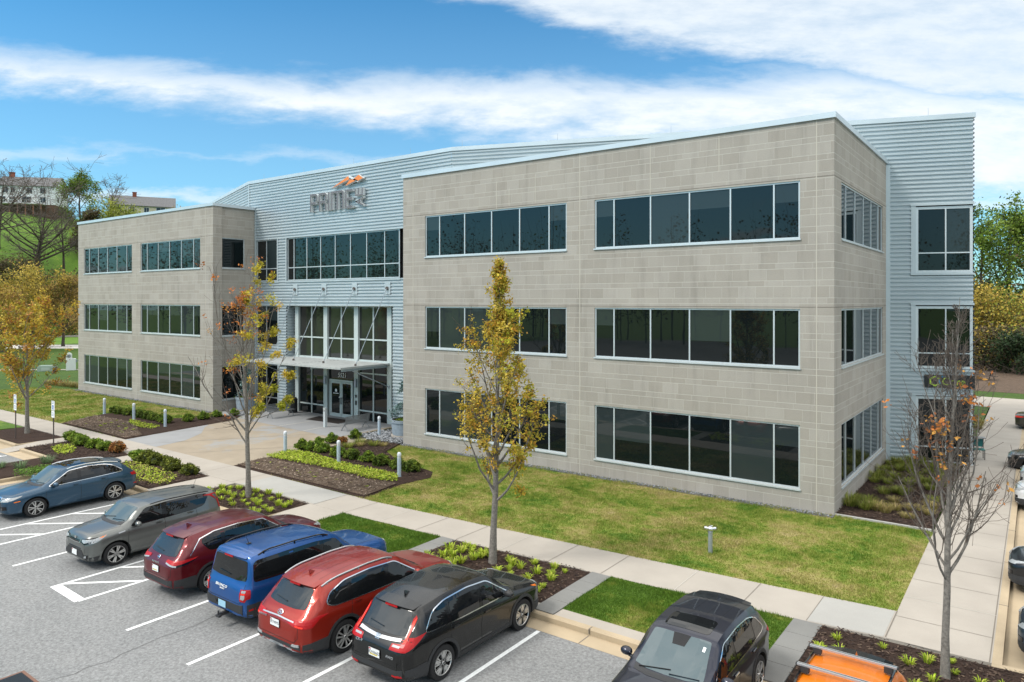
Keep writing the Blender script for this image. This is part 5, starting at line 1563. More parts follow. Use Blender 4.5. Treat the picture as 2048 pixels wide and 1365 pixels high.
    # rear wiper
    if c.get('rwiper'):
        y0, y1, z = c['rwiper']; ob = MB(); a, n1 = B.hit('B', y0, z); b, n2 = B.hit('B', y1, z + .035)
        ob.tube([a + n1 * .02, b + n2 * .02], .012, 5); part(ob, 'wiper', M['gloss_black'])
    for fn in c.get('extra', []): fn(B, root, part, paint)
    return root

def suv(**k):
    """shared proportions; a = distance behind the nose"""
    L = k['L']
    d = dict(low=[(0, .30), (.12, .24), (.6, .21), (L - .7, .22), (L - .12, .32), (L, .38)], fo=.9, rails=None, rwiper=(.0, .42, k['rw'][0] + .07))
    d.update(k); return d

CARS = {}
CARS['crv'] = suv(name='suv_car', L=4.59, W=1.86, WB=2.66, fo=.92, col=(.0065, .0066, .0068), metal=.3, rough=.25, rim='star', tyre=.355, clad='plastic',
    top=[(0, .74), (.06, .82), (.2, .90), (.7, 1.0), (1.12, 1.07), (1.9, 1.585), (2.2, 1.655), (2.7, 1.685), (3.4, 1.655), (3.95, 1.585), (4.06, 1.545), (4.37, 1.12), (4.47, 1.04), (4.56, .95), (4.59, .86)],
    belt=[(0, .70), (.3, .84), (1.2, .96), (3.3, 1.05), (4.2, 1.07), (4.5, .95), (4.59, .8)],
    dlo=[(1.34, 1.03), (2.06, 1.515), (2.7, 1.575), (3.4, 1.545), (3.75, 1.45), (4.02, 1.16), (3.95, 1.115), (3.0, 1.07)], pillars=[2.36, 3.34], dlo_trim='chrome', trimw=.021,
    ws=((1.16, .66), (1.88, .56)), rw=(1.10, 1.50, .64, .57), spoiler=(4.16, 1.57, .58), gaps=[[(1.27, .95), (1.25, .45), (1.36, .27)], [(2.37, 1.05), (2.40, .60), (2.37, .27)], [(3.32, 1.06), (3.36, .80), (3.10, .50), (3.02, .27)]],
    handles=[(2.2, .93), (3.2, .97)], mirror=(1.52, 1.03), fin=3.72, rear_bumper=(.30, .53, 'plastic'), front_bumper=(.24, .42, 'plastic'), gate=(.60, 1.08, .70),
    lights=[('taillight', [('B', 'red_lens', [(.40, .90), (.78, .90), (.80, 1.02), (.72, 1.10), (.70, 1.40), (.66, 1.46), (.63, 1.40), (.665, 1.10), (.655, 1.02), (.42, 1.0)]), ('B', 'clear_lens', [(.45, .955), (.64, .96), (.65, .99), (.46, .99)]), ('B', 'bright_red', [(.665, 1.03), (.715, 1.05), (.69, 1.42), (.655, 1.36)]), ('S', 'red_lens', [(4.50, .90), (4.16, 1.06), (4.00, 1.14), (4.28, 1.12), (4.42, 1.12)]) ]),
            ('reflector', [('B', 'red_lens', [(.50, .40), (.74, .41), (.73, .45), (.50, .44)])]),
            ('headlight', [('F', 'clear_lens', [(.44, .76), (.74, .80), (.74, .88), (.5, .82)]), ('S', 'amber', [(.25, .80), (.42, .86), (.5, .90), (.3, .86)])])],
    faces=[('grille', 'F', 'gloss_black', [(-.42, .62), (.42, .62), (.46, .78), (-.46, .78)], .01)],
    lines=[('rear_trim', 'B', 'chrome', [(-.60, 1.065), (-.35, 1.045), (0, 1.03), (.35, 1.045), (.60, 1.065)], .045, .014), ('skid_trim', 'B', 'silver', [(-.7, .345), (0, .315), (.7, .345)], .045, .018)],
    plates=[('B', 0, .74, '8DH6602', 'plate', True)], texts=[('B', .46, .88, 'CR-V', .075, 'silver', 1.2, 'lettering'), ('B', -.44, .76, 'AWD', .075, 'silver', 1.2, 'lettering')], badges=[('B', 0, 1.03, 'square_h', .055)])
CARS['santafe'] = suv(name='suv_car', L=4.77, W=1.89, WB=2.765, fo=.93, col=(.30, .018, .008), metal=.45, rough=.3, rim='ten', tyre=.36, clad='plastic',
    top=[(0, .78), (.06, .86), (.2, .95), (.7, 1.04), (1.18, 1.10), (1.98, 1.60), (2.3, 1.665), (2.9, 1.69), (3.7, 1.66), (4.1, 1.60), (4.2, 1.56), (4.53, 1.16), (4.62, 1.06), (4.74, .98), (4.77, .88)],
    belt=[(0, .74), (.3, .88), (1.2, 1.0), (3.4, 1.07), (4.4, 1.10), (4.65, .98), (4.77, .82)],
    dlo=[(1.42, 1.07), (2.12, 1.53), (2.9, 1.58), (3.6, 1.55), (4.0, 1.42), (4.15, 1.22), (3.95, 1.13), (3.0, 1.10)], pillars=[2.42, 3.50], dlo_trim='chrome',
    ws=((1.24, .67), (1.96, .57)), rw=(1.14, 1.51, .64, .58), spoiler=(4.32, 1.58, .60), gaps=[[(1.33, .98), (1.31, .5), (1.42, .28)], [(2.44, 1.08), (2.46, .62), (2.44, .28)], [(3.49, 1.09), (3.53, .85), (3.26, .52), (3.2, .28)]],
    handles=[(2.27, .99), (3.34, 1.03)], mirror=(1.58, 1.07), fin=3.88, rails=(2.15, 4.12, .035, 'silver'), railr=.022, roof_lines=(2.2, 4.0, (.16, .42)), rear_bumper=(.30, .50, 'plastic'), front_bumper=(.24, .42, 'plastic'), gate=(.56, 1.1, .70),
    lights=[('taillight', [('B', 'red_lens', [(.36, .93), (.80, .86), (.82, 1.0), (.5, 1.0)]), ('B', 'bright_red', [(.62, .90), (.79, .875), (.80, .90), (.62, .925)]), ('S', 'red_lens', [(4.70, .86), (4.52, .86), (4.36, .99), (4.12, 1.04), (4.36, 1.06), (4.70, 1.0)])]),
            ('reflector', [('B', 'clear_lens', [(.52, .475), (.74, .485), (.73, .535), (.55, .525)])]),
            ('headlight', [('F', 'clear_lens', [(.46, .74), (.76, .78), (.76, .88), (.5, .84)]), ('S', 'amber', [(.22, .84), (.45, .90), (.5, .94), (.28, .90)])])],
    faces=[('grille', 'F', 'gloss_black', [(-.46, .52), (.46, .52), (.5, .80), (-.5, .80)], .01), ('skid_plate', 'B', 'silver', [(-.62, .33), (-.45, .30), (.45, .30), (.62, .33), (.5, .42), (.28, .40), (.2, .43), (-.2, .43), (-.28, .40), (-.5, .42)], .02)],
    lines=[('rear_trim', 'B', 'silver', [(-.55, .965), (0, .985), (.55, .965)], .022, .012), ('exhaust', 'B', 'chrome', [(-.62, .325), (-.45, .315)], .06, .03)],
    plates=[('B', .05, .845, '7EY4995', 'plate', False)], texts=[('B', .50, .91, 'SANTA FE', .05, 'silver', 1.25, 'lettering')], badges=[('B', 0, 1.04, 'oval_h', .095)])
CARS['rogue'] = suv(name='suv_car', L=4.65, W=1.84, WB=2.705, fo=.92, col=(.12, .005, .010), metal=.45, rough=.28, rim='swirl', tyre=.355, clad='plastic',
    top=[(0, .78), (.05, .88), (.2, .97), (.7, 1.05), (1.15, 1.10), (1.92, 1.60), (2.25, 1.665), (2.8, 1.70), (3.6, 1.67), (4.08, 1.60), (4.17, 1.56), (4.45, 1.14), (4.53, 1.06), (4.62, .97), (4.65, .88)],
    belt=[(0, .74), (.3, .90), (1.2, 1.0), (3.4, 1.08), (4.3, 1.12), (4.55, .98), (4.65, .82)],
    dlo=[(1.38, 1.07), (2.06, 1.53), (2.8, 1.585), (3.5, 1.555), (3.84, 1.46), (3.86, 1.36), (3.68, 1.13), (3.0, 1.09)], pillars=[2.38, 3.28], dlo_trim=None,
    ws=((1.22, .66), (1.90, .56)), rw=(1.10, 1.51, .64, .57), spoiler=(4.30, 1.575, .59), gaps=[[(1.30, .98), (1.28, .5), (1.4, .28)], [(2.40, 1.08), (2.42, .62), (2.4, .28)], [(3.30, 1.08), (3.36, .85), (3.12, .52), (3.05, .28)]],
    handles=[(2.22, .98), (3.15, 1.02)], mirror=(1.55, 1.07), fin=3.78, roof_lines=(2.1, 3.95, (.18, .44)), rear_bumper=(.30, .55, 'plastic'), front_bumper=(.24, .42, 'plastic'), gate=(.60, 1.06, .70),
    lights=[('taillight', [('B', 'red_lens', [(.40, 1.0), (.80, .95), (.82, 1.04), (.42, 1.05)]), ('B', 'clear_lens', [(.44, .965), (.80, .91), (.80, .945), (.44, .995)]), ('S', 'red_lens', [(4.58, .95), (4.1, 1.03), (4.0, 1.07), (4.4, 1.06), (4.58, 1.04)]), ('S', 'gloss_black', [(4.58, .90), (4.3, .94), (4.05, 1.03), (4.1, 1.025), (4.58, .945)])]),
            ('headlight', [('F', 'clear_lens', [(.46, .80), (.76, .84), (.76, .92), (.5, .88)]), ('S', 'clear_lens', [(.1, .86), (.3, .90), (.42, .95), (.2, .94)])])],
    faces=[('grille', 'F', 'gloss_black', [(-.40, .56), (.40, .56), (.46, .84), (-.46, .84)], .01)],
    lines=[('roof_trim', 'L', 'chrome', [(4.65 / 2 - a, z) for a, z in ((1.4, 1.09), (2.06, 1.545), (2.8, 1.60), (3.5, 1.57), (3.9, 1.47), (4.2, 1.12))], .02, .012), ('roof_trim', 'R', 'chrome', [(4.65 / 2 - a, z) for a, z in ((1.4, 1.09), (2.06, 1.545), (2.8, 1.60), (3.5, 1.57), (3.9, 1.47), (4.2, 1.12))], .02, .012)],
    plates=[('B', .0, .78, '', 'plate', True)], texts=[('B', .02, .935, 'R O G U E', .06, 'chrome', 1.25, 'lettering')], badges=[('B', .0, 1.045, 'ring', .055)])
def hitch(B, root, part, paint):
    ob = MB(); x = -B.L / 2; ob.box(x - .10, x + .1, -.04, .04, .26, .33); ob.box(x - .17, x - .10, -.07, .07, .25, .30); ob.tube([(x - .14, 0, .29), (x - .14, 0, .40)], .02, 6)
    part(ob, 'tow_hitch', M['dark'])
    ob = MB(); h, n = B.hit('B', .30, .55); ob.sphere(h - Vector((.01, 0, 0)), .06, 10, 6, 0, (.5, 1, 1)); part(ob, 'tow_hook', M['gloss_black'])
CARS['bronco'] = suv(name='suv_car', L=4.39, W=1.89, WB=2.67, fo=.88, col=(.006, .075, .27), metal=.4, rough=.28, rim='ten', tyre=.36, clad='plastic', soft=.03, archw=.08,
    plan=[(0, .74), (.04, .86), (.14, .94), (.35, .98), (.8, .99), (1.4, 1.0), (3.1, 1.0), (3.8, .985), (4.2, .955), (4.33, .89), (4.37, .82), (4.39, .74)],
    roofw=[(0, .80), (1.2, .84), (2.0, .82), (3.4, .81), (4.1, .79), (4.39, .74)],
    top=[(0, .90), (.04, 1.0), (.15, 1.06), (.7, 1.12), (1.2, 1.16), (1.72, 1.62), (1.95, 1.69), (2.4, 1.73), (3.0, 1.765), (3.8, 1.765), (4.1, 1.73), (4.17, 1.68), (4.27, 1.16), (4.33, 1.06), (4.37, 1.0), (4.39, .9)],
    belt=[(0, .84), (.3, .98), (1.2, 1.06), (3.4, 1.10), (4.2, 1.10), (4.39, .86)],
    dlo=[(1.42, 1.10), (1.80, 1.55), (2.4, 1.615), (3.2, 1.63), (4.02, 1.62), (4.12, 1.56), (4.16, 1.14), (3.0, 1.11)], pillars=[2.25, 3.12], dlo_trim=None,
    ws=((1.24, .70), (1.70, .62)), rw=(1.14, 1.60, .74, .66), rwm='car_glass', spoiler=(4.27, 1.69, .62), gaps=[[(1.36, 1.02), (1.34, .5), (1.42, .28)], [(2.27, 1.09), (2.28, .62), (2.27, .28)], [(3.14, 1.09), (3.16, .85), (2.98, .55), (2.92, .28)]],
    handles=[(2.10, 1.0), (2.98, 1.02)], mirror=(1.52, 1.10), rails=(2.0, 3.95, .055, 'gloss_black'), railr=.021, whip=3.75, rear_bumper=(.32, .62, 'plastic'), front_bumper=(.26, .5, 'plastic'), gate=(.66, 1.1, .74), rwiper=(-.1, .35, 1.22),
    lights=[('taillight', [('B', 'red_lens', [(.66, .74), (.80, .72), (.84, .80), (.84, 1.0), (.66, 1.0)]), ('B', 'clear_lens', [(.70, .93), (.80, .93), (.80, .98), (.70, .98)]), ('B', 'clear_lens', [(.70, .79), (.77, .77), (.80, .81), (.80, .88), (.70, .88)]), ('B', 'bright_red', [(.70, .89), (.80, .89), (.80, .92), (.70, .92)]), ('S', 'red_lens', [(4.33, .78), (4.25, .80), (4.24, 1.0), (4.33, 1.0)])]),
            ('reflector', [('S', 'red_lens', [(4.28, .50), (4.14, .52), (4.14, .56), (4.28, .54)])]),
            ('headlight', [('F', 'clear_lens', [(.48, .84), (.76, .84), (.76, .98), (.48, .98)])])],
    faces=[('grille', 'F', 'gloss_black', [(-.76, .80), (.76, .80), (.76, 1.0), (-.76, 1.0)], .006), ('brake_light', 'B', 'red_lens', [(-.16, 1.635), (.16, 1.635), (.16, 1.66), (-.16, 1.66)], .014)],
    plates=[('B', .06, .52, '', 'plate_blue', False)], texts=[('B', .10, .95, 'BRONCO', .085, 'white', 1.35, 'lettering'), ('B', .06, .885, 'SPORT', .05, 'white', 1.35, 'lettering')], extra=[hitch])
CARS['soul'] = suv(name='boxy_car', L=4.02, W=1.80, WB=2.57, fo=.74, col=(.15, .158, .152), metal=.6, rough=.3, rim='twin6', tyre=.335, rimr=.72, soft=.035,
    plan=[(0, .66), (.04, .80), (.14, .90), (.35, .97), (.8, .99), (1.3, 1.0), (2.9, 1.0), (3.5, .98), (3.84, .93), (3.96, .86), (4.0, .78), (4.02, .7)],
    roofw=[(0, .76), (1.0, .86), (1.8, .84), (3.2, .80), (3.8, .76), (4.02, .72)],
    top=[(0, .78), (.04, .92), (.14, 1.0), (.5, 1.055), (.95, 1.10), (1.46, 1.52), (1.72, 1.575), (2.2, 1.60), (3.2, 1.575), (3.76, 1.54), (3.84, 1.49), (3.93, 1.12), (3.98, 1.02), (4.0, .95), (4.02, .85)],
    belt=[(0, .74), (.25, .91), (1.0, 1.0), (2.4, 1.02), (3.6, 1.06), (3.9, 1.06), (4.02, .8)],
    dlo=[(1.12, 1.03), (1.58, 1.485), (2.2, 1.525), (3.2, 1.515), (3.50, 1.48), (3.54, 1.40), (3.38, 1.14), (3.0, 1.08), (2.2, 1.05)], pillars=[2.12], pw=.055, dlo_trim=None,
    ws=((.98, .68), (1.45, .62)), rw=(1.10, 1.44, .58, .54), gaps=[[(1.08, .98), (1.06, .5), (1.18, .28)], [(2.12, 1.07), (2.14, .62), (2.12, .28)], [(3.1, 1.12), (3.12, .9), (2.9, .55), (2.84, .28)]],
    handles=[(1.95, .97), (2.92, 1.03)], mirror=(1.27, 1.03), whip=3.45, rails=(1.75, 3.6, .012, 'gloss_black'), railr=.012, front_bumper=(.24, .36, 'plastic'), roof_lines=(1.75, 3.6, (.2, .46)), gate=(.6, 1.05, .66),
    lights=[('headlight', [('F', 'gloss_black', [(.38, .81), (.60, .75), (.80, .81), (.80, .94), (.42, .89)]), ('F', 'clear_lens', [(.43, .835), (.58, .79), (.74, .83), (.76, .90), (.45, .875)]), ('S', 'clear_lens', [(.08, .78), (.22, .80), (.40, .90), (.52, .965), (.3, .93), (.08, .88)]), ('S', 'amber', [(.30, .89), (.42, .925), (.52, .965), (.33, .935)])]),
            ('fog_light', [('F', 'gloss_black', [(.56, .34), (.70, .36), (.72, .46), (.58, .45)]), ('F', 'clear_lens', [(.60, .37), (.67, .38), (.68, .44), (.61, .43)])]),
            ('taillight', [('B', 'red_lens', [(.62, .95), (.80, .95), (.74, 1.44), (.64, 1.44)]), ('S', 'red_lens', [(3.975, .96), (3.93, .96), (3.86, 1.34), (3.90, 1.34)])])],
    faces=[('grille', 'F', 'gloss_black', [(-.34, .785), (.34, .785), (.38, .85), (-.38, .85)], .012), ('lower_grille', 'F', 'plastic', [(-.60, .36), (.60, .36), (.52, .50), (.42, .58), (-.42, .58), (-.52, .50)], .012), ('grille_slot', 'F', 'gloss_black', [(-.36, .60), (.36, .60), (.36, .625), (-.36, .625)], .014)],
    lines=[('grille_trim', 'F', 'chrome', [(-.37, .86), (-.34, .785), (0, .765), (.34, .785), (.37, .86)], .02, .016), ('side_vent', 'R', 'silver', [(4.02 / 2 - .80, .93), (4.02 / 2 - .98, .955)], .03, .008), ('side_vent', 'L', 'silver', [(4.02 / 2 - .80, .93), (4.02 / 2 - .98, .955)], .03, .008)],
    plates=[('F', .0, .46, '', 'plate', False)], badges=[('F', 0, .88, 'oval', .06)], rwiper=None)
CARS['qthree'] = suv(name='suv_car', L=4.39, W=1.83, WB=2.60, fo=.90, col=(.022, .066, .118), metal=.45, rough=.3, rim='twin5', tyre=.345, rimr=.71,
    top=[(0, .70), (.05, .80), (.2, .88), (.6, .96), (1.12, 1.03), (1.82, 1.515), (2.1, 1.57), (2.6, 1.60), (3.2, 1.565), (3.68, 1.48), (3.80, 1.44), (4.16, 1.10), (4.26, 1.02), (4.36, .93), (4.39, .84)],
    belt=[(0, .66), (.3, .82), (1.2, .94), (3.2, 1.03), (4.0, 1.06), (4.3, .94), (4.39, .78)],
    dlo=[(1.28, 1.0), (1.98, 1.45), (2.6, 1.50), (3.2, 1.46), (3.5, 1.37), (3.82, 1.13), (3.72, 1.09), (2.8, 1.05)], pillars=[2.30, 3.26], pw=.05, dlo_trim='chrome',
    ws=((1.16, .66), (1.80, .56)), rw=(1.06, 1.40, .62, .54), spoiler=(3.96, 1.46, .56), gaps=[[(1.22, .92), (1.20, .45), (1.3, .26)], [(2.32, 1.03), (2.34, .6), (2.32, .26)], [(3.22, 1.05), (3.26, .85), (3.02, .5), (2.96, .26)]],
    handles=[(2.16, .92), (3.1, .96)], mirror=(1.46, 1.0), rails=(1.95, 3.7, .012, 'chrome'), railr=.02, sunroof=(1.98, 3.3, .50), gate=(.58, 1.0, .66),
    lights=[('headlight', [('F', 'clear_lens', [(.46, .69), (.76, .70), (.78, .80), (.48, .77)]), ('S', 'clear_lens', [(.06, .71), (.20, .73), (.48, .83), (.52, .86), (.2, .82), (.06, .80)])]), ('marker_light', [('S', 'amber', [(.26, .655), (.44, .67), (.44, .70), (.26, .685)])]),
            ('taillight', [('B', 'red_lens', [(.42, .88), (.78, .86), (.80, .98), (.44, .98)]), ('S', 'red_lens', [(4.32, .86), (4.12, .88), (4.06, .98), (4.3, .99)])]), ('bumper_reflector', [('S', 'red_lens', [(4.33, .50), (4.2, .52), (4.2, .56), (4.33, .55)])])],
    faces=[('grille', 'F', 'gloss_black', [(-.36, .36), (.36, .36), (.44, .56), (.40, .80), (-.40, .80), (-.44, .56)], .010), ('side_intake', 'F', 'gloss_black', [(.48, .40), (.74, .42), (.72, .54), (.50, .53)], .010), ('side_intake', 'F', 'gloss_black', [(-.48, .40), (-.74, .42), (-.72, .54), (-.50, .53)], .010)],
    lines=[('grille_trim', 'F', 'chrome', [(-.36, .36), (.36, .36), (.44, .56), (.40, .80), (-.40, .80), (-.44, .56), (-.36, .36)], .035, .016)] + [('grille_bar', 'F', 'silver', [(-.40, z), (.40, z)], .016, .014) for z in (.45, .52, .59, .66, .73)],
    badges=[('F', 0, .69, 'rings4', .09)])
CARS['cxfive'] = suv(name='suv_car', L=4.55, W=1.85, WB=2.70, fo=.92, col=(.018, .021, .036), metal=.55, rough=.28, rim='twin5', tyre=.36, clad='plastic',
    top=[(0, .74), (.06, .84), (.2, .92), (.7, 1.02), (1.22, 1.08), (2.02, 1.585), (2.3, 1.64), (2.8, 1.675), (3.5, 1.645), (3.95, 1.57), (4.06, 1.53), (4.36, 1.14), (4.44, 1.05), (4.52, .95), (4.55, .86)],
    belt=[(0, .70), (.3, .86), (1.2, .98), (3.3, 1.07), (4.2, 1.10), (4.46, .96), (4.55, .8)],
    dlo=[(1.44, 1.05), (2.14, 1.515), (2.8, 1.565), (3.4, 1.53), (3.74, 1.43), (3.98, 1.18), (3.86, 1.13), (3.0, 1.09)], pillars=[2.44, 3.42], dlo_trim='chrome', trimw=.018,
    ws=((1.26, .67), (2.0, .57)), rw=(1.12, 1.48, .64, .55), spoiler=(4.18, 1.555, .58), gaps=[[(1.36, .97), (1.34, .48), (1.44, .27)], [(2.46, 1.07), (2.48, .6), (2.46, .27)], [(3.42, 1.08), (3.46, .86), (3.2, .5), (3.12, .27)]],
    handles=[(2.3, .95), (3.28, .99)], chrome_handles=True, mirror=(1.62, 1.05), fin=3.72, sunroof=(2.12, 2.62, .46), roof_lines=(2.7, 3.85, (.14, .42)), gate=(.6, 1.06, .68),
    lights=[('headlight', [('F', 'clear_lens', [(.42, .74), (.76, .79), (.76, .86), (.46, .80)])]), ('taillight', [('B', 'red_lens', [(.42, .95), (.80, .93), (.82, 1.02), (.44, 1.03)]), ('S', 'red_lens', [(4.48, .93), (4.26, .97), (4.16, 1.04), (4.46, 1.03)])])],
    faces=[('grille', 'F', 'gloss_black', [(-.40, .46), (.40, .46), (.50, .74), (.42, .82), (-.42, .82), (-.50, .74)], .010), ('sensor_housing', 'T', 'gloss_black', [(1.78, -.12), (1.78, .12), (1.98, .17), (1.98, -.17)], .010), ('inspection_sticker', 'T', 'white', [(1.80, .46), (1.80, .51), (1.88, .51), (1.88, .46)], .010)],
    badges=[('F', 0, .70, 'ring', .07)])
def cross_bars(B, root, part, paint):
    for a in (2.55, 3.35):
        ob = MB(); L_ = B.hit('T', B.X(a), .56)[0]; R_ = B.hit('T', B.X(a), -.56)[0]; z = max(L_.z, R_.z) + .145
        ob.obox((L_.x, 0, z), (0, 1, 0), (1, 0, 0), (0, 0, 1), 1.42, .075, .03, 0)
        ob.obox((L_.x, 0, z + .016), (0, 1, 0), (1, 0, 0), (0, 0, 1), 1.40, .03, .004, 1)
        for s_ in (-1, 1):
            ob.obox((L_.x, s_ * .715, z), (0, 1, 0), (1, 0, 0), (0, 0, 1), .02, .08, .034, 2); ob.obox((L_.x, s_ * .575, z - .06), (0, 1, 0), (1, 0, 0), (0, 0, 1), .13, .10, .10, 2)
        part(ob, 'cross_bar', [M['silver'], M['chrome'], M['plastic']])
CARS['crosstrek'] = suv(name='crossover_car', L=4.45, W=1.80, WB=2.665, fo=.90, col=(.74, .185, .004), metal=.15, rough=.35, rim='twin5', tyre=.345, clad='plastic',
    top=[(0, .72), (.06, .80), (.2, .88), (.7, .97), (1.15, 1.03), (1.92, 1.50), (2.2, 1.55), (2.7, 1.58), (3.4, 1.55), (3.78, 1.49), (3.9, 1.44), (4.22, 1.10), (4.32, 1.02), (4.42, .92), (4.45, .84)],
    belt=[(0, .68), (.3, .82), (1.2, .94), (3.3, 1.02), (4.0, 1.04), (4.36, .93), (4.45, .78)],
    dlo=[(1.34, 1.0), (2.04, 1.44), (2.7, 1.48), (3.3, 1.45), (3.62, 1.36), (3.86, 1.12), (3.76, 1.08), (2.8, 1.04)], pillars=[2.34, 3.28], dlo_trim=None,
    ws=((1.18, .65), (1.90, .55)), rw=(1.06, 1.40, .62, .54), spoiler=(4.06, 1.47, .56), spoiler_paint=False, gaps=[[(1.27, .92), (1.25, .45), (1.35, .27)], [(2.36, 1.02), (2.38, .6), (2.36, .27)], [(3.26, 1.03), (3.3, .85), (3.06, .5), (3.0, .27)]],
    handles=[(2.2, .92), (3.14, .95)], mirror=(1.5, 1.0), fin=3.62, rails=(2.1, 3.8, .05, 'gloss_black'), railr=.024, gate=(.58, 1.0, .66),
    lights=[('headlight', [('F', 'clear_lens', [(.42, .70), (.76, .72), (.76, .82), (.46, .78)])]), ('taillight', [('B', 'bright_red', [(.42, .90), (.78, .86), (.80, 1.04), (.5, 1.0)]), ('S', 'bright_red', [(4.38, .86), (4.14, .92), (4.1, 1.06), (4.36, 1.04)])])],
    faces=[('grille', 'F', 'gloss_black', [(-.36, .56), (.36, .56), (.40, .74), (-.40, .74)], .010)], extra=[cross_bars])
def sedan(col, label, loc, rz):
    pass
CARS['plain'] = suv(name='suv_car', L=4.60, W=1.86, WB=2.69, fo=.92, col=(.6, .61, .62), metal=.1, rough=.3, rim='twin6', tyre=.355, clad='plastic',
    top=CARS['crv']['top'], belt=CARS['crv']['belt'], dlo=CARS['crv']['dlo'], pillars=[2.36, 3.34], dlo_trim=None, ws=CARS['crv']['ws'], rw=CARS['crv']['rw'], spoiler=(4.16, 1.57, .58), gaps=CARS['crv']['gaps'], handles=CARS['crv']['handles'], mirror=(1.52, 1.03), fin=3.72,
    rear_bumper=(.30, .53, 'plastic'), front_bumper=(.24, .46, 'plastic'), lights=[('headlight', [('F', 'clear_lens', [(.44, .74), (.76, .78), (.76, .87), (.48, .82)]), ('S', 'clear_lens', [(.08, .78), (.34, .86), (.42, .90), (.2, .87)])]), ('fog_light', [('F', 'gloss_black', [(.52, .48), (.74, .50), (.74, .60), (.54, .58)])]), ('taillight', [('B', 'red_lens', [(.42, .92), (.78, .92), (.80, 1.04), (.44, 1.0)])])],
    faces=[('grille', 'F', 'gloss_black', [(-.44, .56), (.44, .56), (.48, .80), (-.48, .80)], .010)], lines=[('grille_trim', 'F', 'chrome', [(-.48, .80), (0, .79), (.48, .80)], .03, .014)], plates=[('F', 0, .44, '', 'plate', False)])
CARS['saloon'] = dict(CARS['plain'], name='saloon_car', L=4.75, col=(.10, .095, .075), metal=.5, clad=None,
    top=[(0, .66), (.06, .74), (.2, .82), (.7, .90), (1.2, .97), (2.05, 1.40), (2.4, 1.45), (2.9, 1.46), (3.4, 1.40), (4.12, 1.08), (4.4, 1.06), (4.66, 1.02), (4.72, .96), (4.75, .88)],
    belt=[(0, .62), (.3, .76), (1.2, .90), (3.4, .97), (4.3, .99), (4.65, .94), (4.75, .8)], fin=3.3, spoiler=None, rwiper=None,
    dlo=[(1.46, .95), (2.16, 1.33), (2.8, 1.37), (3.3, 1.32), (3.85, 1.06), (3.75, 1.02), (2.8, .98)], pillars=[2.45, 3.4], ws=((1.28, .65), (2.02, .54)), rw=(1.12, 1.36, .58, .48), rear_bumper=(.30, .42, 'plastic'), front_bumper=(.22, .32, 'plastic'),
    handles=[(2.3, .88), (3.2, .91)], mirror=(1.62, .96), gaps=[[(1.4, .9), (1.38, .45), (1.46, .26)], [(2.46, .97), (2.48, .6), (2.46, .26)], [(3.4, .98), (3.44, .8), (3.2, .5), (3.12, .26)]],
    lights=[('headlight', [('F', 'clear_lens', [(.44, .64), (.74, .67), (.74, .75), (.48, .71)])]), ('taillight', [('B', 'bright_red', [(.36, .86), (.74, .84), (.78, .95), (.40, .93)]), ('S', 'bright_red', [(4.68, .84), (4.42, .88), (4.3, .93), (4.66, .96)])])], lines=[], plates=[('B', 0, .74, '', 'plate', False)], gate=(.55, .98, .62))

PK = 'cars parked in the bays before the building'
ZC = ZA + 0.001
def park(key, label, x_side, side, axle_y, axle, nose, **kw):
    """park a car from where its visible tyre stands: x of the tyre's outer face, y of one axle"""
    c = dict(CARS[key]); c.update(kw); h = c['L'] / 2 * SCALE
    ax = c['fo'] if axle == 'f' else c['fo'] + c['WB']
    d = (c['L'] / 2 - ax) * SCALE            # axle position along the car, nose positive
    x = x_side - side * (c['W'] / 2 - .015) * SCW
    y = axle_y - nose * d
    return make_car(c, label, (x, y, ZC), PI / 2 * nose, PK)
park('qthree', 'dark teal blue SUV with silver roof rails, backed in at the far left', -28.90, 1, 10.49, 'f', -1)
park('soul', 'boxy metallic grey car with its nose towards the lane', -21.76, 1, 9.99, 'f', -1)
park('rogue', 'dark maroon SUV between the boxy grey car and the bright blue one', -17.72, 1, 10.6, 'r', 1)
park('bronco', 'bright blue boxy SUV with black roof rails and a tow hitch', -14.78, 1, 10.55, 'r', 1)
park('santafe', 'orange red SUV with silver roof rails and ribbed roof', -12.30, 1, 10.5, 'r', 1)
park('crv', 'black SUV with tall L shaped red tail lights, nose to the kerb', -9.80, 1, 10.93, 'r', 1)
park('cxfive', 'dark slate blue SUV with a sunroof, backed towards the paver strip', -4.45, 1, 14.30, 'r', -1)
park('crosstrek', 'bright orange crossover with two silver roof cross bars', -1.72, 1, 13.55, 'r', -1)
def side_park(key, label, nose_x, y, col, rz=PI, **kw):
    c = dict(CARS[key]); c.update(col=col, **kw)
    return make_car(c, label, (nose_x + c['L'] / 2 * SCALE, y, ZC), rz, 'cars nosed in along the side walkway')
side_park('plain', 'glossy black SUV with blue grey fog light surrounds, nosed in nearest the bare tree', -0.66, 23.9, (.007, .008, .010), metal=.2)
side_park('plain', 'dark slate blue car at the lower right edge, only its nose corner in view', -0.36, 19.4, (.025, .045, .07), metal=.4)
side_park('plain', 'white SUV with black grille and fog light surround beside the walkway', -0.72, 33.0, (.62, .63, .64))
side_park('plain', 'white car partly hidden between the black car and the nearer white SUV', -0.62, 36.4, (.60, .61, .62))
side_park('saloon', 'black car with amber marker light nosed over the side walkway', -1.15, 40.2, (.006, .006, .007), metal=.2)
side_park('saloon', 'olive grey saloon backed up to the walkway with red tail lights', -1.15, 52.6, (.075, .072, .055), rz=0)
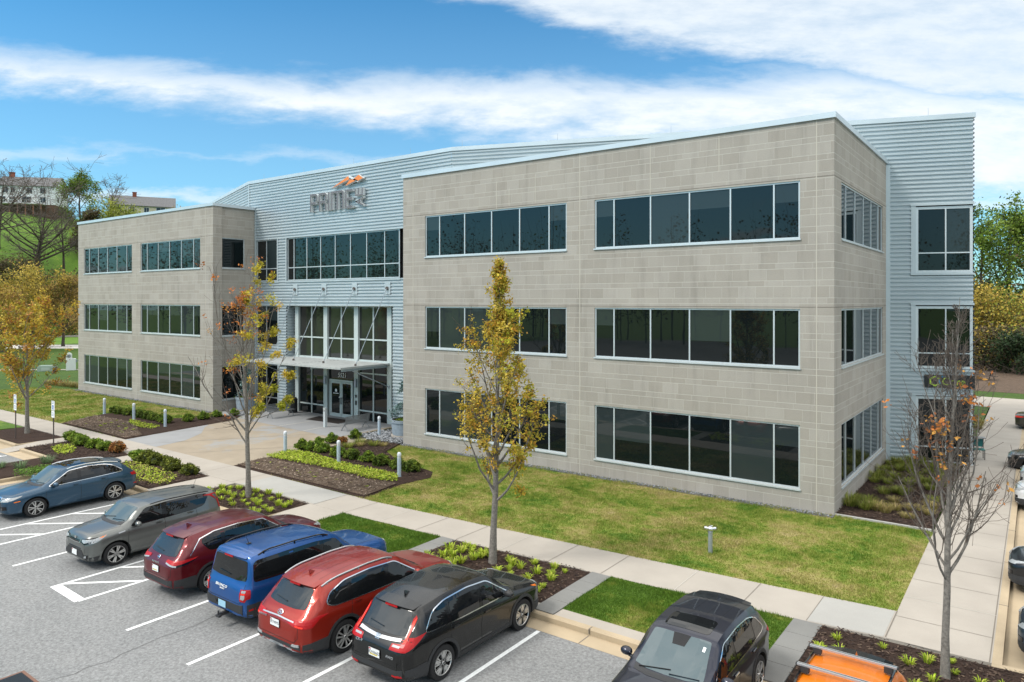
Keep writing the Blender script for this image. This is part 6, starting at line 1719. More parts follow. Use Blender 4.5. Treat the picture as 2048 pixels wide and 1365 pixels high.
# ================================================================== PLANTS
def leaf_quads(rng, P, size, cols, up=0.35, elong=1.5):
    """one small folded-flat leaf per point; random facing, more of them lying level when up > 0"""
    n = len(P)
    nrm = rng.normal(size=(n, 3)); nrm[:, 2] += up * 3 * np.sign(rng.random(n) - .15); nrm /= np.linalg.norm(nrm, axis=1)[:, None]
    t = rng.normal(size=(n, 3)); t -= nrm * (t * nrm).sum(1)[:, None]; t /= np.linalg.norm(t, axis=1)[:, None]
    b = np.cross(nrm, t)
    s = size * rng.uniform(.6, 1.35, n)[:, None]
    V = np.stack([P - t * s * elong * .5, P + b * s * .42 - t * s * .05, P + t * s * elong * .5, P - b * s * .42 - t * s * .05], 1)
    F = np.arange(4 * n).reshape(n, 4)
    C = np.repeat(cols, 4, axis=0)
    return V.reshape(-1, 3), F, C

def pick_cols(rng, n, pal, w_=None, jit=.22):
    pal = np.array(pal); k = rng.choice(len(pal), n, p=w_)
    return np.clip(pal[k] * (1 + jit * rng.normal(size=(n, 1))), .004, 1)

def path(rng, p, d, length, n, up, wob):
    p = np.array(p, float); d = np.array(d, float); d /= np.linalg.norm(d); st = length / n
    out = [p.copy()]
    for i in range(n):
        d = d + np.array([0, 0, up / n]) + rng.normal(size=3) * wob; d /= np.linalg.norm(d)
        p = p + d * st; out.append(p.copy())
    return np.array(out)

def grow(rng, H, r0, zc, prof, n_main=26, ang=(55, 22), n_sec=5, n_ter=3, up=.9, wob=.10, fill=1.0, twig=.35, top_r=.12, sec_ang=.75):
    """skeleton of a tree: [(points, radii, sides, level)], twig points for the leaves"""
    lines, tips = [], []
    nt_ = 9
    tr = path(rng, (0, 0, 0), (0, 0, 1), H * .97, nt_, .4, .035)
    tr[:, :2] *= .6
    rad = np.array([r0 * (1.25 if i == 0 else 1) * (1 - i / nt_) ** .85 + r0 * .05 for i in range(nt_ + 1)])
    lines.append((tr, rad, 8, 0))
    hz = lambda z: np.array([np.interp(z, tr[:, 2], tr[:, 0]), np.interp(z, tr[:, 2], tr[:, 1]), z])
    ga = rng.random() * 6.28
    for i in range(n_main):
        f = (i + rng.random() * .6) / n_main
        z = zc + (H * .93 - zc) * f ** 1.15
        ga += 2.4 + rng.normal() * .35
        a = R(ang[0] + (ang[1] - ang[0]) * f + rng.normal() * 5)
        rr = prof(min(1, (z - zc) / (H - zc) + .16)) * rng.uniform(.75, 1.12)
        ln = max(.25, rr / max(.25, math.sin(a) * (.75 if up > .5 else .95)))
        d = (math.cos(ga) * math.sin(a), math.sin(ga) * math.sin(a), math.cos(a))
        rb = np.interp(z, tr[:, 2], rad) * rng.uniform(.38, .55)
        L = path(rng, hz(z), d, ln, 6, up, wob)
        lines.append((L, np.linspace(rb, rb * .22, 7), 5, 1))
        tips.append(L[3:])
        for j in range(n_sec):
            q = rng.uniform(.22, .95); k = q * 6; k0 = int(k); s0 = L[k0] + (L[min(6, k0 + 1)] - L[k0]) * (k - k0)
            dd = L[min(6, k0 + 1)] - L[k0]; dd = dd / (np.linalg.norm(dd) + 1e-9) + rng.normal(size=3) * sec_ang
            l2 = ln * rng.uniform(.28, .5) * (1.15 - q * .5)
            S = path(rng, s0, dd, l2, 4, up * .7, wob * 1.3)
            r2 = rb * (1 - q * .7) * .5
            lines.append((S, np.linspace(r2, r2 * .3, 5), 4, 2)); tips.append(S[1:])
            for t in range(n_ter):
                k1 = rng.integers(1, 5); dd = S[k1] - S[k1 - 1]; dd = dd / (np.linalg.norm(dd) + 1e-9) + rng.normal(size=3) * .8
                T = path(rng, S[k1], dd, l2 * twig * rng.uniform(.6, 1.4), 2, up * .4, wob)
                lines.append((T, np.linspace(r2 * .4, r2 * .14, 3), 3, 3)); tips.append(T)
    return lines, np.concatenate(tips)

def skeleton_mesh(name, lines, mats, parent, min_r=.004, split=2):
    Vs, Fs, ms, b = [], [], [], 0
    for P, r, n, lv in lines:
        r = np.maximum(r, min_r); k = len(P)
        T = np.gradient(P, axis=0); T /= np.linalg.norm(T, axis=1)[:, None] + 1e-9
        A = np.cross(T, np.array([.31, .93, .2])); A /= np.linalg.norm(A, axis=1)[:, None] + 1e-9
        B = np.cross(T, A)
        an = np.arange(n) * 2 * np.pi / n
        V = P[:, None] + r[:, None, None] * (A[:, None] * np.cos(an)[None, :, None] + B[:, None] * np.sin(an)[None, :, None])
        Vs.append(V.reshape(-1, 3))
        i = np.arange(k - 1)[:, None] * n; j = np.arange(n)[None]; j2 = (j + 1) % n
        F = np.stack([i + j, i + j2, i + n + j2, i + n + j], -1).reshape(-1, 4) + b
        Fs.append(F); ms.append(np.full(len(F), 1 if lv >= split else 0)); b += k * n
    o = np_mesh(name, np.concatenate(Vs), np.concatenate(Fs), mats, parent, smooth=True)
    o.data.polygons.foreach_set('material_index', np.concatenate(ms).astype(np.int32))
    return o

def leafy(rng, tips, n, spread, size, pal, w_=None, keep=None, up=.3, clump=None):
    if clump:       # leaves gather in clumps, with gaps between
        c = tips[rng.integers(0, len(tips), clump)]
        if keep is not None: c = c[rng.random(len(c)) < keep(c)]
        k = rng.integers(0, len(c), n); P = c[k] + rng.normal(size=(n, 3)) * spread
        base = pick_cols(rng, len(c), pal, w_, .12)[k]
        cols = np.clip(base * (1 + .22 * rng.normal(size=(n, 1))), .004, 1)
    else:
        P = tips[rng.integers(0, len(tips), n)] + rng.normal(size=(n, 3)) * spread
        if keep is not None: P = P[rng.random(len(P)) < keep(P)]
        cols = pick_cols(rng, len(P), pal, w_)
    return leaf_quads(rng, P, size, cols, up)

GOLD = [(.52, .37, .04), (.42, .33, .04), (.52, .29, .045), (.32, .30, .045), (.58, .44, .08)]
ORNG = [(.55, .20, .05), (.50, .26, .06), (.42, .15, .05)]
LIME = [(.42, .44, .04), (.36, .36, .035), (.48, .40, .05)]

def street_tree(seed, loc, label, H, r0, zc, prof, leaves, sets, rz=0, **kw):
    rng = np.random.default_rng(seed)
    t = thing('street_tree', label, 'tree', loc, rz, 'young street trees in the kerbside beds')
    lines, tips = grow(rng, H, r0, zc, prof, **kw)
    skeleton_mesh('trunk', lines, [M['bark'], M['twig']], t)
    V_, F_, C_, b = [], [], [], 0
    for n, spread, size, pal, keep, clump in sets:
        V, F, C = leafy(rng, tips, n, spread, size, pal, None, keep, .3, clump)
        V_.append(V); F_.append(F + b); C_.append(C); b += len(V)
    if V_: np_mesh('crown', np.concatenate(V_), np.concatenate(F_), M['leaf'], t, np.concatenate(C_))
    return t
# the tall golden one by the walk
spire = lambda t: float(np.interp(t, [0, .1, .22, .35, .5, .62, .75, .9, 1], [.75, 1.12, 1.30, 1.22, .86, .62, .44, .27, .12]))
street_tree(21, (-12.68, 16.26, .03), 'tall narrow street tree in full golden leaf, on the mulch before the black car', 9.0, .098, 1.75, spire, 0,
    [(13500, .068, .062, GOLD, lambda P: np.where(P[:, 2] < 2.3, .45, 1.0), 1250), (1300, .07, .070, LIME, lambda P: np.clip((P[:, 0] * .8 + P[:, 1] * .6) * 1.2 + .1, 0, 1), 220)],
    n_main=34, ang=(50, 18), n_sec=6, n_ter=3, up=.95)
oval = lambda t: float(np.interp(t, [0, .12, .3, .5, .7, .85, 1], [.7, 1.35, 1.62, 1.35, .85, .5, .2]))
street_tree(33, (-24.56, 16.17, .03), 'half bare street tree with golden lower leaves and an orange top', 8.1, .098, 2.0, oval, 0,
    [(4000, .075, .064, [(.52, .44, .05), (.45, .40, .045), (.55, .40, .05)], lambda P: np.clip(.15 + .55 * (P @ np.array([.8, .6, 0])) + .25 * (P[:, 2] > 4) * (P[:, 2] < 6), 0, 1), 300), (1500, .075, .066, LIME, lambda P: np.clip((P @ np.array([.8, .6, 0])) - .3, 0, 1) * (P[:, 2] < 4.6), 140),
     (900, .075, .066, ORNG, lambda P: np.clip(.15 - .4 * (P @ np.array([.8, .6, 0])) + 1.0 * (P[:, 2] > 6.3), 0, 1), 150)],
    n_main=24, ang=(46, 18), n_sec=6, n_ter=3)
wide = lambda t: float(np.interp(t, [0, .2, .45, .7, .9, 1], [.9, 1.75, 2.0, 1.6, 1.0, .4]))
street_tree(45, (-46.5, 16.44, .03), 'short round street tree in golden leaf between the two parking signs', 5.7, .115, 1.75, wide, 0,
    [(8500, .11, .10, GOLD + [(.44, .22, .07)], None, 620)], n_main=22, ang=(55, 22), n_sec=5, n_ter=3)
slim = lambda t: float(np.interp(t, [0, .15, .3, .5, .75, .9, 1], [.75, 1.05, .95, .6, .36, .22, .1]))
def patches(P):
    u = P @ np.array([RT.x, RT.y, 0])
    return ((np.abs(u + .22) < .17) & (P[:, 2] > 4.1) & (P[:, 2] < 5.3)) * .9 + ((u > .35) & (P[:, 2] > 5.2) & (P[:, 2] < 6.3)) * .8 + ((u > .5) & (P[:, 2] > 2.8) & (P[:, 2] < 4.2)) * .22 + ((u < -.5) & (P[:, 2] < 3.2)) * .03
street_tree(57, (-1.52, 16.71, .03), 'nearly bare street tree with a few orange leaf tufts at the corner of the walks', 7.9, .078, 1.75, slim, 0,
    [(260, .05, .070, ORNG, patches, 700)], n_main=30, ang=(40, 10), n_sec=8, n_ter=6, up=1.25, twig=.55, sec_ang=.5)

# ---- shrubs
def shrub_proto(seed, pal, label, cat='shrub', name='boxwood_shrub'):
    rng = np.random.default_rng(seed)
    t = thing(name, label, cat)
    n = 2100; cl = 50
    d = rng.normal(size=(cl, 3)); d[:, 2] = np.abs(d[:, 2]) * 1.1; d /= np.linalg.norm(d, axis=1)[:, None]
    c = d * np.array([.34, .34, .36]) * rng.uniform(.72, 1.08, (cl, 1))
    k = rng.integers(0, cl, n); q = rng.normal(size=(n, 3)); q /= np.linalg.norm(q, axis=1)[:, None]
    P = c[k] + q * .095 * rng.uniform(.5, 1.15, (n, 1)); P[:, 2] = np.maximum(P[:, 2] + .10, .015)
    base = pick_cols(rng, cl, pal, None, .2)[k]
    V, F, C = leaf_quads(rng, P, .05, np.clip(base * (1 + .25 * rng.normal(size=(n, 1))), .004, 1), .3, 1.6)
    np_mesh('foliage', V, F, M['leaf'], t, C)
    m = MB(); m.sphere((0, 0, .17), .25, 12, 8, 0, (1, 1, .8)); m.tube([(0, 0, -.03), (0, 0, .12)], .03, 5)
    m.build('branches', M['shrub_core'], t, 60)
    return t
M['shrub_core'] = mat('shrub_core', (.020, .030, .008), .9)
GREEN = [(.12, .20, .02), (.165, .25, .025), (.09, .15, .016), (.22, .29, .035)]
DGREEN = [(.08, .13, .016), (.11, .165, .02), (.15, .20, .024)]
OLIVE = [(.14, .17, .022), (.18, .20, .03), (.10, .12, .018)]
RUST = [(.30, .13, .035), (.24, .10, .03), (.36, .19, .06), (.16, .10, .03)]
protos = [shrub_proto(1, GREEN, 's'), shrub_proto(2, GREEN, 's'), shrub_proto(3, DGREEN, 's'), shrub_proto(4, OLIVE, 's')]
rust = shrub_proto(5, RUST, 'rust brown dying shrub at the end of its row by the plaza', name='dying_shrub')
rust.location = (-36.98, 17.04, .04); rust.scale = (1.05, 1.0, 1.15)
used = [False] * 4
def place_shrub(x, y, s, k, label, group):
    p = protos[k]; sc = (s * rnd.uniform(.92, 1.1), s * rnd.uniform(.92, 1.1), s * rnd.uniform(.88, 1.05)); rz = rnd.uniform(0, 6)
    if not used[k]:
        used[k] = True; p.location = (x, y, .045); p.scale = sc; p.rotation_euler = (0, 0, rz); p['label'] = label; p['group'] = group
    else: dup(p, (x, y, .045), rz, sc, label, group)
G1 = 'clipped shrubs along the plaza beds'
for x, y in ((-42.1, 16.93), (-41.55, 17.0), (-40.8, 16.95), (-40.3, 16.75)): place_shrub(x, y, 1.02, 1 if y > 16.9 else 0, 'clipped green shrub left in the row ending at the rust brown one', G1)
for x, y in ((-39.18, 16.9), (-38.1, 16.94)): place_shrub(x, y, 1.0, 1, 'clipped green shrub just left of the rust brown one', G1)
for i, (x, y) in enumerate(((-34.35, 16.75), (-33.6, 16.8), (-32.75, 16.85))): place_shrub(x, y, 1.12, 3 if i else 1, 'olive green shrub among the tight left three of the row behind the grey car', G1)
for i, (x, y) in enumerate(((-31.75, 16.85), (-31.2, 16.75))): place_shrub(x, y, 1.0, 3, 'olive green shrub of the touching pair right of the tight three', G1)
place_shrub(-29.8, 16.75, .92, 3, 'small olive shrub standing alone at the walk end of its row', G1)
for x, y in ((-50.1, 22.95), (-49.2, 22.9), (-48.45, 22.95)): place_shrub(x, y, .95, 2, 'dark green shrub between the first and second bollards of the left bed', G1)
for x, y in ((-47.3, 23.1), (-46.7, 23.05)): place_shrub(x, y, 1.05, 2, 'dark green shrub just right of the middle bollard of the left bed', G1)
for x, y in ((-45.8, 23.0), (-45.1, 22.95), (-44.3, 23.0)): place_shrub(x, y, .98, 2, 'dark green shrub just left of the third bollard of the left bed', G1)
place_shrub(-43.35, 22.8, 1.05, 0, 'bright green shrub right beside the third bollard of the left bed', G1)
for x, y in ((-42.75, 23.95), (-42.75, 24.95)): place_shrub(x, y, 1.0, 0, 'green shrub in the left bed beside the curved plaza edge', G1)
for x, y in ((-43.0, 26.0), (-42.6, 27.0)): place_shrub(x, y, .9, 0, 'green shrub at the foot of the left block by the planter', G1)
for i, (x, y) in enumerate(((-30.2, 22.95), (-29.55, 23.02), (-28.7, 23.05))): place_shrub(x, y, 1.0, 0, 'bright green shrub at the plaza end of the row behind the lime ground cover', G1)
place_shrub(-27.35, 22.9, 1.0, 0, 'green shrub half hidden behind the middle bollard of the right bed', G1)
place_shrub(-26.4, 22.95, .98, 2, 'dark green shrub just right of the middle bollard in the right bed', G1)
for i, (x, y) in enumerate(((-25.3, 22.95), (-24.25, 22.85))): place_shrub(x, y, .98, 2 if i else 0, 'round shrub midway between the middle and last bollards of the right bed', G1)
place_shrub(-23.25, 22.85, .95, 2, 'dark shrub half hidden behind the last bollard of the right bed', G1)
place_shrub(-22.35, 22.85, 1.02, 2, 'dark round shrub at the lawn end of the right bed', G1)
place_shrub(-30.65, 24.4, .7, 0, 'small upright green shrub in the second row of the right bed', G1)
place_shrub(-30.3, 24.95, 1.05, 0, 'large bright green shrub in the second row of the right bed', G1)
place_shrub(-30.3, 26.55, .95, 0, 'round green shrub alone before the slatted bench', G1)
r2 = dup(rust, (-29.75, 25.2, .04), 1.0, .75, 'small red brown dying shrub in the second row of the right bed')

# ---- low planting
def cover(name, poly, dens, pal, size, hgt, label, avoid=(), seed=1, clumpy=.5):
    rng = np.random.default_rng(seed); P = scatter(rng, poly, dens, avoid)
    f = np.sin(P[:, 0] * 6.1 + np.sin(P[:, 1] * 5.3) * 1.7) * np.sin(P[:, 1] * 6.7 + np.sin(P[:, 0] * 4.1) * 1.5) * .5 + .5
    P = P[rng.random(len(P)) < 1 - clumpy + clumpy * 1.3 * f]
    z = .05 + hgt * rng.random(len(P)) ** .7
    Q = np.column_stack([P, z]); V, F, C = leaf_quads(rng, Q, size, pick_cols(rng, len(Q), pal), .45, 1.4)
    o = np_mesh(name, V, F, M['leaf'], None, C); return tag(o, label, 'ground cover', kind='stuff')
LIMEC = [(.36, .47, .035), (.44, .52, .06), (.27, .38, .03), (.48, .50, .09)]
cover('ground_cover', [(-30.15, 20.75), (-30.3, 22.25), (-29.1, 22.5), (-26.3, 22.0), (-22.2, 21.9), (-21.5, 21.1), (-22.8, 20.75), (-25.7, 21.0)], 620, LIMEC, .06, .14, 'broad band of bright lime ground cover before the right hand shrubs', (), 1, .25)
cover('ground_cover', [(-34.3, 16.2), (-33.6, 16.35), (-29.75, 16.25), (-28.9, 15.3), (-29.2, 14.8), (-31.3, 14.9), (-33.8, 15.2)], 330, LIMEC + [(.42, .36, .12)], .06, .13, 'patchy lime ground cover beside the teal blue car', (), 2, .75)
cover('ground_cover', [(-41.05, 15.85), (-40.6, 16.4), (-39.35, 16.1), (-38.3, 15.4), (-38.9, 15.05), (-40.6, 15.4)], 300, LIMEC, .07, .13, 'small lime patch beside the right hand parking sign', (), 3, .7)
cover('ground_cover', [(-46.4, 22.1), (-45.2, 22.0), (-42.4, 21.95), (-42.0, 21.3), (-43.3, 21.0), (-45.0, 21.4)], 330, LIMEC, .07, .12, 'lime ground cover between the two right bollards of the left bed', (), 4, .5)
cover('creeping_juniper', [(-35.6, 12.0), (-34.7, 12.3), (-34.6, 13.4), (-35.2, 13.8), (-35.7, 13.2)], 900, [(.10, .19, .03), (.14, .24, .04)], .06, .30, 'creeping juniper spilling over the kerb by the teal blue car', (), 5, .2)
def clump_proto(seed, name, n, pal, w_, h, width, label, cat, lean=.5):
    rng = np.random.default_rng(seed); a = rng.random(n) * 6.28; r = w_ * .35 * np.sqrt(rng.random(n)); hh = h * rng.uniform(.55, 1.1, n)
    c, s = np.cos(a), np.sin(a); out = (w_ * .5) * rng.uniform(.3, 1.15, n) * lean * 2
    B = np.column_stack([c * r, s * r, np.zeros(n)]); Mi = B + np.column_stack([c * out * .45, s * out * .45, hh * .8]); T = B + np.column_stack([c * out, s * out, hh * rng.uniform(.75, 1.0, n)])
    sd = np.column_stack([-s, c, np.zeros(n)]) * width * .5
    V = np.stack([B - sd, B + sd, Mi + sd * .8, Mi - sd * .8, T, T], 1)
    F = np.concatenate([np.stack([np.arange(n) * 6 + k for k in (0, 1, 2, 3)], 1), np.stack([np.arange(n) * 6 + k for k in (3, 2, 4, 5)], 1)])
    cols = np.repeat(pick_cols(rng, n, pal), 6, axis=0)
    o = np_mesh(name, V.reshape(-1, 3), F, M['leaf'], None, cols); return tag(o, label, cat, None, 'thing')
SPR = [clump_proto(70 + i, 'perennial_clump', 42, LIMEC, .30, .20, .030, '', 'perennial', .55) for i in range(3)]
placed = [0]
def sprout(x, y, s, label, group):
    p = SPR[placed[0] % 3]; sc = (s, s, s * rnd.uniform(.8, 1.15))
    if placed[0] < 3: p.location = (x, y, .05); p.scale = sc; p['label'] = label; p['group'] = group
    else: dup(p, (x, y, .05), rnd.uniform(0, 6), sc, label, group)
    placed[0] += 1
rs = random.Random(8)
def spread(poly, n, label, group, s=(.7, 1.25), gap=.30):
    P = []; tries = 0
    x0, x1 = min(p[0] for p in poly), max(p[0] for p in poly); y0, y1 = min(p[1] for p in poly), max(p[1] for p in poly)
    while len(P) < n and tries < 4000:
        tries += 1; q = (rs.uniform(x0, x1), rs.uniform(y0, y1))
        if in_poly(np.array([q]), poly)[0] and all(math.hypot(q[0] - a, q[1] - b) > gap for a, b in P): P.append(q)
    for q in P: sprout(q[0], q[1], rs.uniform(*s) * .85, label, group)
spread([(-26.6, 15.1), (-22.2, 15.1), (-22.2, 16.8), (-25.4, 16.9), (-26.7, 16.4)], 34, 'lime perennial sprouting round the half bare street tree', 'perennials sprouting under the half bare tree')
spread([(-14.6, 15.3), (-13.0, 15.3), (-13.0, 17.0), (-14.6, 16.9)], 16, 'lime perennial in the thick group left of the golden tree trunk', 'perennials left of the golden tree', (.9, 1.4), .25)
spread([(-12.4, 15.1), (-10.4, 15.1), (-10.4, 17.0), (-12.4, 16.9)], 20, 'lime perennial in the mulch right of the golden tree trunk', 'perennials right of the golden tree', (.6, 1.15), .32)
spread([(-3.8, 15.0), (-.5, 15.4), (-.4, 17.5), (-3.9, 17.4)], 22, 'lime perennial in the corner bed round the nearly bare tree', 'perennials in the corner bed', (.6, 1.0), .35)
spread([(-29.3, 19.4), (-21.8, 19.3), (-21.8, 20.5), (-29.3, 20.4)], 22, 'tiny green shoot in the bare soil before the lime band', 'shoots in the bare soil of the right bed', (.35, .6), .3)
spread([(-47.6, 19.6), (-42, 19.4), (-42.5, 21.0), (-47.6, 21.6)], 16, 'tiny green shoot in the bare soil of the left bed', 'shoots in the bare soil of the left bed', (.5, .8), .35)
LAV = clump_proto(91, 'lavender_clump', 120, [(.16, .24, .12), (.20, .27, .14), (.13, .2, .09)], .6, .32, .02, 'blue green lavender clump alone at the left in the kerb island', 'perennial', .5)
LAV.location = (-37.85, 12.29, .04)
dup(LAV, (-37.1, 12.83, .04), 1, 1.05, 'blue green lavender clump in the middle of the kerb island'); dup(LAV, (-37.3, 13.96, .04), 2, 1.15, 'blue green lavender clump just behind the roof of the teal blue car')
TANG = [(.36, .28, .12), (.42, .34, .16), (.30, .26, .08), (.26, .25, .06)]
GRNG = [(.20, .25, .04), (.26, .29, .05), (.32, .30, .09), (.16, .21, .03)]
tan = clump_proto(81, 'ornamental_grass', 200, TANG, .62, .34, .014, '', 'ornamental grass', .6)
grn = clump_proto(82, 'ornamental_grass', 230, GRNG, .80, .46, .015, '', 'ornamental grass', .6)
clumps = [(-5.63, 28.64), (-5.52, 29.37), (-5.07, 29.31), (-5.07, 28.42), (-4.7, 28.57), (-4.42, 28.41), (-4.34, 29.98), (-4.17, 28.96), (-3.74, 28.1), (-3.57, 28.11), (-5.5, 32.84), (-5.5, 33.52), (-4.87, 31.1), (-4.48, 31.53), (-4.27, 31.4), (-5.39, 35.08), (-5.5, 34.91), (-4.92, 34.02), (-5.48, 36.73), (-5.09, 37.01), (-5.4, 37.6), (-4.7, 37.7), (-4.37, 38.0), (-4.54, 35.71), (-4.28, 33.19), (-3.99, 33.72), (-3.87, 35.84), (-3.5, 32.85), (-3.72, 33.92), (-3.18, 30.84), (-3.14, 29.97), (-3.1, 28.96), (-3.77, 29.26), (-3.45, 29.37), (-4.93, 35.79), (-3.68, 37.86), (-3.13, 33.72), (-3.46, 35.97), (-4.6, 36.6), (-3.2, 37.2), (-3.9, 36.8), (-4.2, 34.6), (-5.0, 32.9), (-3.3, 35.0)]
fl = [0, 0]
for x, y in clumps:
    k = 0 if y < 30.5 and not (x < -5.0) else 1; p = (tan, grn)[k]
    lab = ('straw coloured grass clump standing apart in the front of the right hand bed', 'green ornamental grass clump in the mass at the foot of the metal tower')[k]
    if k and y < 30.5: lab = 'green grass clump against the block wall corner in the right hand bed'
    s = rnd.uniform(.55, .85)
    if not fl[k]: fl[k] = 1; p.location = (x, y, .06); p['label'] = lab; p['group'] = 'ornamental grass clumps beside the right block'
    else: dup(p, (x, y, .06), rnd.uniform(0, 6), s, lab, 'ornamental grass clumps beside the right block')
for i in range(7): dup(tan, (-72.5 + i * .95, 27.3 + i * .13, -.01), i * 1.3, (1.6, 1.4, 1.5), 'straw coloured grass clump in the row at the far corner of the left block', 'grass clumps at the far left corner')
for i, (x, y) in enumerate(((-28.9, 25.6), (-28.4, 25.2), (-27.9, 25.7), (-27.4, 25.9), (-28.6, 24.6))): dup(tan if i % 2 else grn, (x, y, .05), i * 1.1, (.8, .8, .6), 'low mixed grass clump between the shrubs and the grey stones', 'low clumps by the grey stones')
for x, y in ((-2.9, 50.5), (-2.9, 52.3), (-3.2, 54)): dup(tan, (x, y, .02), x, 1.1, 'straw grass clump in the far bed behind the metal tower', 'grass clumps behind the tower')

# ---- stones
def stones(name, poly, n, size, label, seed):
    rng = np.random.default_rng(seed); P = scatter(rng, poly, n)
    bm = bmesh.new(); bmesh.ops.create_icosphere(bm, subdivisions=1, radius=1)
    bv = np.array([v.co[:] for v in bm.verts]); bf = np.array([[v.index for v in f.verts] for f in bm.faces]); bm.free()
    k = len(P); s = size * rng.uniform(.5, 1.3, (k, 1, 3)) * np.array([1, .8, .55]); a = rng.random(k) * 6.28
    W = bv[None] * s * (1 + .12 * rng.normal(size=(k, len(bv), 1)))
    x = W[..., 0] * np.cos(a)[:, None] - W[..., 1] * np.sin(a)[:, None]; y = W[..., 0] * np.sin(a)[:, None] + W[..., 1] * np.cos(a)[:, None]
    V = np.stack([x + P[:, 0, None], y + P[:, 1, None], W[..., 2] + .03 + size * .25], -1).reshape(-1, 3)
    F = (bf[None] + (np.arange(k) * len(bv))[:, None, None]).reshape(-1, 3)
    g = np.repeat(rng.uniform(.10, .34, k), len(bv))[:, None] * np.array([[.95, 1.0, 1.06]])
    return tag(np_mesh(name, V, F, M['stone'], None, g), label, 'stones', kind='stuff')
M['stone'] = leaf_mat('grey_stone', 0.0, .7)
stones('river_stones', [(-31.0, 27.4), (-30.7, 29.3), (-28.2, 30.2), (-27.2, 30.2), (-27.2, 27.05), (-29.5, 26.75)], 60, .11, 'grey river stones round the bollard and the planter', 1)
stones('river_stones', [(-45.2, 27.9), (-42.6, 27.6), (-41.8, 28.4), (-43.0, 29.6), (-45.2, 30.2)], 45, .11, 'grey river stones at the foot of the left block return', 2)
stones('gravel_strip', [(-27.1, 26.78), (-5.8, 26.78), (-5.8, 27.1), (-27.1, 27.1)], 240, .032, 'grey gravel strip along the foot of the right block', 3)
stones('gravel_strip', [(-66, 26.75), (-45.3, 26.75), (-45.3, 27.1), (-66, 27.1)], 170, .04, 'grey gravel strip along the foot of the left block', 4)
def strip(name, poly): return sheet(name, poly, .010, M['gravel_base'])
M['gravel_base'] = soil_mat('gravel_ground', (.06, .06, .06), (.16, .165, .17), 30)
strip('gravel_bed', [(-27.1, 26.72), (-5.8, 26.72), (-5.8, 27.1), (-27.1, 27.1)]); strip('gravel_bed', [(-66, 26.7), (-45.3, 26.7), (-45.3, 27.1), (-66, 27.1)])
sheet('stone_bed', [(-31.0, 27.4), (-30.7, 29.4), (-28.2, 30.3), (-27.2, 30.4), (-27.2, 26.97), (-29.5, 26.72)], .026, M['gravel_base']); sheet('stone_bed', [(-45.2, 27.8), (-42.5, 27.5), (-41.7, 28.4), (-42.9, 29.7), (-45.2, 30.3)], .0262, M['gravel_base'])
# ================================================================== STREET FURNITURE
def part_of(root, mb, name, mats, smooth=None):
    return mb.build(name, mats, root, smooth)
# bollard lights
bo = thing('bollard_light', 'leftmost grey bollard light in the left bed, at the lawn edge', 'bollard', (-50.33, 22.32, .04), 0, 'grey bollard lights in the plaza beds')
b = MB(); b.lathe([(.095, -.1), (.095, .02), (.085, .025), (.085, .80)], (0, 0, 0), 20, 0, 'z', True); part_of(bo, b, 'post', M['bollard'], 40)
b = MB(); b.lathe([(.07, .80), (.07, .90)], (0, 0, 0), 20, 0, 'z', True)
for z in (.82, .85, .88): b.lathe([(.078, z), (.082, z + .006), (.078, z + .012)], (0, 0, 0), 20, 0, 'z', True)
part_of(bo, b, 'louvre_ring', mat('bollard_lens', (.55, .58, .60), .3), 40)
b = MB(); b.lathe([(.088, .90), (.088, .97), (.08, 1.01), (.055, 1.045), (.001, 1.06)], (0, 0, 0), 20, 0, 'z'); part_of(bo, b, 'cap', mat('bollard_cap', (.60, .64, .68), .45), 50)
for x, y, l in ((-46.24, 22.28, 'middle grey bollard light of the left bed, among dark shrubs'), (-42.18, 22.17, 'grey bollard light of the left bed nearest the plaza'), (-30.29, 22.01, 'grey bollard light at the plaza corner of the lime ground cover'), (-26.26, 22.01, 'grey bollard light rising midway along the lime ground cover'), (-22.1, 21.82, 'grey bollard light at the lawn end of the lime ground cover'), (-29.89, 27.95, 'grey bollard light in the river stones by the round planter')):
    dup(bo, (x, y, .05), 0, None, l)
# push button post
pp = thing('button_post', 'square pale post with a door push button before the entry mat', 'post', (-34.5, 27.9, .022))
b = MB(); b.box(-.085, .085, -.085, .085, 0, 1.12); b.box(-.095, .095, -.095, .095, 1.12, 1.15); part_of(pp, b, 'post', mat('button_post', (.50, .54, .55), .45, .2))
b = MB(); b.box(-.03, .03, -.092, -.085, .93, 1.05); part_of(pp, b, 'push_button', M['dark'])
# benches
def bench(loc, rz, label):
    t = thing('slatted_bench', label, 'bench', loc, rz, 'slatted metal benches by the entry')
    L = 1.85                                            # seat along y, sitter faces -x
    b = MB()
    for i in range(34):
        y = -L / 2 + .02 + i * (L - .04) / 33
        b.obox((.20, y, .64), Vector((.25, 0, .97)).normalized(), (0, 1, 0), Vector((-.97, 0, .25)).normalized(), .44, .032, .012)
    for z, x in ((.43, .145), (.855, .255)): b.tube([(x, -L / 2, z), (x, L / 2, z)], .020, 8)
    part_of(t, b, 'backrest', M['bench'])
    b = MB()
    for i in range(34):
        y = -L / 2 + .02 + i * (L - .04) / 33; b.box(-.30, .13, y - .016, y + .016, .425, .437)
    for x in (-.31, .135): b.tube([(x, -L / 2, .43), (x, L / 2, .43)], .020, 8)
    part_of(t, b, 'seat', M['bench'])
    for y in (-L / 2 + .12, L / 2 - .12):
        b = MB(); b.tube([(.27, y, 0), (.20, y, .14), (.06, y, .28), (-.02, y, .41)], .026, 6); b.tube([(-.29, y, 0), (-.22, y, .14), (-.08, y, .28), (0, y, .41)], .026, 6); b.tube([(.13, y, .42), (.245, y, .85)], .022, 6)
        part_of(t, b, 'leg', M['bench'], 50)
    return t
bench((-32.42, 28.43, .022), 0, 'grey slatted bench seen from behind, right of the entry mat')
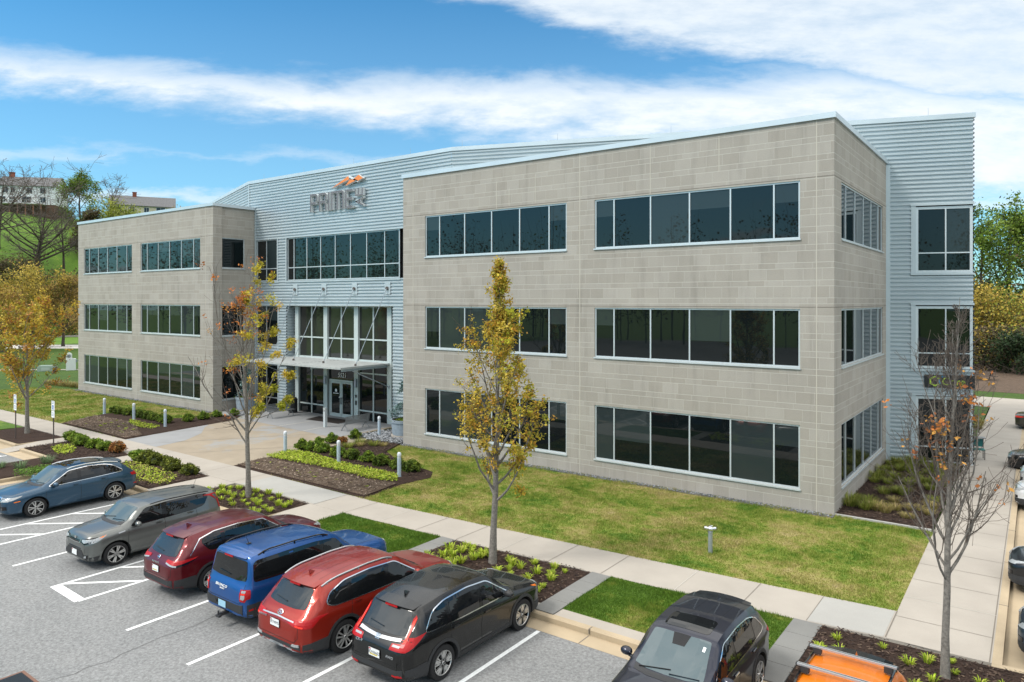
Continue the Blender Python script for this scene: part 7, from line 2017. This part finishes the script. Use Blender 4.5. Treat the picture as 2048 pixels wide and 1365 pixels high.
bench((-39.85, 28.6, .022), PI, 'dark slatted bench facing the entry, behind the half bare tree')
lb2 = thing('litter_bin', 'dark slatted round litter bin beside the glazed entry', 'litter bin', (-40.7, 30.2, .022))
b = MB()
for i in range(28):
    a = 2 * PI * i / 28; b.obox((.29 * math.cos(a), .29 * math.sin(a), .45), (-math.sin(a), math.cos(a), 0), (0, 0, 1), (math.cos(a), math.sin(a), 0), .04, .84, .012)
b.lathe([(.27, .04), (.27, .86)], (0, 0, 0), 20, 0, 'z', True); part_of(lb2, b, 'basket', M['dark'])
b = MB(); b.lathe([(.31, .86), (.31, .90), (.22, 1.02), (.12, 1.06), (.12, 1.0)], (0, 0, 0), 20); part_of(lb2, b, 'lid', M['dark'], 40)
mtb = MB(); mtb.prism([(-37.72, 28.95), (-34.72, 29.08), (-34.9, 30.4), (-38.05, 30.25)], .0225, .034); tag(mtb.build('door_mat', mat('mat_brown', (.035, .030, .028), .95, 0, .1, .25, 60)), 'dark brown mat before the glass double door', 'mat')
# planters and the blue conifers in them
def planter(loc, r, h, label):
    t = thing('round_planter', label, 'planter', loc)
    b = MB(); b.lathe([(r * .86, 0), (r * .90, .02), (r * .97, h * .6), (r * .97, h * .8), (r * 1.03, h * .82), (r * 1.03, h), (r * .94, h), (r * .93, h - .08)], (0, 0, 0), 36, 0, 'z'); part_of(t, b, 'pot', M['planter'], 40)
    b = MB(); b.lathe([(.001, h - .07), (r * .93, h - .08)], (0, 0, 0), 24); part_of(t, b, 'soil', M['mulch'])
    b = MB(); b.lathe([(r * 1.0, -.12), (r * 1.0, 0.0), (.001, .002)], (0, 0, 0), 30); part_of(t, b, 'footing', M['walk'])
    return t
planter((-28.55, 28.7, .14), .82, .85, 'large round blue grey planter at the corner of the right block')
planter((-44.1, 28.9, .14), .72, .85, 'round blue grey planter before the left block return')
def conifer(loc, H, w_, seed, label):
    rng = np.random.default_rng(seed); t = thing('blue_conifer', label, 'conifer', loc)
    m = MB(); tr = [(0, 0, -.05), (.03, .02, H * .4), (-.04, .0, H * .75), (.02, 0, H)]; m.tube(tr, [.045, .04, .03, .012], 6)
    P = []
    for i in range(26):
        z = H * rng.uniform(.12, .97); a = rng.random() * 6.28; L_ = w_ * (1.15 - z / H * .8) * rng.uniform(.5, 1.1)
        p = path(rng, (0, 0, z), (math.cos(a), math.sin(a), .35), L_, 5, -1.0, .12); m.tube([tuple(q) for q in p], [.014, .012, .01, .008, .006, .004], 4); P.append(p[1:])
    part_of(t, m, 'trunk', M['bark_dark'])
    P = np.concatenate(P); Q = P[rng.integers(0, len(P), 1500)] + rng.normal(size=(1500, 3)) * .07; Q[:, 2] -= .05 * rng.random(1500)
    V, F, C = leaf_quads(rng, Q, .07, pick_cols(rng, 1500, [(.16, .25, .24), (.22, .32, .32), (.10, .17, .15)]), -.2, 2.2); np_mesh('foliage', V, F, M['needle'], t, C)
    low = 500; Q = np.column_stack([rng.normal(size=low) * .28, rng.normal(size=low) * .28, rng.random(low) * .1]); V, F, C = leaf_quads(rng, Q, .06, pick_cols(rng, low, GREEN), .4); np_mesh('underplanting', V, F, M['leaf'], t, C)
conifer((-28.55, 28.7, .92), 2.6, .95, 3, 'blue green weeping conifer in the planter at the right block corner')
conifer((-44.1, 28.9, .92), 2.2, .75, 4, 'blue green conifer in the planter before the left block return')
# parking signs
def pk_sign(loc, label):
    t = thing('parking_sign', label, 'sign', loc, 0, 'reserved parking signs')
    b = MB(); b.box(-.03, .03, -.02, .02, -.1, 2.38); part_of(t, b, 'post', mat('sign_post_brown', (.055, .04, .035), .6))
    for z0, z1, nm in ((1.93, 2.42, 'sign_panel'), (1.56, 1.90, 'sub_panel')):
        b = MB(); b.box(-.18, .18, -.032, -.022, z0, z1); po = part_of(t, b, nm, M['white'])
        if nm == 'sign_panel':
            b = MB(); b.box(-.085, .085, -.036, -.0325, 1.97, 2.20); part_of(po, b, 'blue_square', mat('sign_blue', (.02, .12, .42), .5))
            b = MB(); n = 14
            for i in range(n):
                a0, a1 = 2 * PI * i / n, 2 * PI * (i + 1) / n; b.add([(.045 * math.cos(a0), -.0375, 2.04 + .045 * math.sin(a0)), (.045 * math.cos(a1), -.0375, 2.04 + .045 * math.sin(a1)), (.03 * math.cos(a1), -.0375, 2.04 + .03 * math.sin(a1)), (.03 * math.cos(a0), -.0375, 2.04 + .03 * math.sin(a0))], [(0, 1, 2, 3)])
            b.box(-.02, .0, -.0385, -.0365, 2.06, 2.15); b.box(-.02, .04, -.0385, -.0365, 2.06, 2.08); b.box(.03, .05, -.0385, -.0365, 2.0, 2.07); b.lathe([(.001, 0), (.018, 0)], (-.01, -.038, 2.17), 10, 0, 'y')
            part_of(po, b, 'wheelchair_symbol', M['white'])
            for k, s in ((2.36, 'RESERVED'), (2.28, 'PARKING')): text_mesh('sign_text', s, .062, M['sign_ink'], po, .0006, mtx=face_mtx((0, -.0335, k), (1, 0, 0), (0, -1, 0)))
        else:
            for k in (1.80, 1.73, 1.66):
                b = MB(); b.box(-.12, .12, -.0335, -.0322, k - .012, k + .012); part_of(po, b, 'text_line', M['sign_ink'])
M['sign_ink'] = mat('sign_ink', (.06, .13, .28), .5)
pk_sign((-45.3, 15.45, .03), 'brown post with a white wheelchair parking sign left of the round tree')
pk_sign((-40.83, 15.62, .03), 'brown post with a white wheelchair parking sign in the bed behind the teal blue car')
# fire connection standpipe
fd = thing('fire_hose_connection', 'grey standpipe with twin silver hose couplings on the lawn', 'standpipe', (-7.98, 20.9, 0), R(20))
b = MB(); b.lathe([(.065, -.1), (.065, .60), (.075, .61), (.075, .66)], (0, 0, 0), 18, 0, 'z', True); part_of(fd, b, 'pipe', M['steel'], 40)
b = MB(); b.sphere((0, 0, .72), .085, 14, 8)
for s in (-1, 1): b.tube([(0, 0, .72), (s * .13, -.05, .75)], [.05, .05], 12)
part_of(fd, b, 'head', M['chrome'], 40)
for s in (-1, 1):
    b = MB(); b.tube([(s * .13, -.05, .75), (s * .155, -.06, .756)], [.068, .068], 12); b.tube([(s * .155, -.06, .756), (s * .19, -.075, .764)], [.055, .055], 12); part_of(fd, b, 'coupling_cap', M['chrome'], 40)
b = MB()
for a in range(4): b.tube([(0, 0, .80), (.07 * math.cos(a * PI / 2), .07 * math.sin(a * PI / 2), .82)], .012, 5)
part_of(fd, b, 'clapper', M['chrome'])
# drain grate
dg_ = thing('drain_grate', 'dark slotted drain grate with a rusty frame in the asphalt', 'drain', (-16.7, 5.5, ZA))
b = MB()
for i in range(16): b.box(-.36 + i * .048, -.36 + i * .048 + .022, -.42, .42, .004, .012)
part_of(dg_, b, 'grate_bars', mat('grate_steel', (.05, .065, .08), .5, .6))
b = MB()
for x0, x1, y0, y1 in ((-.42, -.37, -.49, .49), (.42, .47, -.49, .49), (-.37, .42, -.49, -.43), (-.37, .42, .43, .49)): b.box(x0, x1, y0, y1, .003, .010)
part_of(dg_, b, 'frame', mat('rust_frame', (.16, .085, .06), .8)); b = MB(); b.quad((-.37, -.43, .0035), (.42, -.43, .0035), (.42, .43, .0035), (-.37, .43, .0035)); part_of(dg_, b, 'sump', M['seam'])
# white utility cabinet beyond the left block
uc = thing('utility_cabinet', 'white utility cabinet with a taller round topped section beyond the left block', 'cabinet', (-85.4, 34.5, 0), R(66))
b = MB(); b.box(-.55, .35, -.4, .4, 0, 1.25); part_of(uc, b, 'body', M['white']); b = MB(); b.box(-.55, .0, -.35, .35, 1.25, 1.62); b.lathe([(.001, -.35), (.275, -.35), (.275, .35), (.001, .35)], (-.275, 0, 1.62), 20, 0, 'y'); part_of(uc, b, 'meter_housing', M['white'])
b = MB(); b.lathe([(.001, -.36), (.17, -.36), (.17, -.352)], (-.275, 0, 1.55), 16, 0, 'y'); part_of(uc, b, 'dial', mat('dial', (.25, .28, .32), .3)); b = MB(); b.box(.35, .5, -.3, .1, .85, 1.15); part_of(uc, b, 'switch_box', M['steel'])
pb = thing('ground_box', 'low pale utility box half hidden behind the round street tree', 'utility box', (-86.3, 32.4, 0), R(50)); b = MB(); b.prism([(-.8, -.5), (.8, -.5), (.8, .5), (-.8, .5)], 0, .5); b.prism([(-.7, -.42), (.7, -.42), (.7, .42), (-.7, .42)], .5, .62); part_of(pb, b, 'housing', mat('pale_box', (.27, .34, .29), .5))
b = MB(); b.box(-.4, .4, -.515, -.50, .1, .42); part_of(pb, b, 'door', mat('pale_box_door', (.38, .44, .40), .5))
# teal seat and picnic table at the right
ts_ = thing('teal_seat', 'teal outdoor seat on dark legs at the corner of the metal tower', 'bench', (-2.42, 40.9, .02), R(12))
M['teal'] = mat('teal_paint', (.02, .16, .15), .5)
b = MB(); b.box(-.32, .32, -.22, .22, .44, .48); part_of(ts_, b, 'seat', M['teal']); b = MB(); b.box(-.32, .32, .22, .26, .55, .92); part_of(ts_, b, 'backrest', M['teal'])
for x in (-.3, .3):
    for y in (-.2, .22):
        b = MB(); b.tube([(x, y, 0), (x, y, .95 if y > 0 else .44)], .018, 6); part_of(ts_, b, 'leg', M['dark'])
b = MB(); b.box(-.36, .36, -.1, .30, .99, 1.02); part_of(ts_, b, 'tray', M['bench'])
pt = thing('picnic_table', 'dark wooden picnic table under the trees at the right', 'table', (-4.3, 82, 0), R(20))
M['wood'] = mat('dark_wood', (.07, .05, .04), .8)
b = MB()
for i in range(5): b.box(-.95, .95, -.38 + i * .155, -.38 + i * .155 + .14, .72, .76)
part_of(pt, b, 'tabletop', M['wood'])
for s in (-1, 1):
    b = MB(); b.box(-.95, .95, s * .78 - .13, s * .78 + .13, .43, .47); part_of(pt, b, 'bench_seat', M['wood'])
    b = MB(); b.tube([(s * .7, -.75, 0), (s * .7, -.15, .72)], .04, 5); b.tube([(s * .7, .75, 0), (s * .7, .15, .72)], .04, 5); b.tube([(s * .7, -.85, .42), (s * .7, .85, .42)], .04, 5); part_of(pt, b, 'leg', M['wood'])

# ================================================================== BACKGROUND
def at(u, d):
    """point on the terrain along a bearing at a depth"""
    p = (FW + RT * ((u - 1024) / 1430)) * d
    return p.x, p.y, float(hill_z(np.array([p.x]), np.array([p.y]))[0])
def bg_tree(name, label, cat, u, d, H, crown_w, zc_f, nleaf, lsize, pal, seed, group=None, r0=None, dark=True, n_main=18, n_sec=4, n_ter=2, ang=(62, 22), shape=None, clump=None, spreadf=.06, up=.7, min_r=.02, sink=.3):
    rng = np.random.default_rng(seed); x, y, z = at(u, d)
    t = thing(name, label, cat, (x, y, z - sink), rng.random() * 6, group)
    sh = shape or [.6, 1.0, 1.0, .85, .55, .25]
    prof = lambda q: float(np.interp(q, np.linspace(0, 1, len(sh)), sh)) * crown_w / 2
    lines, tips = grow(rng, H, r0 or H * .018, H * zc_f, prof, n_main=n_main, ang=ang, n_sec=n_sec, n_ter=n_ter, up=up, sec_ang=.8)
    kz = H / max(q[:, 2].max() for q, *_r in lines); tips = tips * np.array([1, 1, kz]); lines = [(q * np.array([1, 1, kz]), r_, n_, lv) for q, r_, n_, lv in lines]
    skeleton_mesh('trunk', lines, [M['bark_dark'] if dark else M['bark'], M['twig_far'] if nleaf == 0 else M['bark_dark']], t, min_r)
    if nleaf:
        V, F, C = leafy(rng, tips, nleaf, crown_w * spreadf, lsize, pal, None, None, .25, clump); np_mesh('crown', V, F, M['leaf'], t, C)
    return t
M['twig_far'] = mat('bare_twigs', (.13, .105, .095), .9, 0, .2)
GT = [(.10, .17, .02), (.15, .23, .03), (.20, .27, .045), (.08, .13, .018)]
YG_ = [(.24, .28, .04), (.30, .31, .06), (.17, .21, .03)]
GF = [(.47, .34, .06), (.38, .29, .055), (.52, .38, .08), (.29, .25, .05)]
OB = [(.34, .20, .07), (.27, .18, .06), (.38, .26, .08), (.22, .19, .05)]
BR_ = [(.12, .085, .045), (.09, .075, .035), (.15, .11, .06), (.08, .085, .03)]
PK_ = [(.36, .20, .22), (.30, .18, .18), (.25, .17, .13)]
bg_tree('bare_tree', 'great bare tree in the middle of the green hillside', 'tree', 72, 176, 33, 21, .3, 0, 0, None, 101, None, .75, n_main=26, n_sec=9, n_ter=6, ang=(56, 16), shape=[.6, .9, 1.0, 1, .8, .5], min_r=.032, up=.75)
bg_tree('bare_tree', 'bare tree at the left edge of the picture on the hillside', 'tree', -6, 182, 25, 20, .28, 0, 0, None, 102, None, .6, n_main=20, n_sec=8, n_ter=5, ang=(60, 20), min_r=.032, up=.7)
bg_tree('bare_tree', 'bare twiggy tree against the sky behind the pale green one', 'tree', 222, 226, 17, 17, .25, 0, 0, None, 103, None, .4, n_main=16, n_sec=6, n_ter=4, ang=(65, 25), min_r=.03, up=.5)
bg_tree('bare_tree', 'thin bare tree rising at the left end of the block roof', 'tree', 128, 184, 22, 11, .3, 0, 0, None, 104, None, .35, n_main=14, n_sec=5, n_ter=4, min_r=.03)
bg_tree('green_tree', 'tall loose green tree on the hilltop left of the roof', 'tree', 164, 203, 20.5, 10, .15, 8000, .32, GT, 105, None, .35, n_main=16, clump=260, spreadf=.07)
bg_tree('green_tree', 'broad yellow green tree on the hilltop before the cream house', 'tree', 238, 203, 17, 17, .15, 9500, .32, YG_, 106, None, .4, n_main=18, clump=300, spreadf=.06)
bg_tree('brown_conifer', 'dense brown evergreen below the pale green hilltop tree', 'conifer', 178, 196, 14, 7.5, .05, 9000, .34, BR_, 107, None, .35, n_main=26, shape=[1, 1, .9, .75, .5, .2], spreadf=.07)
bg_tree('blossom_tree', 'small pale blossoming tree above the middle of the left roof', 'tree', 344, 236, 10, 12, .25, 1100, .4, [(.45, .40, .33), (.34, .29, .22), (.26, .2, .14)], 108, None, .25)
bg_tree('blossom_tree', 'small brown twiggy tree right of the blossoming one above the roof', 'tree', 388, 240, 8.0, 9, .25, 300, .35, BR_, 109, None, .2)
bg_tree('spruce', 'small dark spruce tip above the roof line', 'conifer', 404, 262, 9, 3, .02, 900, .4, [(.03, .06, .04), (.045, .08, .05)], 110, None, .15, shape=[1, .8, .6, .4, .25, .08])
bg_tree('spruce', 'smallest dark spruce tip, nearest the metal roof', 'conifer', 417, 268, 9.4, 2.6, .02, 800, .4, [(.03, .06, .04), (.045, .08, .05)], 111, None, .15, shape=[1, .8, .6, .4, .25, .08])
GR2 = 'trees along the far path at the left'
bg_tree('golden_tree', 'tall golden tree straight behind the round street tree', 'tree', 60, 117, 13.8, 9.8, .22, 10500, .21, GF, 112, GR2, .26, clump=520, spreadf=.045, n_main=26, n_ter=3, ang=(58, 20), shape=[.55, .85, 1, .95, .7, .35])
bg_tree('russet_tree', 'olive brown tree with a leaning dark trunk beside the left block', 'tree', 126, 119, 12.6, 8.0, .28, 6500, .21, OB + GF[:1], 113, GR2, .26, clump=360, spreadf=.05, n_main=22, n_ter=3)
bg_tree('golden_tree', 'golden tree with a dark trunk at the far left edge', 'tree', 2, 106, 11.5, 8.0, .25, 7000, .21, GF + OB[:1], 114, GR2, .26, clump=360, spreadf=.05, n_main=20)
bg_tree('redbud_tree', 'dusky pink flowering tree behind the golden tree at the left edge', 'tree', 14, 132, 9.5, 7.5, .15, 2600, .25, PK_, 115, GR2, .2)
bs = 'brush thickets at the foot of the hill'
for i, (u, d, H, w_, pal, n, lab) in enumerate((
    (10, 168, 8, 11, BR_, 1500, 'grey brown thicket below the bare tree at the left edge'), (42, 172, 8.5, 12, BR_, 1500, 'tangled grey thicket left of the great bare trunk'), (88, 172, 7, 10, BR_, 1300, 'grey brown thicket right of the great bare trunk'),
    (106, 168, 7.5, 6, DGREEN, 2400, 'dark green bush among the thickets on the slope'), (128, 172, 7.5, 10, BR_ + OB, 1700, 'brown thicket on the slope touching the block edge'), (150, 176, 7, 9, BR_ + GF[:1], 1500, 'russet thicket half hidden behind the left block'),
    (20, 150, 9.5, 12, OB + YG_[2:], 2400, 'olive scrub left of the golden tree top'), (100, 150, 8.5, 11, YG_[2:] + OB, 2400, 'olive scrub between the two tall path trees'), (148, 155, 7, 8, OB, 1700, 'russet scrub beside the left block edge'), (-20, 150, 9, 12, BR_, 1600, 'brown scrub beyond the left edge'))):
    bg_tree('thicket', lab, 'shrub', u, d, H, w_, .03, n, .34, pal, 130 + i, bs, .12, n_main=22, n_sec=5, n_ter=3, ang=(60, 30), shape=[.8, 1, 1, .9, .7, .4], min_r=.025)
rw_ = 'trees of the wood at the right'
bg_tree('green_tree', 'tall fresh green tree just right of the metal tower', 'tree', 1962, 92, 20, 9, .2, 5200, .26, GT, 150, rw_, .3, clump=420, spreadf=.05, n_main=22, n_ter=3)
bg_tree('green_tree', 'tall fresh green tree with a forked trunk near the right edge', 'tree', 2006, 96, 21.5, 11, .2, 6200, .27, GT, 151, rw_, .35, clump=480, spreadf=.05, n_main=24, n_ter=3)
bg_tree('green_tree', 'tall green tree cut by the right edge of the picture', 'tree', 2062, 94, 20, 11, .2, 5000, .27, GT, 152, rw_, .35, clump=420, spreadf=.05, n_main=22, n_ter=3)
for i, (u, d, H, w_, pal, n, lab) in enumerate((
    (1950, 84, 10, 7, GF, 3200, 'golden bush tree touching the metal tower'), (1984, 86, 9.6, 7, GF + YG_[:1], 3200, 'golden bush tree in the middle of the right hand wood'), (2024, 82, 9, 7.5, GF + YG_, 3200, 'yellow olive bush tree near the right edge'),
    (1968, 78, 5.5, 6, BR_ + GF[:1], 1500, 'grey brown thicket behind the picnic table'), (2002, 78, 5.5, 6.5, BR_ + YG_[:1], 1700, 'grey brown thicket right of the picnic table'), (2058, 84, 9, 8, GF, 2600, 'golden bush tree cut by the right edge'))):
    bg_tree('bush_tree', lab, 'tree', u, d, H, w_, .05, n, .22, pal, 160 + i, rw_, .14, n_main=20, n_sec=5, n_ter=2, shape=[.7, 1, 1, .9, .7, .35])
bg_tree('dark_evergreen', 'dark evergreen bush low at the right edge under the wood', 'shrub', 2034, 74, 4.8, 5, .03, 3200, .2, [(.03, .055, .02), (.045, .075, .028), (.02, .04, .016)], 170, None, .12, n_main=24)
# far masses: backdrop of the right hand wood, and the wood across the road behind the viewer (seen in the glass)
def wood(name, pts, label, ntree, per, h, size, pal, seed):
    """a far wood that reads as one mass: crowns of leaves and bare stems in one object"""
    rng = np.random.default_rng(seed); P = np.array(pts, float); Vs, Fs, Cs, b = [], [], [], 0
    for k in range(ntree):
        t = rng.random() * (len(P) - 1); i = int(t); f = t - i; c = P[i] * (1 - f) + P[i + 1] * f + rng.normal(size=2) * 5
        H = h * rng.uniform(.45, 1.05); r = H * rng.uniform(.16, .26); q = rng.normal(size=(per, 3)); q /= np.linalg.norm(q, axis=1)[:, None]; q *= rng.random((per, 1)) ** .5
        Q = np.column_stack([c[0] + q[:, 0] * r, c[1] + q[:, 1] * r, H * .58 + q[:, 2] * H * .42])
        sp = .35 if rng.random() < .5 else 1.0; Q = Q[rng.random(per) < sp]
        col = np.array(pal[rng.integers(len(pal))]); V, F, C = leaf_quads(rng, Q, size, np.clip(col * (1 + .3 * rng.normal(size=(len(Q), 1))), .004, 1), .2, 1.3)
        Vs.append(V); Fs.append(F + b); Cs.append(C); b += len(V)
        for m_ in range(7):
            e = rng.normal(size=2) * r * .5 * (m_ > 0); w_ = .16 if m_ == 0 else .06; z0 = 0 if m_ == 0 else H * .3; z1 = H * rng.uniform(.8, 1.04); a = rng.random() * 3.14; d = np.array([math.cos(a), math.sin(a)]) * w_
            V = np.array([[c[0] - d[0], c[1] - d[1], z0], [c[0] + d[0], c[1] + d[1], z0], [c[0] + e[0] + d[0] * .2, c[1] + e[1] + d[1] * .2, z1], [c[0] + e[0] - d[0] * .2, c[1] + e[1] - d[1] * .2, z1]])
            Vs.append(V); Fs.append(np.arange(4)[None] + b); Cs.append(np.full((4, 3), .05)); b += 4
    return tag(np_mesh(name, np.concatenate(Vs), np.concatenate(Fs), M['leaf'], None, np.concatenate(Cs)), label, 'woods', kind='stuff')
wood('far_woods', [(-22, 112), (10, 116), (60, 108)], 'mixed spring woodland far behind the right hand trees', 60, 420, 15, .4, BR_ + YG_ + GF, 5)
wood('far_woods', [(-165, 18), (-150, -40), (-90, -62), (-30, -70), (40, -66), (110, -30)], 'far woodland across the road from the building', 190, 420, 27, .42, BR_ + GT[:2] + [(.07, .07, .04)], 6)
# ---- the two houses on the hilltop
M['siding'] = mat('white_siding', (.62, .64, .66), .6); M['cream'] = mat('cream_siding', (.52, .48, .36), .6); M['shingle'] = mat('grey_shingle', (.14, .14, .145), .85, 0, .2, .2, 3)
M['brickdark'] = mat('brown_brick', (.13, .075, .055), .9, 0, .2, .25, 8); M['brickred'] = mat('red_brick', (.24, .08, .055), .9, 0, .2, .2, 8); M['far_glass'] = glass_mat('house_glass', (.02, .025, .03), 1.5, .05, 0)
M['house_trim'] = mat('house_trim', (.66, .67, .66), .5)
def house(loc, rz, label, W, D, hw, rh, wall, base, chim, wins, doors, dark_base):
    t = thing('house', label, 'house', loc, rz)
    b = MB(); b.box(-W / 2, W / 2, -D / 2, D / 2, base, base + hw)
    for s in (-1, 1): b.add([(s * W / 2, -D / 2, base + hw), (s * W / 2, D / 2, base + hw), (s * W / 2, 0, base + hw + rh)], [(0, 1, 2)])
    part_of(t, b, 'wall', wall)
    b = MB(); b.box(-W / 2 + .05, W / 2 - .05, -D / 2 + .05, D / 2 - .05, -2, base); part_of(t, b, 'basement', M['brickdark'] if dark_base else wall)
    b = MB(); e = .45
    for s in (-1, 1):
        v = [(-W / 2 - e, s * (D / 2 + e), base + hw - e * rh / (D / 2)), (W / 2 + e, s * (D / 2 + e), base + hw - e * rh / (D / 2)), (W / 2 + e, 0, base + hw + rh), (-W / 2 - e, 0, base + hw + rh)]
        b.add(v + [(p[0], p[1], p[2] + .18) for p in v], [(0, 1, 2, 3), (4, 5, 6, 7), (0, 1, 5, 4), (1, 2, 6, 5), (3, 0, 4, 7)])
    rf_ = part_of(t, b, 'roof', M['shingle'])
    b = MB(); cx = chim; b.box(cx - .6, cx + .6, -.5, .5, base + hw + rh * .5, base + hw + rh + 1.3); b.box(cx - .7, cx + .7, -.6, .6, base + hw + rh + 1.3, base + hw + rh + 1.5); part_of(rf_, b, 'chimney', M['brickred'])
    for x, z, w_, h_ in wins:
        b = MB(); y = -D / 2 - .04; b.box(x - w_ / 2 - .12, x + w_ / 2 + .12, y - .04, y + .03, z - h_ / 2 - .12, z + h_ / 2 + .12); f = part_of(t, b, 'window', M['house_trim'])
        b = MB(); b.box(x - w_ / 2, x - .04, y - .07, y - .042, z - h_ / 2, z + h_ / 2); b.box(x + .04, x + w_ / 2, y - .07, y - .042, z - h_ / 2, z + h_ / 2); part_of(f, b, 'pane', M['far_glass'])
    for x, w_, z0, h_ in doors:
        b = MB(); b.box(x - w_ / 2, x + w_ / 2, -D / 2 - .08, -D / 2, z0, z0 + h_); part_of(t, b, 'door', M['house_trim'])
    for z, y in ((base + hw * .72, D / 4), (base + hw * .3, -D / 4)):
        b = MB(); b.box(W / 2, W / 2 + .06, y - .5, y + .5, z - .7, z + .7); part_of(t, b, 'window', M['far_glass'])
    return t
x, y, z = at(66, 216)
h1 = house((x, y, z), R(48), 'white two storey house with grey roof and brick basement on the hilltop', 15.5, 9.5, 5.6, 3.0, M['siding'], 2.5, -5.6, [(-5.4, 6.6, 1.5, 1.5), (-3.4, 6.6, 1.1, 1.5), (1.0, 6.6, 1.4, 1.5), (4.6, 6.6, 1.4, 1.5), (-6.0, 3.9, 1.4, 1.6), (-3.6, 3.9, 1.4, 1.6), (0.2, 3.9, 2.4, 1.7), (4.6, 3.9, 1.5, 1.6)], [(2.4, 1.2, 2.6, 2.2)], True)
b = MB(); b.box(-7.2, 5.5, -8.0, -4.75, 2.3, 2.5)
for i in range(28): b.box(-7.2 + i * .46, -7.14 + i * .46, -8.0, -7.94, 2.5, 3.4)
b.box(-7.2, 5.5, -8.0, -7.93, 3.4, 3.48); part_of(h1, b, 'deck', M['house_trim'])
for i in range(7):
    b = MB(); b.box(-7.1 + i * 2.05, -6.9 + i * 2.05, -7.95, -7.75, -1.5, 2.3); part_of(h1, b, 'deck_post', mat('deck_post_wood', (.28, .13, .08), .8))
x, y, z = at(286, 240)
h2 = house((x, y, z), R(62), 'cream house with grey roof and red chimney peeping over the block roof', 19, 10, 5.6, 3.4, M['cream'], .8, -2.5, [(-7, 5.0, 1.4, 1.5), (-3, 5.0, 1.4, 1.5), (1.2, 5.0, 1.4, 1.5), (5.4, 5.0, 2.6, 1.8), (-6, 2.2, 1.5, 1.6), (-1, 2.2, 1.5, 1.6), (5.4, 2.2, 2.6, 1.7)], [(2.0, 1.2, .8, 2.2)], False)
